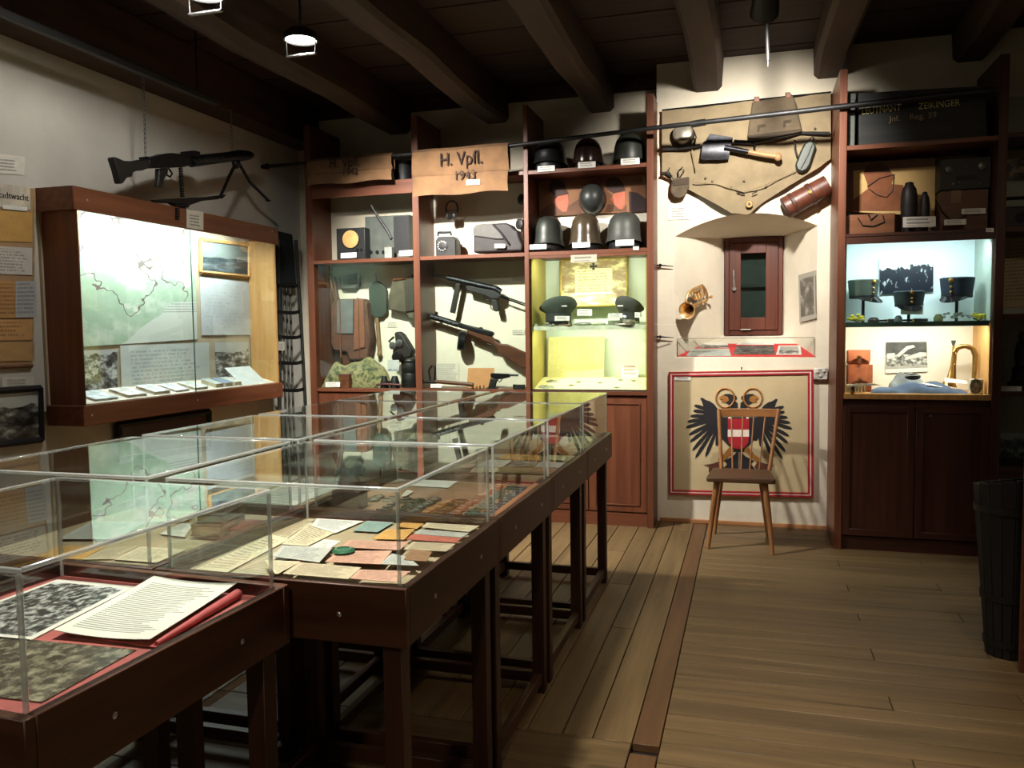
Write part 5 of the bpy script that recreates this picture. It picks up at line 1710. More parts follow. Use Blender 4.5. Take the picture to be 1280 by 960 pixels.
def visor_cap(px, py0, py1, wpx, Y, zb_, face, label, m=None, tilt=0.35):
    """peaked cap: band, saddle crown, peak, cockade"""
    R_ = (PY(px + wpx / 2, py1, Y).x - PY(px - wpx / 2, py1, Y).x) / 2
    H = PY(px, py0, Y).z - zb_
    x0 = PY(px, py1, Y).x
    m = m or plain('cap_field_grey', (58, 66, 58), 0.85, 0, 0.12, 20)
    t = thing('peaked_cap', (x0, Y, zb_), label, 'cap')
    f = Vector((math.sin(face), -math.cos(face), 0))
    s_ = Vector((math.cos(face), math.sin(face), 0))
    o = Vector((x0, Y, zb_))
    n = 28

    def ring(r1, r2, h, lift=0.0, fwd=0.0):
        return [o + s_ * (r1 * math.cos(2 * math.pi * q / n)) + f * (r2 * math.sin(2 * math.pi * q / n) + fwd) + Vector((0, 0, h + lift * math.sin(2 * math.pi * q / n))) for q in range(n)]

    def skin(rings, name, mm, cap=False):
        b = B()
        vs = [p for r in rings for p in r]
        fs = [(i * n + q, i * n + (q + 1) % n, (i + 1) * n + (q + 1) % n, (i + 1) * n + q) for i in range(len(rings) - 1) for q in range(n)]
        if cap:
            fs.append(tuple((len(rings) - 1) * n + q for q in range(n)))
        b.add(vs, fs)
        return b.obj(name, mm, t, angle=55)

    skin([ring(R_ * 0.7, R_ * 0.8, 0.012), ring(R_ * 0.7, R_ * 0.8, H * 0.42)], 'band', plain('cap_band', (36, 42, 40), 0.8))
    skin([ring(R_ * 0.7, R_ * 0.8, H * 0.42), ring(R_ * 0.95, R_ * 0.98, H * 0.55, H * 0.1), ring(R_ * 1.06, R_ * 1.08, H * 0.64, H * tilt * 0.6), ring(R_ * 1.0, R_ * 1.02, H * 0.69, H * tilt * 0.8), ring(R_ * 0.5, R_ * 0.5, H * 0.72, H * tilt * 0.45)], 'crown', m, True)
    Pg = []
    for i in range(5):
        v = i / 4
        Pg.append([o + s_ * (R_ * 0.7 * math.cos(a)) + f * (R_ * 0.8 * math.sin(a) * (1 + 0.5 * v)) + Vector((0, 0, 0.012 + H * 0.1 - v * H * 0.16 * math.sin(a))) for a in [math.pi * (0.08 + 0.84 * q / 14) for q in range(15)]])
    B().grid(Pg, (0, 0, 0.003)).obj('peak', plain('patent_black', (16, 16, 17), 0.15), t)
    fr = o + f * (R_ * 0.83)
    B().lathe([(0.018, 0.0), (0.02, 0.004), (0.012, 0.008), (0, 0.01)], fr + Vector((0, 0, H * 0.25)), f, 16, 1.5).obj('cockade', M_steel, t)
    B().box(fr + f * 0.05 + Vector((-0.022, -0.004, H * 0.62)), fr + f * 0.05 + Vector((0.022, 0.004, H * 0.66))).obj('emblem', plain('silver_thread', (196, 196, 190), 0.5), t)
    B().tube([o + s_ * (R_ * 0.72 * math.cos(a)) + f * (R_ * 0.83 * math.sin(a)) + Vector((0, 0, H * 0.1)) for a in [math.pi * q / 12 for q in range(13)]], 0.004, 6).obj('cord', plain('silver_thread', (196, 196, 190), 0.5), t)
    return t


visor_cap(698, 369.5, 399, 44, 6.3, zsh, 0.5, 'grey-green peaked cap with a silver cockade on the glass shelf')
visor_cap(787, 369, 399, 34, 6.36, zsh, -0.4, 'dark peaked cap half hidden by the upright on the glass shelf', plain('cap_dark', (50, 50, 46), 0.85))
# framed certificate
fy0, fy1 = 6.46, 6.555
t = thing('framed_certificate', (PY(742, 385, fy0).x, fy0, zsh), 'gold-framed certificate with small drawings and a dark cross leaning at the back of the case', 'framed picture')
qa, qb_, qc, qd = PY(701, 384, fy0), PY(784, 381, fy0), PY(784, 322, fy1), PY(701, 326, fy1)
dz = zsh - min(qa.z, qb_.z)
M_cert = photo('certificate_print', 4.4, (150, 116, 70), (240, 226, 160), 1.3, scale=5.0, rough=0.5)
cen = (qa + qb_ + qc + qd) / 4
nv = (qb_ - qa).cross(qd - qa).normalized()
if nv.y > 0:
    nv = -nv
sheet('print', (qa, qb_, qc, qd), M_cert, t, 0.002, nv)
inn_ = [cen.lerp(p, 0.56) + Vector((0.0, 0, 0.005)) + nv * 0.004 for p in (qa, qb_, qc, qd)]
sheet('text_panel', inn_, printed('certificate_text', (246, 236, 176), (120, 100, 60), 9, 0.06, 0.45), t, 0.001, nv)
for p, q in ((qa, qb_), (qb_, qc), (qc, qd), (qd, qa)):
    B().tube([p + nv * 0.004, q + nv * 0.004], 0.009, 6).obj('frame', plain('gilt_frame', (170, 146, 62), 0.4, 0.4), t)
cr = cen.lerp((qc + qd) / 2, 0.68) + nv * 0.006
xd = (qb_ - qa).normalized()
yd = (qd - qa).normalized()
pts = []
for a in range(4):
    for d, r in ((-0.36, 1.0), (0.36, 1.0), (0.785, 0.3)):
        an = a * math.pi / 2 + d
        pts.append(cr + xd * (0.032 * r * math.cos(an)) + yd * (0.032 * r * math.sin(an)))
B().prism(pts, nv * 0.001).obj('printed_cross', plain('print_black', (50, 46, 40), 0.7), t)
card(713.5, 319, 746, 328.5, 6.083, 'grey title card on the frame above the framed certificate', printed('title_card', (170, 164, 146), (70, 66, 60), 2, 0.14, 0.7), tilt=-1.2)
for u0, v0, u1, v1, lab in ((721.5, 386.5, 740, 394.5, 'white card between the two peaked caps'), (693.5, 395, 712, 401, 'white card before the grey-green peaked cap'), (760, 391.5, 778, 397.5, 'white card before the dark peaked cap'), (793.5, 390.5, 800, 397, 'small white card beside the upright before the dark peaked cap')):
    card(u0, v0, u1, v1, 6.22 if v0 < 391 else 6.16, lab)
SM = [plain('small_' + n, c, 0.5, mt, 0.2, 40) for n, c, mt in (('grey', (104, 110, 96), 0.3), ('silver', (156, 156, 140), 0.6), ('olive', (90, 94, 70), 0.1), ('brown', (98, 76, 50), 0.1))]


def small_case(px, py, Y, zb_, label, m, kind, s=1.0):
    c = PY(px, py, Y)
    o = Vector((c.x, Y, zb_))
    if kind == 'buckle':
        t = thing('belt_buckle', o, label, 'buckle')
        B().prism([o + Vector((math.cos(a) * 0.034 * s, math.sin(a) * 0.012 * s, 0)) + Vector((0, 0.0, 0.002)) for a in [2 * math.pi * q / 16 for q in range(16)]], (0, 0.006, 0.024 * s)).obj('plate', m, t, 0.002)
        B().ell(o + Vector((0, -0.004, 0.016 * s)), 0.012 * s, 0.006, 0.009 * s, 10, 6).obj('boss', SM[1], t)
    elif kind == 'tin':
        t = thing('round_tin', o, label, 'tin')
        B().lathe([(0.03 * s, 0), (0.03 * s, 0.024 * s), (0.028 * s, 0.026 * s), (0, 0.027 * s)], o, n=20).obj('body', m, t)
        B().lathe([(0.0315 * s, 0.016 * s), (0.0315 * s, 0.022 * s)], o, n=20, close=False).obj('band', SM[1], t)
    elif kind == 'glasses':
        t = thing('spectacle_case', o, label, 'case')
        B().ell(o + Vector((0, 0, 0.014)), 0.05 * s, 0.02, 0.014, 16, 8).obj('shell', m, t)
        B().tube([o + Vector((-0.05 * s, -0.006, 0.015)), o + Vector((0, -0.0205, 0.015)), o + Vector((0.05 * s, -0.006, 0.015))], 0.002, 6).obj('seam', SM[1], t)
    else:
        t = thing('shoulder_strap', o, label, 'strap')
        B().prism([o + Vector((-0.05 * s, 0.0, 0.001)), o + Vector((0.04 * s, -0.02, 0.001)), o + Vector((0.055 * s, 0.0, 0.001)), o + Vector((-0.035 * s, 0.025, 0.001))], (0, 0, 0.012)).obj('body', m, t, 0.003)
        B().ell(o + Vector((0.035 * s, -0.002, 0.015)), 0.006, 0.006, 0.004, 8, 5).obj('button', SM[1], t)


for px, py, Y, lab, mi, kd, s_ in ((670, 400, 6.16, 'round brass tin in the corner before the grey-green cap', 1, 'tin', 0.7), (686, 404, 6.14, 'flat shoulder strap on the shelf edge before the grey-green cap', 0, 'strap', 1.0), (706, 404, 6.14, 'brown shoulder strap on the shelf edge', 3, 'strap', 1.1), (730, 398, 6.24, 'long grey spectacle case under the card between the caps', 0, 'glasses', 1.5), (748, 401, 6.17, 'silver-grey pouch lying beside the spectacle case', 1, 'glasses', 1.15), (755, 394, 6.30, 'grey shoulder strap behind the pouch', 0, 'strap', 1.2), (768, 402, 6.15, 'olive belt buckle under the card before the dark cap', 2, 'buckle', 1.5), (786, 398, 6.155, 'tall olive tin before the dark cap', 2, 'tin', 1.6), (776, 404, 6.13, 'silver shoulder strap on the shelf edge beside the tall olive tin', 1, 'strap', 0.9)):
    small_case(px, py, Y, zsh, lab, SM[mi], kd, s_)
o = sheet('white_card', [Vector((PZ(u, v, zsh).x, yy, zsh + 0.0005)) for u, v, yy in ((722, 404, YS + 0.06), (736, 404, YS + 0.06), (739, 402, YS + 0.12), (727, 402, YS + 0.12))], M_white, None, 0.001, (0, 0, 1))
tag(o, 'small white sheet lying flat on the glass shelf edge', 'card')
# lower compartment
zl = zbk
slp = Vector((0, YS + 0.034, zb + 0.004))
sln = Vector((0, -(zbk - zb - 0.004), 6.45 - YS - 0.034)).normalized()
t = thing('open_booklet', (PY(721, 471, 6.42).x, 6.44, zl), 'open yellowed booklet standing at the back of the lower compartment', 'booklet')
M_book = printed('booklet_page', (226, 214, 140), (176, 160, 96), 18, 0.1, 0.35)
p0, p1, p2 = PY(685, 471, 6.46), PY(721.5, 471, 6.49), PY(755, 471, 6.46)
ht = PY(720, 421, 6.46).z
for p, q in ((p0, p1), (p1, p2)):
    sheet('page', ((p.x, p.y, zl), (q.x, q.y, zl), (q.x, q.y + 0.03, ht), (p.x, p.y + 0.03, ht)), M_book, t, 0.004, (0, -1, 0))
B().cyl((p1.x, p1.y, zl), (p1.x, p1.y + 0.03, ht), 0.004, n=6).obj('spine', plain('spine_ochre', (170, 150, 84), 0.7), t)
a_, c_ = PY(777, 471, 6.46), PY(800, 455, 6.46)
o = sheet('notice_card', ((a_.x, 6.46, zl), (c_.x - 0.014, 6.46, zl), (c_.x - 0.014, 6.48, c_.z), (a_.x, 6.48, c_.z)), printed('notice', (236, 226, 214), (150, 70, 60), 4, 0.1, 0.6), None, 0.002, (0, -1, 0))
tag(o, 'white notice card with red print standing beside the upright', 'card')
for i, (px, py, lab) in enumerate(((690, 477, 'grey belt buckle by the yellow side wall'), (683, 484, 'large oval silver plaque at the front by the yellow side wall'), (723, 478, 'small dark badge before the open booklet'), (714, 482, 'bronze badge at the front before the booklet'), (750, 479, 'small pin badge right of the booklet'), (771, 485, 'dark winged badge at the front edge'), (776, 475.5, 'thin bar badge before the notice card'), (792, 476.5, 'narrow pin beside the notice card'))):
    q = PP(px, py, slp, sln)
    if i < 2:
        t = thing('belt_buckle', q, lab, 'buckle')
        s_ = 1.0 + i * 0.4
        B().lathe([(0.03 * s_, 0), (0.03 * s_, 0.005), (0.02 * s_, 0.009), (0, 0.01)], q, sln, n=18, sx=1.6).obj('plate', SM[1], t)
        B().lathe([(0.012, 0.009), (0.01, 0.013), (0, 0.014)], q, sln, n=12).obj('boss', SM[0], t)
    else:
        t = thing('badge', q, lab, 'badge')
        B().lathe([(0.014, 0), (0.014, 0.004), (0.008, 0.007), (0, 0.008)], q, sln, n=12).obj('disc', SM[3 if i == 3 else 0], t)
        B().tube([q + Vector((-0.026, 0.0, 0.004)), q + Vector((0, 0, 0.006)), q + Vector((0.026, 0.004, 0.004))], [0.002, 0.005, 0.002], 6).obj('wing', SM[2], t)

# ================================================================ the niche wall
org, k = (800, 100), 4.923
YV = YB - 0.028
# canvas shelter sheet
top = [(135, 185), (1178, 75)]
bot = [(133, 588), (330, 690), (480, 770), (560, 818), (640, 826), (668, 830), (740, 765), (900, 662), (1100, 540), (1172, 485)]


def lerp_poly(pl, u):
    for (a, c) in zip(pl, pl[1:]):
        if a[0] <= u <= c[0]:
            return a[1] + (c[1] - a[1]) * (u - a[0]) / (c[0] - a[0])
    return pl[-1][1] if u > pl[-1][0] else pl[0][1]


cv = thing('canvas_sheet', PY(936, 268, YV), 'large pale canvas shelter sheet hung pointed downward above the niche', 'canvas')
nx, nyy = 44, 22
Pg = []
for i in range(nyy + 1):
    v = i / nyy
    row = []
    for j in range(nx + 1):
        u = 135 + (1174 - 135) * j / nx
        yt = lerp_poly(top, u)
        yb_ = lerp_poly(bot, u)
        yy = yt + (yb_ - yt) * v
        bulge = 0.012 * math.sin(u * 0.012 + v * 2.0) + 0.007 * math.sin(u * 0.031 - v * 7) + 0.01 * v
        row.append(PY(org[0] + u / k, org[1] + yy / k, YV - 0.02 - bulge))
    Pg.append(row)
M_cv = plain('shelter_canvas', (132, 117, 90), 0.9, 0, 0.10, 6, 0.25)
B().grid(Pg, (0, 0.006, 0)).obj('cloth', M_cv, cv)
# sewn strip, buttons, slits and eyelet
rod([(330, 690 - 60), (470, 640), (640, 690), (760, 650), (960, 560)], YV - 0.052, 0.004, 'seam', plain('canvas_seam', (128, 112, 84), 0.9), cv, org, k, 6)
rod([(150, 430), (330, 410), (380, 400)], YV - 0.05, 0.004, 'seam', plain('canvas_seam', (128, 112, 84), 0.9), cv, org, k, 6)
rod([(320, 430), (345, 560)], YV - 0.05, 0.004, 'seam', plain('canvas_seam', (128, 112, 84), 0.9), cv, org, k, 6)
for u, v in ((405, 600), (445, 622), (560, 660), (640, 618), (775, 645), (1075, 295), (740, 285)):
    c = PY(org[0] + u / k, org[1] + v / k, YV - 0.05)
    B().ell(c, 0.009, 0.006, 0.009, 10, 5).obj('button', plain('canvas_button', (110, 96, 72), 0.6), cv)
for q in (((595, 688), (620, 700), (645, 702)), ((690, 702), (705, 694), (722, 684))):
    rod(list(q), YV - 0.056, 0.004, 'slit', M_black, cv, org, k, 6)
c = PY(org[0] + 672 / k, org[1] + 765 / k, YV - 0.055)
B().lathe([(0.011, -0.004), (0.022, -0.004), (0.026, 0.002), (0.022, 0.008), (0.011, 0.008)], c, (0, -1, 0), 20, close=False).obj('eyelet', plain('eyelet_ochre', (150, 112, 58), 0.5, 0.4), cv)
B().lathe([(0, 0.001), (0.012, 0.001), (0.012, 0.003), (0, 0.003)], c, (0, -1, 0), 16, sx=0.6).obj('eyelet_hole', M_black, cv)
rod([(135, 186), (640, 130), (1178, 74)], YV - 0.03, 0.006, 'hanging_wire', M_gun, cv, org, k, 6)
YO = YV - 0.09
t = thing('satchel', PY(970, 172, YO), 'drab canvas satchel hung over the canvas sheet behind the pole', 'satchel')
slab([(690, 132), (900, 98), (935, 82), (955, 120), (996, 300), (990, 322), (830, 345), (690, 365), (660, 352), (668, 280)], YO, 0.05, 'body', plain('satchel_drab', (86, 74, 56), 0.9, 0, 0.12, 10, 0.2), t, org, k, 0.012)
slab([(668, 340), (990, 300), (994, 318), (700, 372), (665, 362)], YO - 0.008, 0.03, 'bottom_edge', plain('satchel_dark', (60, 50, 38), 0.9), t, org, k, 0.004)
for u, v in ((745, 290), (905, 262)):
    slab([(u - 22, v - 12), (u + 26, v - 20), (u + 26, v - 4), (u - 8, v + 2), (u - 10, v + 26), (u - 24, v + 28)], YO - 0.006, 0.006, 'tab', plain('satchel_dark', (60, 50, 38), 0.9), t, org, k)
for u, v in ((718, 118), (910, 92)):
    slab([(u - 16, v - 16), (u + 16, v - 18), (u + 18, v + 14), (u - 14, v + 18)], YO - 0.004, 0.05, 'hanger', M_leather, t, org, k, 0.003)
t = thing('canteen_cup', PY(854, 184, YO), 'dark canteen cup with a shiny tin bottom hung on the canvas sheet', 'cup')
c = PY(org[0] + 270 / k, org[1] + 348 / k, YO + 0.06)
B().lathe([(0.072, 0), (0.076, 0.05), (0.07, 0.085), (0.055, 0.094), (0.0, 0.096)], c, (-0.05, -1, 0.18), 26).obj('body', plain('cup_tin', (140, 134, 120), 0.45, 0.6, 0.15, 18), t)
B().lathe([(0.074, -0.002), (0.079, 0.0), (0.080, 0.045), (0.078, 0.05)], c, (-0.05, -1, 0.18), 26, close=False).obj('rim', M_black, t)
rod([(335, 400), (345, 350), (330, 310)], YO + 0.02, 0.005, 'handle', M_gun, t, org, k)
t = thing('folding_spade', PY(930, 200, YO), 'short entrenching spade with a shiny blade and wooden handle on the canvas sheet', 'spade')
b = B()
Pg = []
for i in range(7):
    v = i / 6
    row = []
    for j in range(9):
        u = j / 8
        x_ = 380 + 175 * u + 18 * (v - 0.5) * -1
        y_ = 372 + v * 122 - 6 * u + (10 if j == 0 else 0) * (1 if i in (0,) else (-1 if i == 6 else 0))
        row.append(PY(org[0] + x_ / k, org[1] + y_ / k, YO - 0.012 * math.sin(math.pi * v)))
    Pg.append(row)
b.grid(Pg, (0, 0.004, 0))
b.obj('blade', plain('blade_steel', (74, 74, 78), 0.3, 0.8, 0.25, 10), t)
slab([(430, 330), (572, 352), (566, 382), (405, 370)], YO - 0.004, 0.02, 'blade_fold', M_gun, t, org, k, 0.002)
rod([(520, 415), (590, 428), (668, 442)], YO - 0.014, [0.02, 0.019, 0.016], 'socket', M_gun, t, org, k, 10)
rod([(660, 440), (780, 462), (840, 470)], YO - 0.01, [0.015, 0.017, 0.018], 'handle', wood('spade_beech', (134, 98, 64), (166, 128, 88), 'x', 0.5), t, org, k, 12)
c = PY(org[0] + 850 / k, org[1] + 474 / k, YO - 0.01)
B().ell(c, 0.026, 0.022, 0.03, 12, 8).obj('grip', wood('spade_beech', (160, 118, 76), (196, 152, 104), 'x', 0.5), t)
t = thing('carbine', PY(920, 182, YO), 'dark strap fittings and short stock laid behind the spade on the canvas sheet', 'strap')
rod([(580, 380), (700, 386), (990, 325), (1165, 330)], YO + 0.03, [0.016, 0.014, 0.01, 0.014], 'strap', M_rub, t, org, k)
rod([(140, 425), (200, 425), (300, 415), (370, 402)], YO + 0.03, 0.012, 'strap', M_rub, t, org, k)
rod([(700, 390), (708, 420)], YO + 0.02, 0.007, 'buckle', M_gun, t, org, k)
t.name = 'leather_belt'
t['label'] = 'long black leather belt stretched behind the spade and the cup'
t['category'] = 'belt'
t = thing('spectacle_tin', PY(1006, 212, YO), 'dark green rounded tin hung slanting on the canvas sheet', 'tin')
slab([(1015, 385), (1050, 368), (1076, 385), (1084, 412), (1050, 520), (1030, 552), (995, 568), (962, 552), (955, 520), (990, 430)], YO, 0.045, 'body', plain('tin_green', (46, 52, 44), 0.4, 0.2), t, org, k, 0.012)
rod([(1062, 392), (1030, 470), (990, 545)], YO - 0.003, 0.004, 'seam', M_steel, t, org, k)
rod([(950, 370), (955, 430), (968, 470)], YO + 0.02, 0.007, 'strap', M_rub, t, org, k)
rod([(1040, 372), (1060, 345), (1080, 378)], YO + 0.01, 0.005, 'clip', M_steel, t, org, k)
t = thing('small_pouch', PY(849, 247, YO), 'small dark fabric pouch hung by wire loops at the corner of the canvas sheet', 'pouch')
slab([(192, 622), (205, 605), (300, 595), (302, 660), (272, 716), (240, 726), (210, 722), (186, 690)], YV - 0.05, 0.035, 'body', plain('pouch_drab', (84, 72, 56), 0.9, 0, 0.15, 20, 0.2), t, org, k, 0.008)
slab([(196, 618), (300, 596), (298, 640), (205, 652)], YV - 0.056, 0.006, 'flap', plain('pouch_flap', (66, 54, 42), 0.9), t, org, k)
rod([(238, 600), (235, 560), (262, 535), (272, 560), (250, 590)], YV - 0.05, 0.004, 'loop', M_gun, t, org, k)
rod([(205, 610), (175, 560), (182, 538)], YV - 0.05, 0.004, 'loop', M_gun, t, org, k)
rod([(135, 575), (160, 570), (195, 595)], YV - 0.04, 0.01, 'strap', M_rub, t, org, k)
# leather quiver-like case
t = thing('leather_tube', PY(980, 272, YV), 'brown leather tube case hung slanting beside the upright of the cap cabinet', 'case')
pA, pB = PY(org[0] + 893 / k, org[1] + 790 / k, YB - 0.085), PY(org[0] + 1165 / k, org[1] + 640 / k, YB - 0.085)
ax = (pB - pA).normalized()
LL = (pB - pA).length
B().lathe([(0.0, 0), (0.078, 0.002), (0.08, 0.02), (0.078, 0.1), (0.074, LL * 0.7), (0.072, LL - 0.01), (0.0, LL)], pA, ax, 26).obj('body', plain('tube_leather', (88, 48, 34), 0.42, 0, 0.22, 14, 0.2), t)
for d in (0.05, LL * 0.55):
    B().lathe([(0.080, 0), (0.083, 0.004), (0.083, 0.022), (0.079, 0.026)], pA + ax * d, ax, 26, close=False).obj('strap', plain('strap_leather', (70, 38, 28), 0.5), t)
B().lathe([(0.0, 0), (0.07, -0.002), (0.079, 0.004), (0.079, 0.012)], pA - ax * 0.003, ax, 26, close=False).obj('cap', plain('strap_leather', (70, 38, 28), 0.5), t)
c = pA + ax * (LL * 0.55) + Vector((0, -0.078, 0.01))
B().box(c + Vector((-0.012, -0.008, -0.012)), c + Vector((0.012, 0.006, 0.012))).obj('buckle', M_brass, t, 0.002)
card(835, 255.5, 863, 275, YB - 0.004, 'white caption sheet on the plaster left of the niche', M_cardb, tilt=-1)

# iron shutter hooks at the left edge
for i, yy in enumerate((332, 421)):
    c = PY(820, yy, YB - 0.006)
    t = thing('shutter_hook', c, ('upper iron shutter hook let into the plaster left of the niche', 'lower iron shutter hook let into the plaster left of the niche')[i], 'hook')
    a_, b_ = PY(816.5, yy - 9, YB - 0.006), PY(819.5, yy + 9, YB - 0.006)
    B().box((a_.x, YB - 0.012, b_.z), (b_.x, YB - 0.001, a_.z)).obj('plate', M_gun, t, 0.002)
    d = PY(842, yy + 1, YB - 0.03)
    B().tube([(c.x, YB - 0.01, c.z), (c.x + 0.03, YB - 0.03, c.z), (d.x, YB - 0.03, d.z)], [0.008, 0.006, 0.0025], 8).obj('arm', M_gun, t)
    B().ell((c.x + 0.035, YB - 0.03, c.z), 0.014, 0.012, 0.012, 10, 6).obj('boss', M_gun, t)
t = thing('socket_plate', PY(1026, 475, YB), 'crumbly grey metal box fixed to the wall beside the eagle board', 'box')
boxpx(1017, 460, 1035, 475, YB - 0.035, 0.034, 'body', plain('crumbly_grey', (176, 172, 164), 0.6, 0.3, 0.3, 40, 0.6), t, 0.008)
for u, v in ((1022, 465), (1030, 464), (1026, 470)):
    c = PY(u, v, YB - 0.036)
    B().ell(c, 0.014, 0.01, 0.012, 8, 5).obj('knob', plain('crumbly_grey', (176, 172, 164), 0.6, 0.3, 0.3, 40, 0.6), t)

# brass horn on the left reveal
rn = Vector((IX0 - NX0, YW - YB, 0)).normalized()
rn = Vector((rn.y, -rn.x, 0))          # reveal normal, into the room
rp = Vector((NX0, YB, 2.0))
org, k = (840, 340), 13.714


def RV(u, v, off=0.0):
    return PP(org[0] + u / k, org[1] + v / k, rp + rn * off, rn)


t = thing('brass_horn', RV(400, 700), 'small brass horn with valves hung in the niche left of the window', 'horn')
M_horn = plain('horn_brass', (224, 186, 128), 0.36, 0.85, 0.12, 16)
cB = RV(275, 650, 0.13)
cT = RV(610, 470, 0.06)
axh = (cB - cT)
LH = axh.length
axn = axh.normalized()
bx_dir = (axn + Vector((-0.15, -0.7, -0.15))).normalized()
B().lathe([(0.009, 0), (0.013, LH * 0.35), (0.024, LH * 0.65), (0.042, LH * 0.9), (0.062, LH * 1.02), (0.064, LH * 1.03), (0.058, LH * 1.015), (0.036, LH * 0.86), (0.016, LH * 0.6)], cB - bx_dir * LH * 0.95, bx_dir, 26, close=False).obj('bell', M_horn, t)
loop = [(610, 470), (600, 380), (570, 290), (510, 225), (420, 270), (330, 310), (280, 360), (255, 430), (240, 500), (300, 560)]
B().tube([RV(u, v, 0.07) for u, v in loop], 0.010, 10).obj('main_loop', M_horn, t)
B().tube([RV(u, v, 0.05) for u, v in ((600, 480), (520, 520), (420, 560), (360, 600))], 0.012, 10).obj('lead_pipe', M_horn, t)
B().tube([RV(u, v, 0.075) for u, v in ((320, 340), (420, 330), (500, 270), (540, 300), (560, 400), (480, 460), (400, 470), (340, 430), (320, 340))], 0.007, 8).obj('valve_slide', M_horn, t)
for u, v in ((400, 400), (450, 390), (500, 375)):
    p = RV(u, v, 0.06)
    B().cyl(p + Vector((-0.012, 0, 0.032)), p + Vector((0.012, 0, -0.032)), 0.013, n=12).obj('valve', M_horn, t)
    B().cyl(p + Vector((-0.018, 0, 0.048)), p + Vector((-0.012, 0, 0.032)), 0.006, n=8).obj('finger_button', M_screw, t)
p = RV(640, 430, 0.06)
B().lathe([(0.006, -0.03), (0.007, 0.0), (0.014, 0.02), (0.012, 0.024), (0.004, 0.01)], p, (1, -0.2, 0.1), 12, close=False).obj('mouthpiece', M_horn, t)
# framed print on the right reveal
rn2 = Vector((YW - YB, -(IX1 - NX1), 0)).normalized()
rn2 = -rn2 if rn2.x > 0 else rn2
rp2 = Vector((NX1, YB, 2.0)) + rn2 * 0.006
q = [PP(u, v, rp2, rn2) for u, v in ((1000.5, 403), (1021, 398), (1020, 338), (999, 344))]
o = sheet('framed_print', q, photo('reveal_print', 6.6, (96, 92, 84), (176, 170, 156), 1.2, scale=3, border=0.1, borderc=(168, 164, 150)), None, 0.008, rn2)
tag(o, 'grey print hung on the niche side right of the window', 'picture')

# acrylic box on the sill, red cloth and photographs
sp_ = Vector((0, YB, NZ0))
sn = Vector((0, -(IZ0 - NZ0), YW - YB)).normalized()


def SL(px, py, off=0.0):
    return PP(px, py, sp_ + sn * off, sn)


t = thing('red_cloth', SL(932, 446), 'red cloth with a pale middle spread on the sloping window sill', 'cloth')
qd_ = [SL(846, 445.5, 0.001), SL(1020, 446.5, 0.001), SL(1003, 430, 0.001), SL(867, 430, 0.001)]
sheet('cloth', qd_, plain('sill_red', (204, 62, 60), 0.8, 0, 0.06), t, 0.003, sn)
for u0, v0, u1, v1, m, lab in ((858, 445, 914, 436, T_grey, 'grey typed sheet on the red cloth'), (873, 435, 911, 428.5, photo('sill_photo_a', 9.1, (60, 56, 50), (220, 214, 204), 0.55, (222, 216, 206), 4), 'light photograph behind the grey typed sheet on the sill'), (916, 443, 969, 432, photo('sill_photo_b', 3.9, (52, 46, 42), (150, 140, 128), 1.2, scale=7), 'dark group photograph in the middle of the red cloth'), (920, 431, 968, 428, T_white, 'narrow white sheet behind the dark group photograph'), (970, 443.5, 1002, 432, photo('sill_photo_c', 7.7, (40, 40, 42), (206, 200, 190), 0.5, (160, 156, 150), 4, 0.1), 'portrait photograph of a man in a cap on the red cloth')):
    sk = (u1 - u0) * 0.05
    q = [SL(u0, v0, 0.005), SL(u1, v0, 0.005), SL(u1 - sk, v1, 0.005), SL(u0 + sk * 2, v1, 0.005)]
    o = sheet('photograph' if m not in (T_grey, T_white) else 'typed_sheet', q, m, None, 0.001, sn)
    tag(o, lab, 'photograph' if m not in (T_grey, T_white) else 'sheet')
xb0, xb1 = PY(846, 440, YB + 0.004).x, PY(1020, 440, YB + 0.004).x
zt_ = PY(930, 422.5, YB + 0.004).z
hd = thing('sill_hood', ((xb0 + xb1) / 2, YB + 0.05, NZ0), 'low clear acrylic box over the photographs on the window sill', 'hood')
xb0 += 0.006
xb1 -= 0.012
yb1 = YB + 0.15
zk = NZ0 + (yb1 - YB) * (IZ0 - NZ0) / (YW - YB) + 0.006
w_ = (yb1 - YB) * (IX0 - NX0) / (YW - YB)
B().box((xb0, YB + 0.003, NZ0 + 0.007), (xb1, YB + 0.006, zt_)).obj('front_pane', M_acryl, hd, smooth=False)
B().add([(xb0, YB + 0.006, zt_ - 0.003), (xb1, YB + 0.006, zt_ - 0.003), (xb1 - w_, yb1, zt_ - 0.003), (xb0 + w_, yb1, zt_ - 0.003), (xb0, YB + 0.006, zt_), (xb1, YB + 0.006, zt_), (xb1 - w_, yb1, zt_), (xb0 + w_, yb1, zt_)], [(0, 3, 2, 1), (4, 5, 6, 7), (0, 1, 5, 4), (1, 2, 6, 5), (2, 3, 7, 6), (3, 0, 4, 7)]).obj('top_pane', M_acryl, hd, smooth=False)
for a_, b_ in (((xb0, YB + 0.002, zt_), (xb1, YB + 0.002, zt_)), ((xb0, YB + 0.004, NZ0 + 0.006), (xb0, YB + 0.004, zt_)), ((xb1, YB + 0.004, NZ0 + 0.006), (xb1, YB + 0.004, zt_)), ((xb0 + w_, yb1, zt_), (xb1 - w_, yb1, zt_))):
    B().tube([a_, b_], 0.003, 6).obj('edge', plain('hood_edge', (136, 124, 110), 0.3), hd)

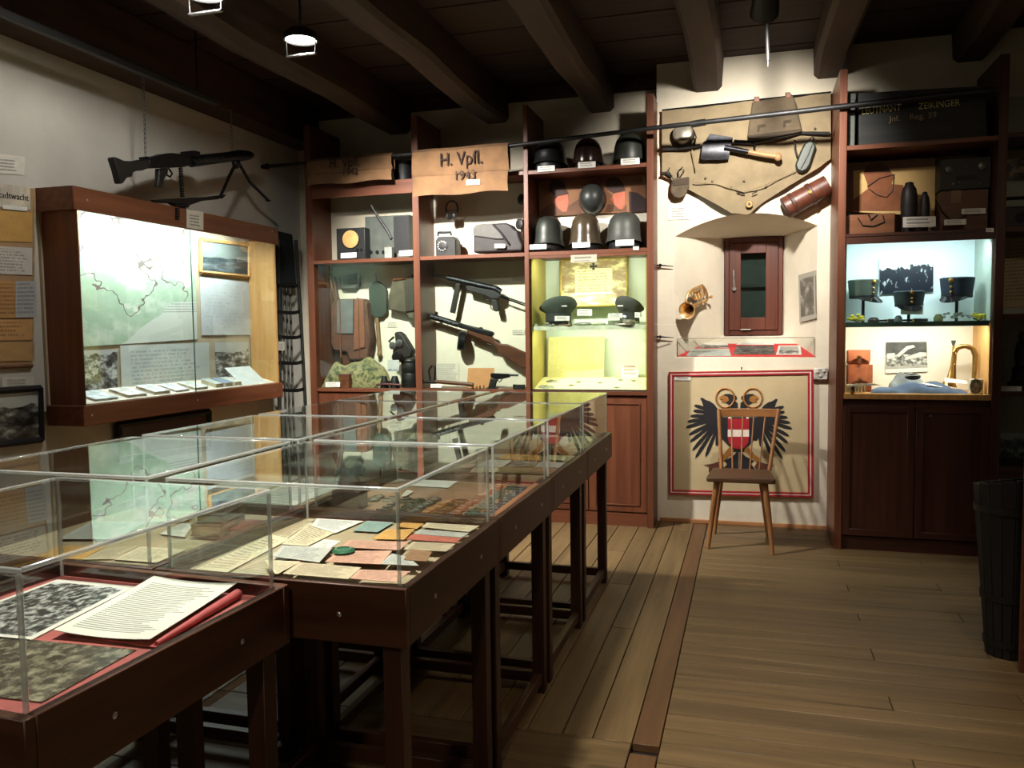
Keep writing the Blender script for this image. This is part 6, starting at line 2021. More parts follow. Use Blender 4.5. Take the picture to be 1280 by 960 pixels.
# ================================================================ the eagle board
YE = YB - 0.02
t = thing('eagle_board', PY(926, 621, YE), 'painted board of a black double-headed eagle in a red and white frame', 'board')
qa, qb_, qc, qd = PY(836, 617.5, YE), PY(1016.5, 621.5, YE), PY(1016.5, 462, YE), PY(836, 465, YE)
B().prism([qa, qb_, qc, qd], (0, 0.018, 0)).obj('panel', plain('panel_cream', (184, 166, 128), 0.75, 0, 0.05, 3), t)
M_fr = plain('frame_red', (158, 34, 44), 0.45, 0, 0.06)
M_fw = plain('frame_white', (222, 208, 194), 0.5, 0, 0.05)
cen = (qa + qb_ + qc + qd) / 4


def inset(p, f):
    return cen + (p - cen) * f


fs_ = [1.0, 0.968, 0.948, 0.916]
for lv, (f0, f1, m, dp) in enumerate(((1.0, 0.972, M_fr, 0.010), (0.972, 0.954, M_fw, 0.008), (0.954, 0.928, M_fr, 0.010))):
    o4 = [inset(p, f0) for p in (qa, qb_, qc, qd)]
    i4 = [inset(p, f1) for p in (qa, qb_, qc, qd)]
    for a in range(4):
        c = (a + 1) % 4
        B().prism([o4[a], o4[c], i4[c], i4[a]], (0, -dp, 0)).obj('frame_strip', m, t)
hk = PY(927, 462, YE)
B().tube([hk, hk + Vector((0, 0, 0.02))], 0.005, 6).obj('hanger', M_gun, t)
org, k = (850, 480), 8.0
M_eb = plain('eagle_black', (24, 22, 26), 0.6, 0, 0.15)
M_eg = plain('eagle_gold', (156, 104, 48), 0.5, 0.1, 0.12)
YK = YE - 0.0015


def ep(u, v):
    return PY(org[0] + u / k, org[1] + v / k, YK)


def flat(pts, name, m, lay=0):
    return B().prism([ep(u, v) for u, v in pts], (0, -0.0012 - 0.0008 * lay, 0)).obj(name, m, t)


tips = [((205, 140), (330, 250)), ((140, 215), (310, 265)), ((132, 268), (300, 290)), ((103, 323), (300, 320)), ((75, 378), (300, 345)), ((58, 437), (310, 365)), ((88, 512), (325, 385)), ((100, 582), (335, 400)), ((125, 668), (345, 415)), ((155, 742), (360, 425)), ((258, 728), (375, 440)), ((370, 622), (385, 440))]
for side in (0, 1):
    def mir(u):
        return u if side == 0 else 1180 - u
    dv = 0 if side == 0 else 12
    for tp, rt in tips:
        d = Vector((tp[0] - rt[0], tp[1] - rt[1], 0))
        L = d.length
        d.normalize()
        nn = Vector((-d.y, d.x, 0))
        w1 = 15
        poly = []
        for s_, w_ in ((0.0, 12), (0.35, 17), (0.7, 21), (0.92, 15), (1.0, 2)):
            poly.append((rt[0] + d.x * L * s_ + nn.x * w_, rt[1] + d.y * L * s_ + nn.y * w_))
        for s_, w_ in ((1.0, -2), (0.9, -13), (0.7, -17), (0.35, -15), (0.0, -12)):
            poly.append((rt[0] + d.x * L * s_ + nn.x * w_, rt[1] + d.y * L * s_ + nn.y * w_))
        flat([(mir(u), v + dv) for u, v in poly], 'wing_feather', M_eb)
    flat([(mir(u), v + dv) for u, v in ((210, 145), (300, 172), (345, 205), (380, 255), (420, 330), (470, 400), (480, 520), (420, 560), (330, 440), (255, 400), (235, 320), (235, 230))], 'wing', M_eb, 1)
    # head, beak, neck, halo
    flat([(mir(u), v) for u, v in ((580, 260), (520, 262), (500, 215), (440, 180), (400, 150), (420, 120), (450, 100), (490, 98), (565, 122), (570, 150), (545, 165), (575, 190))], 'head', M_eb, 1)
    flat([(mir(u), v) for u, v in ((455, 118), (420, 112), (390, 135), (400, 158), (430, 150), (410, 180), (450, 190), (490, 165), (480, 130))], 'beak', M_eg, 2)
    hc = (452, 138)
    B().tube([PY(org[0] + mir(hc[0] + 92 * math.cos(a)) / k, org[1] + (hc[1] + 96 * math.sin(a)) / k, YK - 0.003) for a in [2 * math.pi * q / 32 for q in range(32)]], 0.007, 6, True).obj('halo', M_eg, t)
    flat([(mir(u), v) for u, v in ((430, 240), (500, 232), (470, 262), (440, 262))], 'collar', M_eb, 2)
    # leg and claw
    flat([(mir(u), v) for u, v in ((500, 620), (440, 700), (380, 745), (400, 800), (470, 740), (540, 660))], 'leg', M_eg, 1)
    flat([(mir(u), v) for u, v in ((400, 770), (330, 795), (240, 810), (290, 830), (285, 880), (340, 850), (400, 865), (440, 830))], 'claw', plain('claw_brown', (84, 44, 26), 0.6), 2)
    flat([(mir(u), v) for u, v in ((585, 660), (530, 720), (440, 770), (470, 800), (430, 850), (510, 850), (560, 880), (585, 880))], 'tail', M_eb)
flat([(400, 330), (760, 330), (740, 560), (640, 680), (540, 680), (430, 560)], 'body', M_eb)
flat([(478, 345), (690, 345), (690, 455), (478, 455)], 'shield_field', M_fr, 3)
flat([(478, 456), (690, 456), (690, 526), (478, 526)], 'shield_band', M_fw, 3)
flat([(478, 527), (690, 527), (680, 590), (640, 640), (585, 652), (530, 640), (488, 590)], 'shield_field', M_fr, 3)
flat([(485, 330), (505, 328), (520, 345), (480, 345)], 'crown_point', M_fw, 3)
flat([(660, 345), (668, 328), (685, 332), (690, 345)], 'crown_point', M_fw, 3)
card(843, 467.5, 863.5, 475.5, YE - 0.004, 'small white caption card in the upper corner of the eagle board')

# ================================================================ the chair before the eagle board
M_ch = wood('chair_beech', (126, 82, 46), (170, 118, 72), 'z', 0.4)
M_chx = wood('chair_beech_x', (132, 84, 46), (176, 122, 72), 'x', 0.4)
M_seat = wood('chair_seat', (72, 48, 32), (104, 74, 50), 'x', 0.4)
fl, fr_ = PZ(885, 686, 0), PZ(966, 694, 0)
yf = (fl.y + fr_.y) / 2
ch = thing('spindle_chair', ((fl.x + fr_.x) / 2, yf + 0.2, 0), 'plain wooden spindle-back chair standing before the eagle board', 'chair')
ysf = yf + 0.02
zs = PY(925, 599, ysf).z
sx0, sx1 = PY(882.5, 600, ysf).x, PY(970, 600, ysf).x
ysb = ysf + 0.40
bx0, bx1 = sx0 + 0.03, sx1 - 0.03
B().prism([(sx0 + 0.012, ysf, zs - 0.028), (sx1 - 0.012, ysf, zs - 0.028), (sx1, ysf + 0.02, zs - 0.028), (bx1, ysb, zs - 0.028), (bx0, ysb, zs - 0.028), (sx0, ysf + 0.02, zs - 0.028)], (0, 0, 0.034)).obj('seat', M_seat, ch, 0.008)
for top_, bot_ in (((sx0 + 0.07, ysf + 0.06), (fl.x, fl.y)), ((sx1 - 0.07, ysf + 0.06), (fr_.x, fr_.y)), ((bx0 + 0.06, ysb - 0.05), (bx0 + 0.01, ysb + 0.03)), ((bx1 - 0.06, ysb - 0.05), (bx1 - 0.01, ysb + 0.03))):
    B().tube([(top_[0], top_[1], zs - 0.03), (top_[0] * 0.55 + bot_[0] * 0.45, top_[1] * 0.55 + bot_[1] * 0.45, zs * 0.55), (bot_[0], bot_[1], 0.0)], [0.021, 0.019, 0.012], 12).obj('leg', M_ch, ch)
yb0, yb1_ = ysb - 0.035, ysb + 0.085
for (u0, v0), (u1, v1), r, nm in (((415, 870), (386, 258), 0.0145, 'back_post'), ((893, 880), (985, 250), 0.0145, 'back_post'), ((525, 880), (515, 325), 0.006, 'spindle'), ((610, 885), (628, 325), 0.006, 'spindle'), ((698, 885), (738, 325), 0.006, 'spindle'), ((792, 880), (852, 325), 0.006, 'spindle')):
    a_ = PY(850 + u0 / 8, 480 + v0 / 8, yb0)
    a_.z = zs + 0.004
    c_ = PY(850 + u1 / 8, 480 + v1 / 8, yb1_)
    B().tube([a_, c_], [r, r * 0.9], 10).obj(nm, M_ch, ch)
a_, c_ = PY(850 + 372 / 8, 480 + 290 / 8, yb1_), PY(850 + 1000 / 8, 480 + 296 / 8, yb1_)
Pg = []
for i in range(2):
    Pg.append([a_.lerp(c_, j / 10) + Vector((0, -0.012 + 0.05 * math.sin(math.pi * j / 10) * 0.6, (-0.027, 0.032)[i])) for j in range(11)])
B().grid(Pg, (0, 0.022, 0)).obj('top_rail', M_chx, ch, 0.004)
# ================================================================ cap cabinet: upper shelves
org, k = (1030, 80), 4.364
z0 = RZ3
YC = 5.86
t = thing('officer_chest', (PY(1150, 175, YC).x, YC + 0.12, z0), 'large black wooden chest with faded stencilled lettering on top of the cap cabinet', 'chest')
M_cst = wood('chest_black', (26, 28, 28), (44, 44, 42), 'x', 0.6)
qa, qb_, qc, qd = [PY(org[0] + u / k, org[1] + v / k, YC) for u, v in ((190, 410), (895, 368), (882, 128), (190, 168))]
qa.z = qb_.z = z0
B().prism([qa, qb_, qc, qd], (0, 0.34, 0)).obj('body', M_cst, t, 0.006)
zl_ = qd.z + (qc.z - qd.z) * 0.0
lid0 = qd.z - 0.05
B().prism([(qd.x - 0.004, YC - 0.008, lid0), (qc.x + 0.004, YC - 0.008, lid0 + (qc.z - qd.z)), (qc.x + 0.004, YC - 0.008, qc.z + 0.01), (qd.x - 0.004, YC - 0.008, qd.z + 0.01)], (0, 0.356, 0)).obj('lid', M_cst, t, 0.004)
M_st = plain('stencil_cream', (206, 182, 136), 0.8, 0, 0.35, 60)


def on_chest(u, v):
    p = PY(org[0] + u / k, org[1] + v / k, YC - 0.0095)
    return p


sl = on_chest(440, 268) - on_chest(205, 278)
text('lettering', 'LEUTNANT', 0.062, frame_m(on_chest(205, 276), on_chest(440, 252) - on_chest(205, 276), (0, 0, 1)), M_st, t, 0.001, 0.74)
text('lettering', 'ZEIKINGER', 0.058, frame_m(on_chest(514, 248), on_chest(778, 222) - on_chest(514, 248), (0, 0, 1)), M_st, t, 0.001, 0.84)
for wd_, u_, v_ in (('Jnf.', 356, 314), ('Reg.', 466, 304), ('59', 566, 294)):
    text('lettering', wd_, 0.05, frame_m(on_chest(u_, v_), on_chest(636, 288) - on_chest(356, 314), (0, 0, 1)), plain('stencil_dim', (150, 134, 104), 0.8), t, 0.001, 1.05)
c = on_chest(478, 226)
B().lathe([(0.012, 0.0), (0.012, 0.008), (0, 0.01)], c, (0, -1, 0), 12).obj('stud', M_gun, t)
t = thing('grey_box', (PY(1063, 178, YC).x, YC + 0.1, z0), 'narrow grey-green box squeezed between the upright and the black chest', 'box')
a_, c_ = PY(1055.5, 180, YC), PY(1071, 117, YC)
B().box((a_.x + 0.004, YC, z0), (c_.x - 0.006, YC + 0.3, c_.z)).obj('body', M_gg, t, 0.006)
B().box((a_.x + 0.002, YC - 0.003, c_.z - 0.04), (c_.x - 0.004, YC + 0.302, c_.z + 0.004)).obj('lid', plain('box_lid_green', (66, 72, 66), 0.5), t, 0.004)
# middle shelf of the cabinet
z0 = RZ2
YQ = 6.06
t = thing('profile_board', (PY(1115, 285, YQ).x, YQ, z0), 'painted board of a brown head in profile with a looped cord on the cabinet shelf', 'board')
slab([(118, 540), (608, 515), (605, 830), (118, 805)], YQ, 0.015, 'board', plain('board_beige', (186, 154, 98), 0.75, 0, 0.06, 5), t, org, k)
slab([(118, 540), (608, 515), (608, 558), (160, 582), (160, 806), (118, 805)], YQ - 0.002, 0.002, 'border', plain('border_brown', (92, 66, 44), 0.75), t, org, k)
slab([(160, 740), (240, 680), (236, 650), (216, 600), (225, 560), (260, 538), (310, 536), (345, 555), (365, 590), (384, 610), (370, 640), (368, 655), (432, 660), (432, 800), (160, 800)], YQ - 0.003, 0.003, 'painted_head', plain('head_brown', (116, 66, 34), 0.75), t, org, k)
slab([(225, 560), (260, 538), (310, 536), (345, 555), (365, 588), (222, 590)], YQ - 0.004, 0.004, 'painted_cap', plain('head_cap', (66, 40, 26), 0.75), t, org, k)
rod([(236, 670), (300, 625), (382, 602), (375, 690), (340, 728), (290, 715), (244, 680)], YQ - 0.006, 0.003, 'cord', M_black, t, org, k, 6)
bz = min(PY(1050, 263, YQ).z, PY(1165, 270, YQ).z)
B().box((PY(1060, 260, YQ).x, YQ + 0.016, z0), (PY(1068, 260, YQ).x, YQ + 0.05, bz + 0.08)).obj('prop', M_tabz, t)
B().box((PY(1150, 260, YQ).x, YQ + 0.016, z0), (PY(1158, 260, YQ).x, YQ + 0.05, bz + 0.08)).obj('prop', M_tabz, t)
YQ2 = 5.93
for u, vt, vb, w_, lab in ((462, 645, 832, 75, 'large dark shell standing before the profile board'), (548, 698, 828, 44, 'small dark shell standing beside the larger one')):
    c = PY(org[0] + u / k, org[1] + vb / k, YQ2)
    R_ = w_ / k / FPX * 6.1 / 2
    H = PY(org[0] + u / k, org[1] + vt / k, YQ2).z - z0
    t = thing('shell_case', (c.x, YQ2, z0), lab, 'shell')
    B().lathe([(R_ * 0.72, 0), (R_ * 0.8, H * 0.1), (R_, H * 0.5), (R_, H * 0.7), (R_ * 0.85, H * 0.86), (R_ * 0.5, H * 0.95)], (c.x, YQ2, z0), n=22).obj('body', plain('shell_iron', (44, 40, 40), 0.5, 0.5), t)
    B().lathe([(R_ * 0.5, H * 0.94), (R_ * 0.52, H * 0.98), (R_ * 0.3, H)], (c.x, YQ2, z0), n=18).obj('fuze', M_gun, t)
card(org[0] + 430 / k, org[1] + 835 / k, org[0] + 610 / k, org[1] + 892 / k, 5.83, 'wide white card before the two dark shells', tilt=-1)
t = thing('wooden_case', (PY(1085, 285, 5.9).x, 5.92, z0), 'low wooden box with wire on the cabinet shelf under the profile board', 'box')
a_, c_ = PY(1054.5, 286, 5.87), PY(1119, 266, 5.87)
B().box((a_.x + 0.006, 5.87, z0), (c_.x, 6.0, c_.z)).obj('body', wood('low_box_wood', (92, 56, 34), (124, 78, 48), 'x'), t, 0.004)
rod([(185, 840), (210, 880), (270, 885), (330, 860), (320, 825)], 5.864, 0.004, 'wire', M_black, t, org, k, 6)
rod([(240, 815), (255, 850), (290, 820)], 5.864, 0.005, 'wire', M_black, t, org, k, 6)
t = thing('receiver_set', (PY(1208, 235, 5.92).x, 5.98, PY(1208, 237, 5.92).z), 'black radio receiver with knobs standing on a brown box', 'radio')
a_, c_ = PY(org[0] + 630 / k, org[1] + 692 / k, 5.92), PY(org[0] + 925 / k, org[1] + 500 / k, 5.92)
B().box((a_.x, 5.92, a_.z), (c_.x - 0.01, 6.14, c_.z)).obj('case', M_black, t, 0.006)
for u, v, r in ((680, 575, 0.028), (865, 555, 0.032), (850, 655, 0.012), (700, 655, 0.012), (770, 565, 0.01), (735, 650, 0.01)):
    c = PY(org[0] + u / k, org[1] + v / k, 5.92)
    B().lathe([(r, 0), (r * 0.95, 0.014), (r * 0.6, 0.018), (0, 0.018)], c, (0, -1, 0), 16).obj('knob', plain('knob_grey', (88, 90, 86), 0.35, 0.5), t)
c = PY(org[0] + 775 / k, org[1] + 620 / k, 5.92)
B().box(c + Vector((-0.06, -0.004, -0.012)), c + Vector((0.06, 0.002, 0.012))).obj('scale', M_gun, t)
zt_ = a_.z
t = thing('brown_crate', (PY(1205, 285, 5.93).x, 5.98, z0), 'brown wooden box carrying the black radio receiver', 'box')
B().box((a_.x + 0.01, 5.93, z0), (c_.x - 0.02, 6.13, zt_ - 0.001)).obj('body', wood('crate_brown', (74, 46, 32), (102, 66, 44), 'x'), t, 0.004)
c = PY(org[0] + 720 / k, org[1] + 720 / k, 5.93)
B().box(c + Vector((-0.03, -0.003, -0.045)), c + Vector((0.03, 0.002, 0.045))).obj('label_plate', plain('plate_tan', (120, 96, 66), 0.6), t)
rod([(608, 740), (640, 800), (700, 860), (770, 830), (790, 790)], 5.915, 0.005, 'cable', M_black, t, org, k, 6)
card(org[0] + 750 / k, org[1] + 790 / k, org[0] + 882 / k, org[1] + 820 / k, 5.905, 'cream card on the brown box under the radio receiver', tilt=-1)
card(org[0] + 655 / k, org[1] + 850 / k, org[0] + 775 / k, org[1] + 880 / k, 5.85, 'white card flat before the brown box', tilt=-1)
card(1232.5, 285, 1242, 290, YR - 0.003, 'tiny grey tag on the cabinet frame above the lit compartment')

# --- lit upper compartment: soft caps
org, k = (1050, 290), 6.4
zs_ = RZg - 0.004


def kepi(px, py0, py1, wpx, Y, zb_, face, m, label, lift=0.0):
    x0 = PY(px, py1, Y).x
    R_ = (PY(px + wpx / 2, py1, Y).x - PY(px - wpx / 2, py1, Y).x) / 2
    H = PY(px, py0, Y).z - (zb_ + lift)
    o = Vector((x0, Y, zb_ + lift))
    t = thing('kepi', (x0, Y, zb_), label, 'cap')
    f = Vector((math.sin(face), -math.cos(face), 0))
    B().lathe([(R_ * 0.86, 0.004), (R_ * 0.9, H * 0.3), (R_ * 0.98, H * 0.82), (R_ * 1.0, H * 0.9), (R_ * 0.97, H * 0.93), (R_ * 0.9, H * 0.95), (0.0, H * 0.98)], o, n=30, sy=1.08).obj('crown', m, t, angle=30)
    B().lathe([(R_ * 0.88, 0.006), (R_ * 0.905, H * 0.16)], o, n=30, sy=1.09, close=False).obj('band', plain('cap_black', (24, 24, 26), 0.6), t)
    s_ = Vector((math.cos(face), math.sin(face), 0))
    Pg = []
    for i in range(5):
        v = i / 4
        Pg.append([o + s_ * (R_ * 0.86 * math.cos(a)) + f * (R_ * 0.93 * math.sin(a) * (1 + 0.7 * v)) + Vector((0, 0, 0.014 - v * 0.045 * math.sin(a))) for a in [math.pi * (0.1 + 0.8 * q / 14) for q in range(15)]])
    B().grid(Pg, (0, 0, 0.003)).obj('peak', plain('patent_black', (16, 16, 17), 0.15), t)
    for h in (0.28, 0.5):
        B().ell(o + f * (R_ * 1.0) + Vector((0, 0, H * h)), 0.009, 0.009, 0.009, 10, 6).obj('button', M_brass, t)
    B().lathe([(0.016, 0), (0.016, 0.006), (0, 0.01)], o + f * (R_ * 1.0) + Vector((0, 0, H * 0.8)), f, 14).obj('cockade', M_brass, t)
    if lift > 0.01:
        B().cyl((x0, Y, zb_ + 0.001), (x0, Y, zb_ + lift + 0.02), 0.01, n=12).obj('stand', M_black, t)
    return t


M_k1 = plain('kepi_green_grey', (74, 84, 78), 0.85, 0, 0.1, 20)
M_k2 = plain('kepi_navy', (34, 44, 58), 0.85, 0, 0.1, 20)
M_k3 = plain('kepi_dark_teal', (44, 58, 62), 0.85, 0, 0.1, 20)
kepi(1079, 348.5, 375, 40, 6.06, zs_, 0.55, M_k1, 'grey-green peaked field cap beside the left side wall of the lit compartment', PY(1079, 374, 6.06).z - zs_)
kepi(1196, 345.5, 373, 44, 6.02, zs_, -0.55, M_k2, 'dark navy peaked field cap on a black stand', PY(1196, 373, 6.02).z - zs_)
kepi(1136, 363, 386, 40, 5.98, zs_, 0.0, M_k3, 'dark teal field cap with a brass cockade facing out in the middle', PY(1136, 384, 5.98).z - zs_)
card(org[0] + 485 / k, org[1] + 600 / k, org[0] + 665 / k, org[1] + 660 / k, 5.93, 'white card under the dark teal field cap', M_white)
# group photograph
YPh = YRB - 0.012


def groupphoto():
    t = NT('group_photo')
    uv = t.coord('UV')
    sp = t.n('ShaderNodeSeparateXYZ')
    t.l(uv, sp.inputs[0])
    X, Y_ = sp.outputs[0], sp.outputs[1]
    n1 = t.noise(5.0, t.coord('UV', (1.6, 0.7, 1)), 4)
    hor = t.math('ADD', t.math('MULTIPLY', t.math('SUBTRACT', n1, 0.5), 0.5), 0.7)
    m = t.math('GREATER_THAN', Y_, hor)
    n2 = t.noise(9.0, t.coord('UV', (1.6, 0.5, 1), (3, 3, 3)), 3)
    suit = t.ramp(n2, [(0.6, lin((22, 28, 40))), (0.7, lin((196, 204, 206)))])
    t.l(t.mix(m, suit, lin((222, 230, 230))), t.b.inputs['Base Color'])
    t.b.inputs['Roughness'].default_value = 0.35
    return t.m


q = [PY(org[0] + u / k, org[1] + v / k, YPh) for u, v in ((315, 500), (745, 478), (745, 175), (315, 215))]
o = sheet('group_photograph', q, groupphoto(), None, 0.004, (0, -1, 0))
tag(o, 'large photograph of people in dark suits on the back of the lit compartment', 'photograph')


def flowers(px, py, wpx, Y, zb_, label):
    c = PY(px, py, Y)
    R_ = wpx / FPX * Y / 2 * 1.05
    t = thing('flower_bunch', (c.x, Y, zb_), label, 'flowers')
    r_ = random.Random(int(px))
    for i in range(12):
        a = r_.uniform(0, 6.28)
        d = r_.uniform(0.1, 0.9) * R_
        p = Vector((c.x + d * math.cos(a), Y + d * 0.5 * math.sin(a), zb_ + 0.02 + 0.035 * r_.random() * (1 - d / R_ * 0.5)))
        B().ell(p, 0.013, 0.013, 0.010, 8, 5).obj('bloom', plain('bloom_yellow', (206, 190, 50), 0.7), t)
    for i in range(6):
        a = r_.uniform(0, 6.28)
        B().tube([(c.x, Y, zb_ + 0.004), (c.x + R_ * 0.8 * math.cos(a), Y + R_ * 0.4 * math.sin(a), zb_ + 0.02)], 0.003, 5).obj('stem', plain('stem_olive', (96, 100, 46), 0.8), t)


flowers(1071.5, 397, 20, 5.93, zs_, 'bunch of yellow dried flowers under the grey-green field cap')
flowers(1223, 396, 14, 5.95, zs_, 'bunch of yellow-green dried flowers by the right side wall')
for px, py, Y, lab, c, w_, h_ in ((1092, 398, 5.92, 'dark cap badge cloth beside the yellow flowers', (44, 44, 46), 0.035, 0.035), (1123, 396, 5.92, 'small grey-blue tin under the middle of the shelf', (96, 108, 112), 0.024, 0.045), (1173, 397, 5.93, 'small olive felt badge beside the white sprigs', (120, 126, 88), 0.028, 0.05)):
    q = PY(px, py, Y)
    t = thing('felt_badge', (q.x, Y, zs_), lab, 'badge')
    B().lathe([(w_, 0.001), (w_ * 1.05, h_ * 0.5), (w_ * 0.6, h_ * 0.95), (0, h_)], (q.x, Y, zs_), n=14).obj('body', plain('felt_%d' % int(px), c, 0.85, 0, 0.15, 30), t)
    B().ell((q.x, Y - w_ * 0.9, zs_ + h_ * 0.5), 0.006, 0.006, 0.006, 8, 5).obj('button', M_brass, t)
for px, wpx, sd, lab in ((1184, 18, 4, 'white artificial sprig beside the stand of the navy cap'), (1202, 24, 9, 'wide bunch of pale sprigs under the navy cap')):
    q = PY(px, 396, 5.95)
    t = thing('sprig', (q.x, 5.95, zs_), lab, 'sprig')
    r_ = random.Random(sd)
    R_ = wpx / FPX * 6 / 2
    for i in range(12):
        a = r_.uniform(0.25, 2.9)
        B().ell((q.x + R_ * 0.8 * math.cos(a), 5.95 + r_.uniform(-0.02, 0.02), zs_ + 0.012 + R_ * 0.8 * math.sin(a) * r_.uniform(0.3, 1)), 0.012, 0.008, 0.009, 7, 4).obj('leaf', plain('sprig_pale', (178, 188, 182), 0.8), t)
rods_ = [((1085, 388, 6.1), (1122, 397, 5.95)), ((1100, 393, 6.02), (1160, 396, 5.93))]
for i, (p, q) in enumerate(rods_):
    t = thing('dagger', PY(q[0], q[1], q[2]), ('upper dark dagger lying slanting behind the tin', 'lower dark dagger lying on the shelf before the white card')[i], 'dagger')
    P_ = [PY(*p), PY(*q)]
    for v_ in P_:
        v_.z = zs_ + 0.012
    B().tube([P_[0], P_[0].lerp(P_[1], 0.7)], [0.004, 0.009], 6).obj('scabbard', M_gun, t)
    B().tube([P_[0].lerp(P_[1], 0.72), P_[1]], [0.011, 0.009], 8).obj('hilt', M_black, t)
    B().ell(P_[0].lerp(P_[1], 0.71), 0.012, 0.012, 0.012, 8, 5).obj('guard', M_brass, t)

# --- lit lower compartment
org, k = (1050, 395), 6.4
zl = RZb
t0 = None
for i, (v0, v1, u1) in enumerate(((275, 392, 240), (392, 532, 258))):
    Y = 5.98
    a_, c_ = PY(org[0] + 42 / k, org[1] + v1 / k, Y), PY(org[0] + u1 / k, org[1] + v0 / k, Y)
    zb_ = zl if i == 1 else PY(1060, org[1] + 392 / k, Y).z + 0.001
    zt_ = c_.z if i == 0 else PY(1060, org[1] + 392 / k, Y).z
    t = thing('ammunition_pouch', ((a_.x + c_.x) / 2, Y + 0.06, zb_), ('tan leather ammunition pouch stacked on top of the other', 'tan leather ammunition pouch under the other one')[i], 'pouch')
    x0 = a_.x + 0.02
    B().box((x0, Y, zb_), (c_.x, Y + 0.14, zt_)).obj('body', M_tan, t, 0.012)
    zm = zb_ + (zt_ - zb_) * 0.38
    Pg = []
    for jj in range(3):
        Pg.append([Vector((x0 - 0.002 + (c_.x - x0 + 0.004) * q / 12, Y - 0.008 - 0.004 * jj, (zt_ + 0.004, (zm + zt_) / 2, zm + 0.012 * math.cos(math.pi * (q / 6 - 1)))[jj])) for q in range(13)])
    B().grid(Pg, (0, 0.006, 0)).obj('flap', plain('flap_tan', (176, 100, 66), 0.45, 0, 0.12, 16), t)
    m_ = (x0 + c_.x) / 2
    B().ell((m_, Y - 0.022, zm + 0.02), 0.008, 0.006, 0.008, 8, 5).obj('stud', M_brass, t)
    B().box((m_ - 0.012, Y - 0.02, zm - 0.03), (m_ + 0.012, Y - 0.012, zm + 0.03)).obj('strap', M_leather, t, 0.002)
def airphoto():
    t = NT('aircraft_photo')
    uv = t.coord('UV')
    sp = t.n('ShaderNodeSeparateXYZ')
    t.l(uv, sp.inputs[0])
    X, Y_ = sp.outputs[0], sp.outputs[1]
    n1 = t.noise(7.0, uv, 6, 0.7)
    sky = t.ramp(t.noise(4.0, uv, 4), [(0.3, lin((56, 56, 54))), (0.7, lin((92, 92, 88)))])
    rub = t.ramp(n1, [(0.36, lin((40, 38, 36))), (0.5, lin((130, 128, 122))), (0.62, lin((226, 224, 216)))])
    grd = t.ramp(t.noise(3.0, uv, 4), [(0.3, lin((150, 146, 138))), (0.7, lin((190, 186, 176)))])
    c = t.mix(t.math('GREATER_THAN', Y_, t.math('ADD', t.math('MULTIPLY', n1, 0.25), 0.46)), rub, sky)
    c = t.mix(t.math('LESS_THAN', Y_, t.math('ADD', t.math('MULTIPLY', n1, 0.16), 0.16)), c, grd)
    b1 = t.math('MULTIPLY', t.math('LESS_THAN', Y_, 0.13), 1.0)
    c = t.mix(b1, c, lin((230, 226, 214)))
    t.l(c, t.b.inputs['Base Color'])
    t.b.inputs['Roughness'].default_value = 0.4
    return t.m


t = thing('aircraft_photograph', PY(1132, 466, YRB - 0.01), 'black-and-white photograph of a crashed aircraft on the back of the lit compartment', 'photograph')
q = [PY(org[0] + u / k, org[1] + v / k, YRB - 0.01) for u, v in ((365, 458), (697, 444), (692, 206), (368, 210))]
sheet('print', q, airphoto(), t, 0.003, (0, -1, 0))
# the wreck itself, printed pale on the dark sky
for pts in (((452, 312), (535, 240), (585, 232), (602, 248), (545, 268), (470, 330)), ((375, 300), (440, 296), (432, 330), (380, 350)), ((520, 330), (640, 290), (690, 292), (690, 320), (560, 345))):
    B().prism([PY(org[0] + u / k, org[1] + v / k, YRB - 0.0135) for u, v in pts], (0, -0.0006, 0)).obj('printed_shape', plain('print_pale', (206, 202, 194), 0.5), t)
Yb = 6.05
t = thing('bugle', PY(1202, 475, Yb), 'old brass bugle standing on its bell in the lit compartment', 'bugle')
M_bg = plain('bugle_brass', (176, 142, 84), 0.3, 0.9, 0.14, 20)
B().tube([PY(org[0] + u / k, org[1] + v / k, Yb) for u, v in ((908, 215), (906, 300), (898, 400), (885, 500), (870, 560))], [0.006, 0.008, 0.013, 0.024, 0.05], 16).obj('bell', M_bg, t)
B().lathe([(0.006, 0), (0.007, -0.02), (0.016, 0.012), (0.014, 0.016)], PY(org[0] + 908 / k, org[1] + 214 / k, Yb), (0, 0, 1), 14, close=False).obj('mouthpiece', M_steel, t)
B().tube([PY(org[0] + u / k, org[1] + v / k, Yb - 0.01) for u, v in ((910, 290), (930, 252), (975, 236), (1030, 238), (1075, 262), (1092, 310), (1088, 400), (1070, 520), (1066, 560))], 0.010, 10).obj('loop', M_bg, t)
B().tube([PY(org[0] + u / k, org[1] + v / k, Yb + 0.012) for u, v in ((918, 560), (920, 400), (925, 300), (950, 262), (1000, 250), (1050, 268), (1070, 320), (1066, 450), (1058, 560))], 0.008, 10).obj('inner_loop', M_bg, t)
for u, v in ((912, 300), (905, 390)):
    a_, c_ = PY(org[0] + (u - 8) / k, org[1] + v / k, Yb), PY(org[0] + (u + 12) / k, org[1] + v / k, Yb)
    B().tube([a_, c_], 0.011, 10).obj('ferrule', M_bg, t)
bundle('blue_tunic', 1090, 1212, 482, 5.9, 0.16, zl, plain('tunic_blue', (78, 94, 122), 0.9, 0, 0.15, 10, 0.25), 'folded grey-blue tunic lying along the front of the lit compartment', 'clothing', 11, 40, 0.6)
bundle('grey_garment', 1112, 1160, 469, 6.08, 0.14, zl, plain('garment_grey', (128, 134, 138), 0.9, 0, 0.18, 10, 0.25), 'pale grey garment heaped behind the blue tunic', 'clothing', 17, 22, 0.3)
t = thing('dark_wallet', PY(1141, 473, 6.0), 'dark oval leather case resting on the pale grey garment', 'case')
c = PY(1141, 471, 6.0)
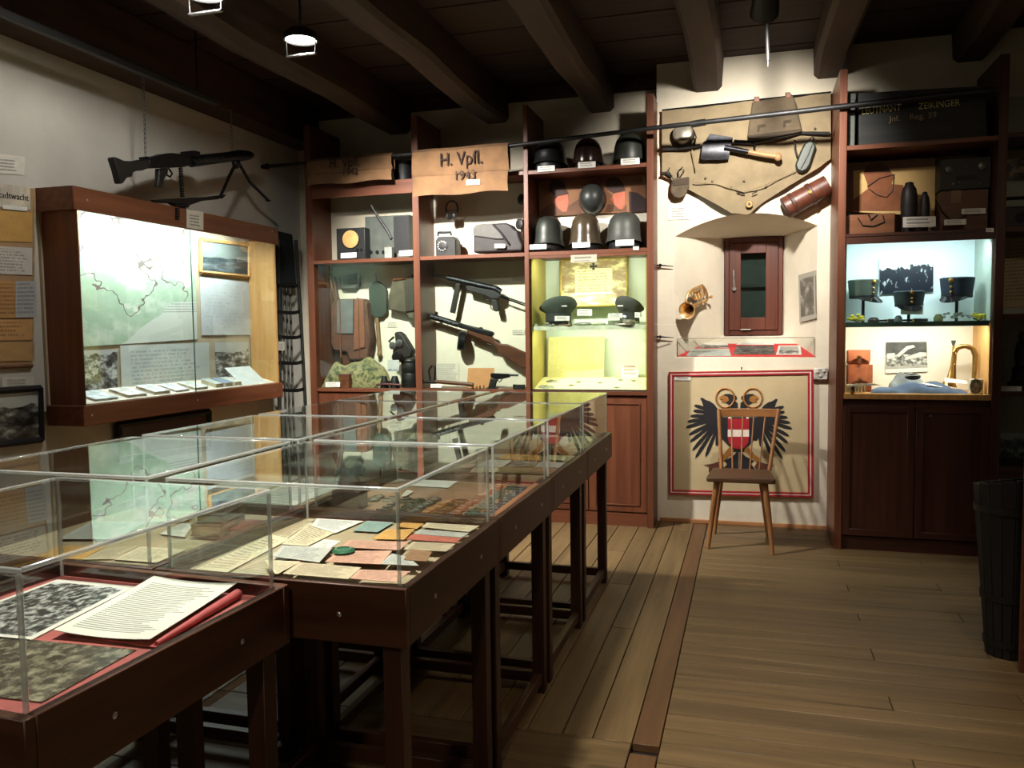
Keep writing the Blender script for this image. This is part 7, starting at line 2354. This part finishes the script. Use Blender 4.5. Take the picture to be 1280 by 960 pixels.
B().ell(c, 0.05, 0.03, 0.022, 16, 8).obj('body', M_rub, t)
B().tube([c + Vector((0.045 * math.cos(a), -0.031 + 0.006 * abs(math.cos(a)), 0.012 * math.sin(a))) for a in [math.pi * q / 8 for q in range(9)]], 0.002, 6).obj('seam', M_steel, t)
t = thing('cord_bundle', (PY(1068, 482, 5.9).x, 5.92, zl), 'bundle of pale braided cord under the tan pouches', 'cord')
c = PY(1066, 482, 5.9)
for i in range(6):
    xx = c.x + (-0.045 + i * 0.019)
    B().tube([(xx, 5.90, zl + 0.004), (xx + 0.006, 5.90, zl + 0.05 + 0.012 * (i % 2)), (xx + 0.02, 5.92, zl + 0.055), (xx + 0.026, 5.93, zl + 0.004)], 0.007, 7).obj('strand', plain('cord_pale', (176, 172, 146), 0.85), t)
a_, c_ = PY(org[0] + 40 / k, org[1] + 566 / k, 5.87), PY(org[0] + 262 / k, org[1] + 536 / k, 5.87)
t = thing('paper_strip', (a_.x + 0.1, 5.87, zl), 'narrow white strip laid across the cord bundle at the front', 'strip')
B().prism([a_ + Vector((0.012, 0, 0)), a_ + Vector((0.22, 0, 0.012)), c_ + Vector((0, 0, -0.002)), a_ + Vector((0.012, 0, 0.014))], (0, 0.008, 0)).obj('strip', M_white, t)
B().box((a_.x + 0.04, 5.872, zl), (a_.x + 0.06, 5.878, a_.z + 0.004)).obj('support', M_black, t)
o = sheet('white_note', (PY(org[0] + 835 / k, org[1] + 530 / k, 5.97), PY(org[0] + 1018 / k, org[1] + 545 / k, 5.97), PY(org[0] + 1012 / k, org[1] + 520 / k, 6.0), PY(org[0] + 838 / k, org[1] + 495 / k, 6.0)), M_white, None, 0.002, (0, -1, 0.3))
tag(o, 'white note leaning before the loop of the old bugle', 'card')
o = sheet('white_note', (PY(org[0] + 690 / k, org[1] + 552 / k, 5.90), PY(org[0] + 815 / k, org[1] + 572 / k, 5.90), PY(org[0] + 815 / k, org[1] + 560 / k, 5.93), PY(org[0] + 650 / k, org[1] + 535 / k, 5.93)), M_white, None, 0.002, (0, -1, 0.6))
tag(o, 'narrow white note lying on the blue tunic', 'card')
t = thing('portrait_frame', (PY(1222, 492, 5.88).x, 5.9, zl), 'small pale block frame with an oval portrait at the front corner', 'framed picture')
a_, c_ = PY(org[0] + 1042 / k, org[1] + 622 / k, 5.87), PY(org[0] + 1150 / k, org[1] + 506 / k, 5.87)
B().box((a_.x, 5.87, zl), (c_.x, 5.92, c_.z)).obj('block', plain('block_cream', (222, 210, 190), 0.6), t, 0.004)
c = PY(org[0] + 1085 / k, org[1] + 562 / k, 5.869)
B().lathe([(0.032, 0), (0.036, 0.003), (0.03, 0.005)], c, (0, -1, 0), 22, sy=1.35, close=False).obj('oval_rim', plain('oval_grey', (96, 98, 98), 0.5), t)
B().lathe([(0.031, 0.001), (0.031, 0.003), (0, 0.0035)], c, (0, -1, 0), 22, sy=1.35).obj('portrait', plain('portrait_grey', (120, 118, 114), 0.5, 0, 0.6, 60), t)
B().ell(c + Vector((0, -0.003, 0.01)), 0.011, 0.002, 0.014, 10, 6).obj('face', plain('portrait_pale', (196, 190, 180), 0.5), t)

# --- corner bay
X0, X1 = NBX
o = sheet('poster', [PY(u, v, YRB - 0.006) for u, v in ((1253, 385), (1292, 383), (1292, 293), (1253, 297))], printed('poster_text', (170, 152, 116), (96, 78, 56), 20, 0.08, 0.5), None, 0.002, (0, -1, 0))
tag(o, 'yellowed text poster in the corner shelving', 'poster')
o = sheet('landscape_photograph', [PY(u, v, YRB - 0.006) for u, v in ((1248, 586), (1290, 588), (1290, 541), (1248, 541))], photo('landscape_print', 2.9, (44, 52, 44), (170, 176, 160), 0.86, (176, 182, 172), 6), None, 0.002, (0, -1, 0))
tag(o, 'landscape photograph on the lowest level of the corner shelving', 'photograph')
o = sheet('landscape_photograph', [PY(u, v, YRB - 0.006) for u, v in ((1252, 226), (1292, 226), (1292, 183), (1252, 186))], photo('dusk_print', 5.9, (40, 36, 34), (150, 132, 108), 0.6, (150, 134, 110), 4), None, 0.002, (0, -1, 0))
tag(o, 'dim brown photograph high in the corner shelving', 'photograph')
q = PY(1276, 475, 5.98)
t = thing('bronze_statuette', (q.x, 5.98, NBZ[1]), 'dark statuette standing on the corner shelving', 'statuette')
z_ = NBZ[1]
B().lathe([(0.075, 0.0), (0.075, 0.05), (0.055, 0.06), (0.05, 0.12), (0.055, 0.14), (0.03, 0.16), (0.04, 0.24), (0.03, 0.3), (0.012, 0.32), (0.022, 0.35), (0.012, 0.38)], (q.x, 5.98, z_), n=16).obj('figure', plain('statuette_dark', (44, 44, 44), 0.5, 0.3), t)
B().box((q.x - 0.09, 5.9, z_), (q.x + 0.09, 6.06, z_ + 0.012)).obj('base', M_black, t)
card(1250, 483, 1277, 489, 5.83, 'white card on the corner shelf before the statuette')
q = PY(1268, 283, 5.98)
t = thing('old_telephone', (q.x, 5.98, NBZ[3]), 'dark old apparatus with a crank on the corner shelving', 'apparatus')
B().box((q.x - 0.09, 5.93, NBZ[3]), (q.x + 0.12, 6.1, NBZ[3] + 0.14)).obj('case', M_black, t, 0.01)
B().tube([(q.x - 0.06, 6.0, NBZ[3] + 0.14), (q.x - 0.06, 6.0, NBZ[3] + 0.2), (q.x + 0.08, 6.0, NBZ[3] + 0.2), (q.x + 0.08, 6.0, NBZ[3] + 0.14)], 0.012, 8).obj('handle', M_gun, t)
B().cyl((q.x + 0.02, 5.93, NBZ[3] + 0.07), (q.x + 0.02, 5.91, NBZ[3] + 0.07), 0.03, n=16).obj('crank_plate', M_gun, t)

# ================================================================ wooden tub by the shelf end
cb = PZ(1262, 818, 0)
Rb = 0.0
t = thing('wooden_tub', (cb.x, cb.y, 0), 'tall dark wooden carrying tub with hoops standing on the floor by the cap cabinet', 'tub')
ht = 0.80
M_tub = wood('tub_wood', (13, 11, 10), (24, 20, 17), 'z', 0.7, 14, 0.4)
ns = 18
for i in range(ns):
    a0_, a1_ = 2 * math.pi * i / ns + 0.008, 2 * math.pi * (i + 1) / ns - 0.008
    vs = []
    for r, z_ in ((0.10, 0.0), (0.165, ht - 0.03 * math.cos((a0_ + a1_) / 2 - 2.4))):
        for rr in (r, r - 0.018):
            for a in (a0_, a1_):
                vs.append((cb.x + rr * math.cos(a), cb.y + rr * math.sin(a) * 0.85, z_ + 0.001))
    B().add(vs, [(0, 1, 3, 2), (4, 6, 7, 5), (0, 4, 5, 1), (2, 3, 7, 6), (0, 2, 6, 4), (1, 5, 7, 3)]).obj('stave', M_tub, t, 0.002)
for z_ in (0.05, 0.26, 0.66):
    r = 0.10 + 0.065 * z_ / ht + 0.0015
    B().lathe([(r, z_), (r + 0.004, z_), (r + 0.0065, z_ + 0.03), (r + 0.0025, z_ + 0.03)], (cb.x, cb.y, 0), n=36, sy=0.85, close=False).obj('hoop', plain('hoop_iron', (40, 36, 32), 0.55, 0.5), t)
B().lathe([(0.0, 0.02), (0.085, 0.02), (0.085, 0.03), (0, 0.03)], (cb.x, cb.y, 0), n=24, sy=0.85).obj('bottom', M_tub, t)

# ================================================================ left wall
XW = XL + 0.004
# --- machine gun hung on chains
XG = -3.64
org, k = (120, 170), 5.565


def slabX(pts, X, tt, name, m, parent, bevel=0.0):
    return B().prism([PX(org[0] + u / k, org[1] + v / k, X) for u, v in pts], (-tt, 0, 0)).obj(name, m, parent, bevel)


def rodX(pts, X, r, name, m, parent, n=8):
    return B().tube([PX(org[0] + q[0] / k, org[1] + q[1] / k, q[2] if len(q) > 2 else X) for q in pts], r, n).obj(name, m, parent)


t = thing('machine_gun', PX(235, 215, XG), 'black machine gun with bipod hung on chains above the lit wall case', 'machine gun')
slabX([(122, 152), (135, 143), (165, 156), (200, 172), (260, 175), (325, 162), (372, 160), (372, 222), (330, 240), (290, 240), (262, 256), (255, 285), (220, 290), (190, 332), (172, 330), (150, 240)], XG + 0.03, 0.05, 'stock', M_black, t, 0.008)
slabX([(372, 158), (440, 137), (490, 121), (530, 118), (630, 128), (668, 150), (668, 202), (620, 215), (520, 220), (372, 222)], XG + 0.035, 0.07, 'receiver', M_gun, t, 0.006)
slabX([(636, 106), (690, 100), (726, 108), (728, 140), (640, 142)], XG + 0.03, 0.06, 'feed_cover', M_gun, t, 0.004)
rodX([(660, 176), (800, 160), (930, 144)], XG, [0.040, 0.037, 0.036], 'barrel_jacket', M_gun, t, 14)
rodX([(925, 144), (1000, 136), (1060, 134), (1085, 132)], XG, [0.036, 0.042, 0.034, 0.02], 'muzzle', M_gun, t, 14)
for i in range(6):
    u, v = 690 + i * 38, 172 - i * 4.3
    c = PX(org[0] + u / k, org[1] + v / k, XG + 0.036)
    B().box(c + Vector((-0.004, -0.022, -0.008)), c + Vector((0.003, 0.022, 0.008))).obj('jacket_slot', M_black, t)
slabX([(440, 226), (505, 222), (503, 258), (478, 300), (466, 356), (428, 352), (438, 300)], XG + 0.018, 0.036, 'pistol_grip', M_black, t, 0.006)
rodX([(505, 225), (530, 262), (515, 285), (490, 268)], XG, 0.006, 'trigger_guard', M_gun, t)
slabX([(325, 145), (368, 142), (372, 162), (326, 166)], XG + 0.015, 0.03, 'rear_sight', M_gun, t, 0.002)
rodX([(975, 185), (930, 275), (868, 415)], XG, [0.013, 0.012, 0.011], 'bipod_leg', M_gun, t)
rodX([(1000, 200, XG), (1070, 320, XG - 0.02), (1195, 445, XG - 0.05)], XG, [0.013, 0.012, 0.011], 'bipod_leg', M_gun, t)
for u, v, X_ in ((866, 424, XG), (1196, 448, XG - 0.05)):
    c = PX(org[0] + u / k, org[1] + v / k, X_)
    B().ell(c, 0.018, 0.03, 0.01, 10, 6).obj('bipod_foot', M_gun, t)
c = PX(org[0] + 975 / k, org[1] + 190 / k, XG)
B().ell(c, 0.03, 0.035, 0.04, 12, 7).obj('bipod_clamp', M_gun, t)
bl = B()
for i in range(13):
    u, v = 588 + i * 1.0, 212 + i * 17
    a_ = PX(org[0] + (u - 10) / k, org[1] + v / k, XG + 0.05)
    c_ = PX(org[0] + (u + 16) / k, org[1] + (v + 3) / k, XG + 0.05)
    bl.tube([a_, a_.lerp(c_, 0.6), c_], [0.008, 0.008, 0.003], 6)
bl.obj('cartridge_belt', M_gun, t)
for u0, v0, u1, v1 in ((344, 145, 278, -335), (944, 112, 938, -60)):
    p, q = PX(org[0] + u0 / k, org[1] + v0 / k, XG), PX(org[0] + u1 / k, org[1] + v1 / k, XG)
    q = Vector((p.x, p.y + 0.01, 3.126))
    b = B()
    n_ = int((q - p).length / 0.028)
    for i in range(n_):
        c = p.lerp(q, (i + 0.5) / n_)
        al = i % 2
        b.tube([c + Vector(((0.007 * math.cos(a)) if al else 0, 0 if al else 0.007 * math.cos(a), 0.019 * math.sin(a))) for a in [2 * math.pi * j / 8 for j in range(8)]], 0.0022, 5, True)
    b.obj('chain', M_steel, t)
# folded mount resting on the case top
t = thing('folded_mount', PX(230, 250, XC), 'dark folded metal mount lying on top of the lit wall case under the gun', 'gun mount')
Xm = XC - 0.02
slabX([(400, 444), (560, 434), (760, 424), (850, 414), (905, 408), (900, 420), (850, 440), (740, 452), (635, 488), (548, 486), (520, 466), (415, 462)], Xm, 0.03, 'body', M_gun, t, 0.004)
rodX([(545, 480), (640, 486)], Xm + 0.01, 0.012, 'hinge', M_gun, t)
p = PX(org[0] + 590 / k, org[1] + 486 / k, Xm - 0.015)
B().box((p.x - 0.02, p.y - 0.04, CZ1 + 0.0005), (p.x + 0.01, p.y + 0.04, max(p.z + 0.01, CZ1 + 0.01))).obj('foot', M_gun, t)
bl = B()
for i in range(5):
    a_ = PX(org[0] + 555 / k, org[1] + (505 + i * 18) / k, XC + 0.018)
    c_ = PX(org[0] + 580 / k, org[1] + (507 + i * 18) / k, XC + 0.018)
    bl.tube([a_, c_], [0.007, 0.005], 6)
bl.obj('belt_end', M_gun, t)
q = [PX(u, v, XC + 0.014) for u, v in ((233, 284.5), (254, 288), (254, 265), (233, 262))]
o = sheet('caption_card', q, M_cardb, None, 0.002, (1, 0, 0))
tag(o, 'white caption card on the top edge of the lit wall case', 'card')

# --- inside the lit wall case
XP = XI + 0.004


def shX(pts, m, name, lab, cat, X=XP, tt=0.002, parent=None):
    o = sheet(name, [PX(u, v, X) for u, v in pts], m, parent, tt, (1, 0, 0))
    if lab:
        tag(o, lab, cat)
    return o


def mapmat():
    t = NT('green_map')
    uv = t.coord('UV')
    sp = t.n('ShaderNodeSeparateXYZ')
    t.l(uv, sp.inputs[0])
    X, Y_ = sp.outputs[0], sp.outputs[1]
    n1 = t.noise(2.6, uv, 6, 0.6)
    n2 = t.noise(9.0, uv, 4)
    g = t.ramp(n1, [(0.40, lin((196, 210, 192))), (0.47, lin((158, 186, 158))), (0.56, lin((146, 178, 148))), (0.62, lin((208, 214, 200)))])
    c = t.mix(t.math('MULTIPLY', n2, 0.3), g, lin((224, 226, 214)))
    # the legend panel, bottom right
    d = t.math('ADD', t.math('MULTIPLY', X, 0.72), t.math('MULTIPLY', t.noise(3.0, uv, 2), 0.12))
    leg = t.math('LESS_THAN', Y_, t.math('SUBTRACT', d, 0.28))
    leg = t.math('MULTIPLY', leg, t.math('LESS_THAN', Y_, 0.34))
    c = t.mix(leg, c, lin((206, 212, 202)))
    # roads
    rd_ = t.math('LESS_THAN', t.math('ABSOLUTE', t.math('SUBTRACT', t.noise(1.7, t.coord('UV', (1, 1, 1), (5, 2, 0)), 4), 0.5)), 0.006)
    c = t.mix(t.math('MULTIPLY', rd_, t.math('SUBTRACT', 1.0, leg)), c, lin((110, 96, 92)))
    tx = t.math('MULTIPLY', leg, t.math('MULTIPLY', t.math('LESS_THAN', t.math('FRACT', t.math('MULTIPLY', Y_, 44.0)), 0.4), t.math('MULTIPLY', t.math('GREATER_THAN', X, 0.66), t.math('GREATER_THAN', Y_, 0.24))))
    c = t.mix(t.math('MULTIPLY', tx, 0.5), c, lin((90, 96, 92)))
    t.l(c, t.b.inputs['Base Color'])
    t.b.inputs['Roughness'].default_value = 0.6
    return t.m


shX([(101, 433.5), (246.5, 424), (243, 287), (99, 262)], mapmat(), 'wall_map', 'large pale green map pinned in the lit wall case', 'map')
M_plan = printed('plan_print', (206, 212, 206), (150, 158, 156), 12, 0.1, 0.45)
shX([(152, 492), (262, 480), (261, 428), (150, 432)], M_plan, 'printed_plan', 'wide pale printed plan under the green map', 'plan', XP + 0.003)
shX([(103, 494), (147, 489), (146, 437), (101, 438)], photo('street_photo', 1.1, (24, 26, 26), (214, 216, 212), 0.9, scale=5), 'street_photograph', 'dark photograph of a house behind trees, under the green map', 'photograph')
shX([(252, 419), (315, 418.5), (312, 353), (249.5, 346)], printed('plan_sheet', (206, 212, 214), (168, 174, 178), 16, 0.08, 0.35), 'plan_sheet', 'large white plan sheet right of the green map', 'plan')
shX([(270, 471.5), (311, 471), (310, 427.5), (268, 428)], photo('house_photo', 6.2, (40, 40, 40), (224, 222, 216), 0.72, (196, 200, 196), 5), 'house_photograph', 'photograph of a pale house with a portico beside the leaning white sheet', 'photograph')
t = thing('framed_view', PX(280, 340, XP), 'framed dark landscape photograph in a pale wooden frame, top of the wall case', 'framed picture')
shX([(252, 338), (310, 344), (310, 309), (252, 302)], photo('lake_photo', 8.8, (30, 44, 50), (110, 124, 126), 0.5, (112, 122, 118), 3), 'print', None, None, XP + 0.004, 0.004, t)
for p, q in (((251, 340), (311, 346)), ((311, 346), (311, 306)), ((311, 306), (251, 299)), ((251, 299), (251, 340))):
    B().tube([PX(p[0], p[1], XP + 0.008), PX(q[0], q[1], XP + 0.008)], 0.014, 6).obj('frame', M_pine, t)
# booklets on the ledge
bk = [((104, 500), (140, 492), 'pale blue booklet nearest the dark end of the wall case', (196, 208, 220)), ((146, 497), (176, 492), 'booklet with a grey picture beside the pale blue one', (206, 206, 198)), ((180, 495), (205, 489), 'grey-white booklet on the ledge', (200, 206, 204)), ((207, 491), (229, 485), 'white booklet with blue print on the ledge', (206, 214, 222)), ((231, 488), (252, 482), 'greenish booklet under the edge of the sliding pane', (196, 206, 192))]
for i, ((u0, v0), (u1, v1), lab, c) in enumerate(bk):
    z_ = CZb + 0.0065
    p = PX((u0 + u1) / 2, (v0 + v1) / 2, XC - 0.12)

    w_ = abs(PX(u1, 490, p.x).y - PX(u0, 490, p.x).y) * 0.40
    xa, xb_ = XC - 0.05, XC - 0.2
    Pq = [Vector((xx, p.y + sg * w_, 0.06 * (XC - 0.03 - xx) / (XC - 0.03 - XI))) for xx, sg in ((xa, -1), (xa, 1), (xb_, 1), (xb_, -1))]
    book(Pq, 0.012 + 0.003 * (i % 3), plain('booklet_%d' % i, c, 0.5, 0, 0.25, 22), lab, z_, 'booklet', 'booklet')
for i, (yy, c) in enumerate(((PX(268, 487, XC - 0.1).y, (186, 196, 190)), (PX(280, 486, XC - 0.1).y, (140, 158, 176)), (PX(291, 485, XC - 0.1).y, (206, 208, 200)))):
    Pq = [Vector((xx, yy + sg * 0.045, 0.06 * (XC - 0.03 - xx) / (XC - 0.03 - XI))) for xx, sg in ((XC - 0.05, -1), (XC - 0.05, 1), (XC - 0.18, 1), (XC - 0.18, -1))]
    book(Pq, 0.026, plain('spine_book_%d' % i, c, 0.5), ('pale green book beside the leaning white sheet', 'blue-grey book between two pale ones', 'cream book next to the leaning white sheet')[i], CZb + 0.0065)
q0, q1 = PX(304, 481, XC - 0.04), PX(334, 478, XC - 0.04)
zz_ = CZb + 0.0065
o = sheet('leaning_sheet', ((XC - 0.05, q0.y, zz_), (XC - 0.05, q1.y, zz_), (XC - 0.2, q1.y, zz_ + 0.13), (XC - 0.2, q0.y, zz_ + 0.13)), printed('leaning_print', (222, 228, 226), (190, 194, 194), 8, 0.1, 0.3), None, 0.004, (1, 0, 1))
tag(o, 'white sheet leaning on the ledge at the pale end of the wall case', 'sheet')

# --- documents board and pictures beside the case
XD = XL + 0.012
t = thing('document_board', PX(20, 458, XD), 'tall beige board of old documents on the left wall beside the lit case', 'board')
b = B().prism([PX(u, v, XD) for u, v in ((-40, 461), (40, 457), (43, 236), (-40, 224))], (-0.011, 0, 0)).obj('panel', plain('board_tan', (176, 142, 104), 0.8, 0, 0.05, 5), t)
B().tube([PX(43, 236, XD), PX(40, 457, XD)], 0.008, 6).obj('edge_strip', plain('strip_tan', (186, 160, 124), 0.7), t)
B().tube([PX(40, 457, XD), PX(-40, 461, XD)], 0.012, 6).obj('edge_strip', plain('strip_brown', (120, 82, 56), 0.7), t)
XS = XD + 0.003
shX([(-30, 256), (38, 262), (37, 234), (-30, 226)], plain('headline_paper', (206, 196, 176), 0.8), 'headline_sheet', 'grey sheet with bold lettering at the top of the document board', 'sheet', XS)
hs = bpy.context.scene.objects['headline_sheet']
A_, B_ = PX(0.5, 247, XS + 0.004), PX(30, 250.5, XS + 0.004)
text('lettering', 'Stadtwacht', 0.05, frame_m(A_ - (B_ - A_) * 0.2, B_ - A_, (0, 0, 1)), plain('headline_ink', (40, 40, 44), 0.8), hs, 0.0008, 0.95)
shX([(3, 261), (34, 264), (34, 259), (3, 255.5)], M_white, 'caption_strip', 'narrow white strip under the bold lettering', 'card', XS + 0.004)
shX([(-30, 300), (40, 303), (40, 266), (-30, 260)], printed('doc_yellow', (214, 168, 92), (150, 104, 50), 9, 0.14, 0.25), 'old_document', 'ochre document under the bold lettering', 'document', XS)
shX([(-30, 341), (40, 344), (40, 310), (-30, 306)], printed('doc_white', (222, 216, 204), (110, 108, 104), 9, 0.08, 0.45), 'old_document', 'white document with fine print under the ochre one', 'document', XS)
shX([(-30, 398), (42, 397), (43, 352), (-30, 350)], printed('doc_tan', (204, 156, 98), (130, 88, 54), 9, 0.08, 0.5), 'old_document', 'tan document partly under a grey slip', 'document', XS)
shX([(19, 397), (45, 396.5), (45, 351), (19, 351.5)], printed('doc_slip', (192, 192, 192), (110, 110, 116), 9, 0.06, 0.5), 'document_slip', 'grey printed slip over the tan document', 'document', XS + 0.003)
shX([(-30, 426), (42, 425), (42, 399), (-30, 400)], printed('doc_orange', (214, 166, 106), (120, 80, 50), 5, 0.12, 0.45), 'old_document', 'orange document with widely spaced print', 'document', XS)
shX([(-30, 452), (43, 451), (43, 428), (-30, 429)], printed('doc_framed', (202, 160, 106), (150, 116, 74), 4, 0.1, 0.2), 'old_document', 'ochre card in a pale mount at the foot of the document board', 'document', XS)
shX([(-20, 215), (30, 219), (31, 196), (-20, 190)], M_cardb, 'caption_card', 'white caption sheet on the wall above the document board', 'card', XW)
shX([(2, 485.5), (42, 483.5), (42, 471), (2, 471)], M_cardb, 'caption_card', 'white caption sheet between the document board and the framed street view', 'card', XW)
t = thing('framed_street', PX(20, 552, XW), 'black-framed photograph of a street on the left wall below the document board', 'framed picture')
shX([(-40, 562), (50, 548), (48, 489), (-40, 495)], photo('street_view', 4.9, (28, 30, 30), (196, 200, 192), 0.72, (200, 206, 198), 4), 'print', None, None, XW + 0.006, 0.004, t)
for p, q in (((-40, 560), (53, 549.5)), ((53, 549.5), (51, 485)), ((51, 485), (-40, 491))):
    B().tube([PX(p[0], p[1], XW + 0.016), PX(q[0], q[1], XW + 0.016)], 0.018, 4).obj('frame', M_black, t)
t = thing('dark_picture', PX(205, 530, XW), 'long dark frame hung under the lit wall case', 'framed picture')
shX([(152, 570), (258, 555), (258, 519), (152, 534)], plain('dark_print', (54, 44, 40), 0.4), 'print', None, None, XW + 0.006, 0.004, t)
for p, q in (((148, 575), (262, 560)), ((262, 560), (262, 514)), ((262, 514), (146, 531)), ((146, 531), (148, 575))):
    B().tube([PX(p[0], p[1], XW + 0.016), PX(q[0], q[1], XW + 0.016)], 0.02, 4).obj('frame', M_black, t)

# --- tall dark rack in the corner
t = thing('metal_rack', (-3.78, 6.15, 0), 'tall dark metal rack with curved slats standing in the corner beside the wall case', 'rack')
Xr = XL + 0.1
for (u0, v0), (u1, v1) in (((370, 300), (382, 505)), ((349, 300), (350, 505))):
    p, q = PX(u0, v0, Xr), PX(u1, v1, Xr)
    d = (q - p)
    q = p + d * ((p.z - 0.0) / (p.z - q.z))
    B().tube([p, p.lerp(q, 0.3) + Vector((0, 0.008, 0)), p.lerp(q, 0.6), q], 0.014, 8).obj('rail', plain('rack_dark', (44, 48, 44), 0.6, 0.3, 0.2), t)
for v in (357, 390, 421, 453, 487):
    a_, c_ = PX(346, v, Xr), PX(370 + (v - 300) * 0.06, v - 1, Xr)
    Pg = []
    for jj in range(2):
        Pg.append([a_.lerp(c_, q / 8) + Vector((0.05 - 0.05 * abs(q / 4 - 1), 0, -0.014 + 0.03 * jj - 0.012 * math.sin(math.pi * q / 8))) for q in range(9)])
    B().grid(Pg, (-0.004, 0, 0)).obj('slat', M_black, t)
a_, c_, d_, e_ = PX(348, 355, Xr), PX(371, 355, Xr), PX(366, 293, Xr), PX(347, 288, Xr)
B().prism([a_, c_, d_, e_], (-0.05, 0, 0)).obj('canvas_top', plain('rack_canvas', (36, 42, 46), 0.8), t, 0.01)
p0_, p1_ = PX(358, 356, Xr - 0.03), PX(362, 505, Xr - 0.03)
p1_ = p0_ + (p1_ - p0_) * (p0_.z / (p0_.z - p1_.z)) * 0.995
for s_ in (-0.06, 0.0, 0.06):
    B().tube([p0_ + Vector((0, s_, 0)), p1_ + Vector((0, s_, 0))], 0.008, 6).obj('bar', plain('rack_grey', (92, 94, 86), 0.6, 0.3), t)
o = shX([(347, 438), (355.5, 438), (355.5, 427), (347, 427)], M_cardb, 'caption_card', 'small white card fixed to the dark corner rack', 'card', Xr + 0.022)
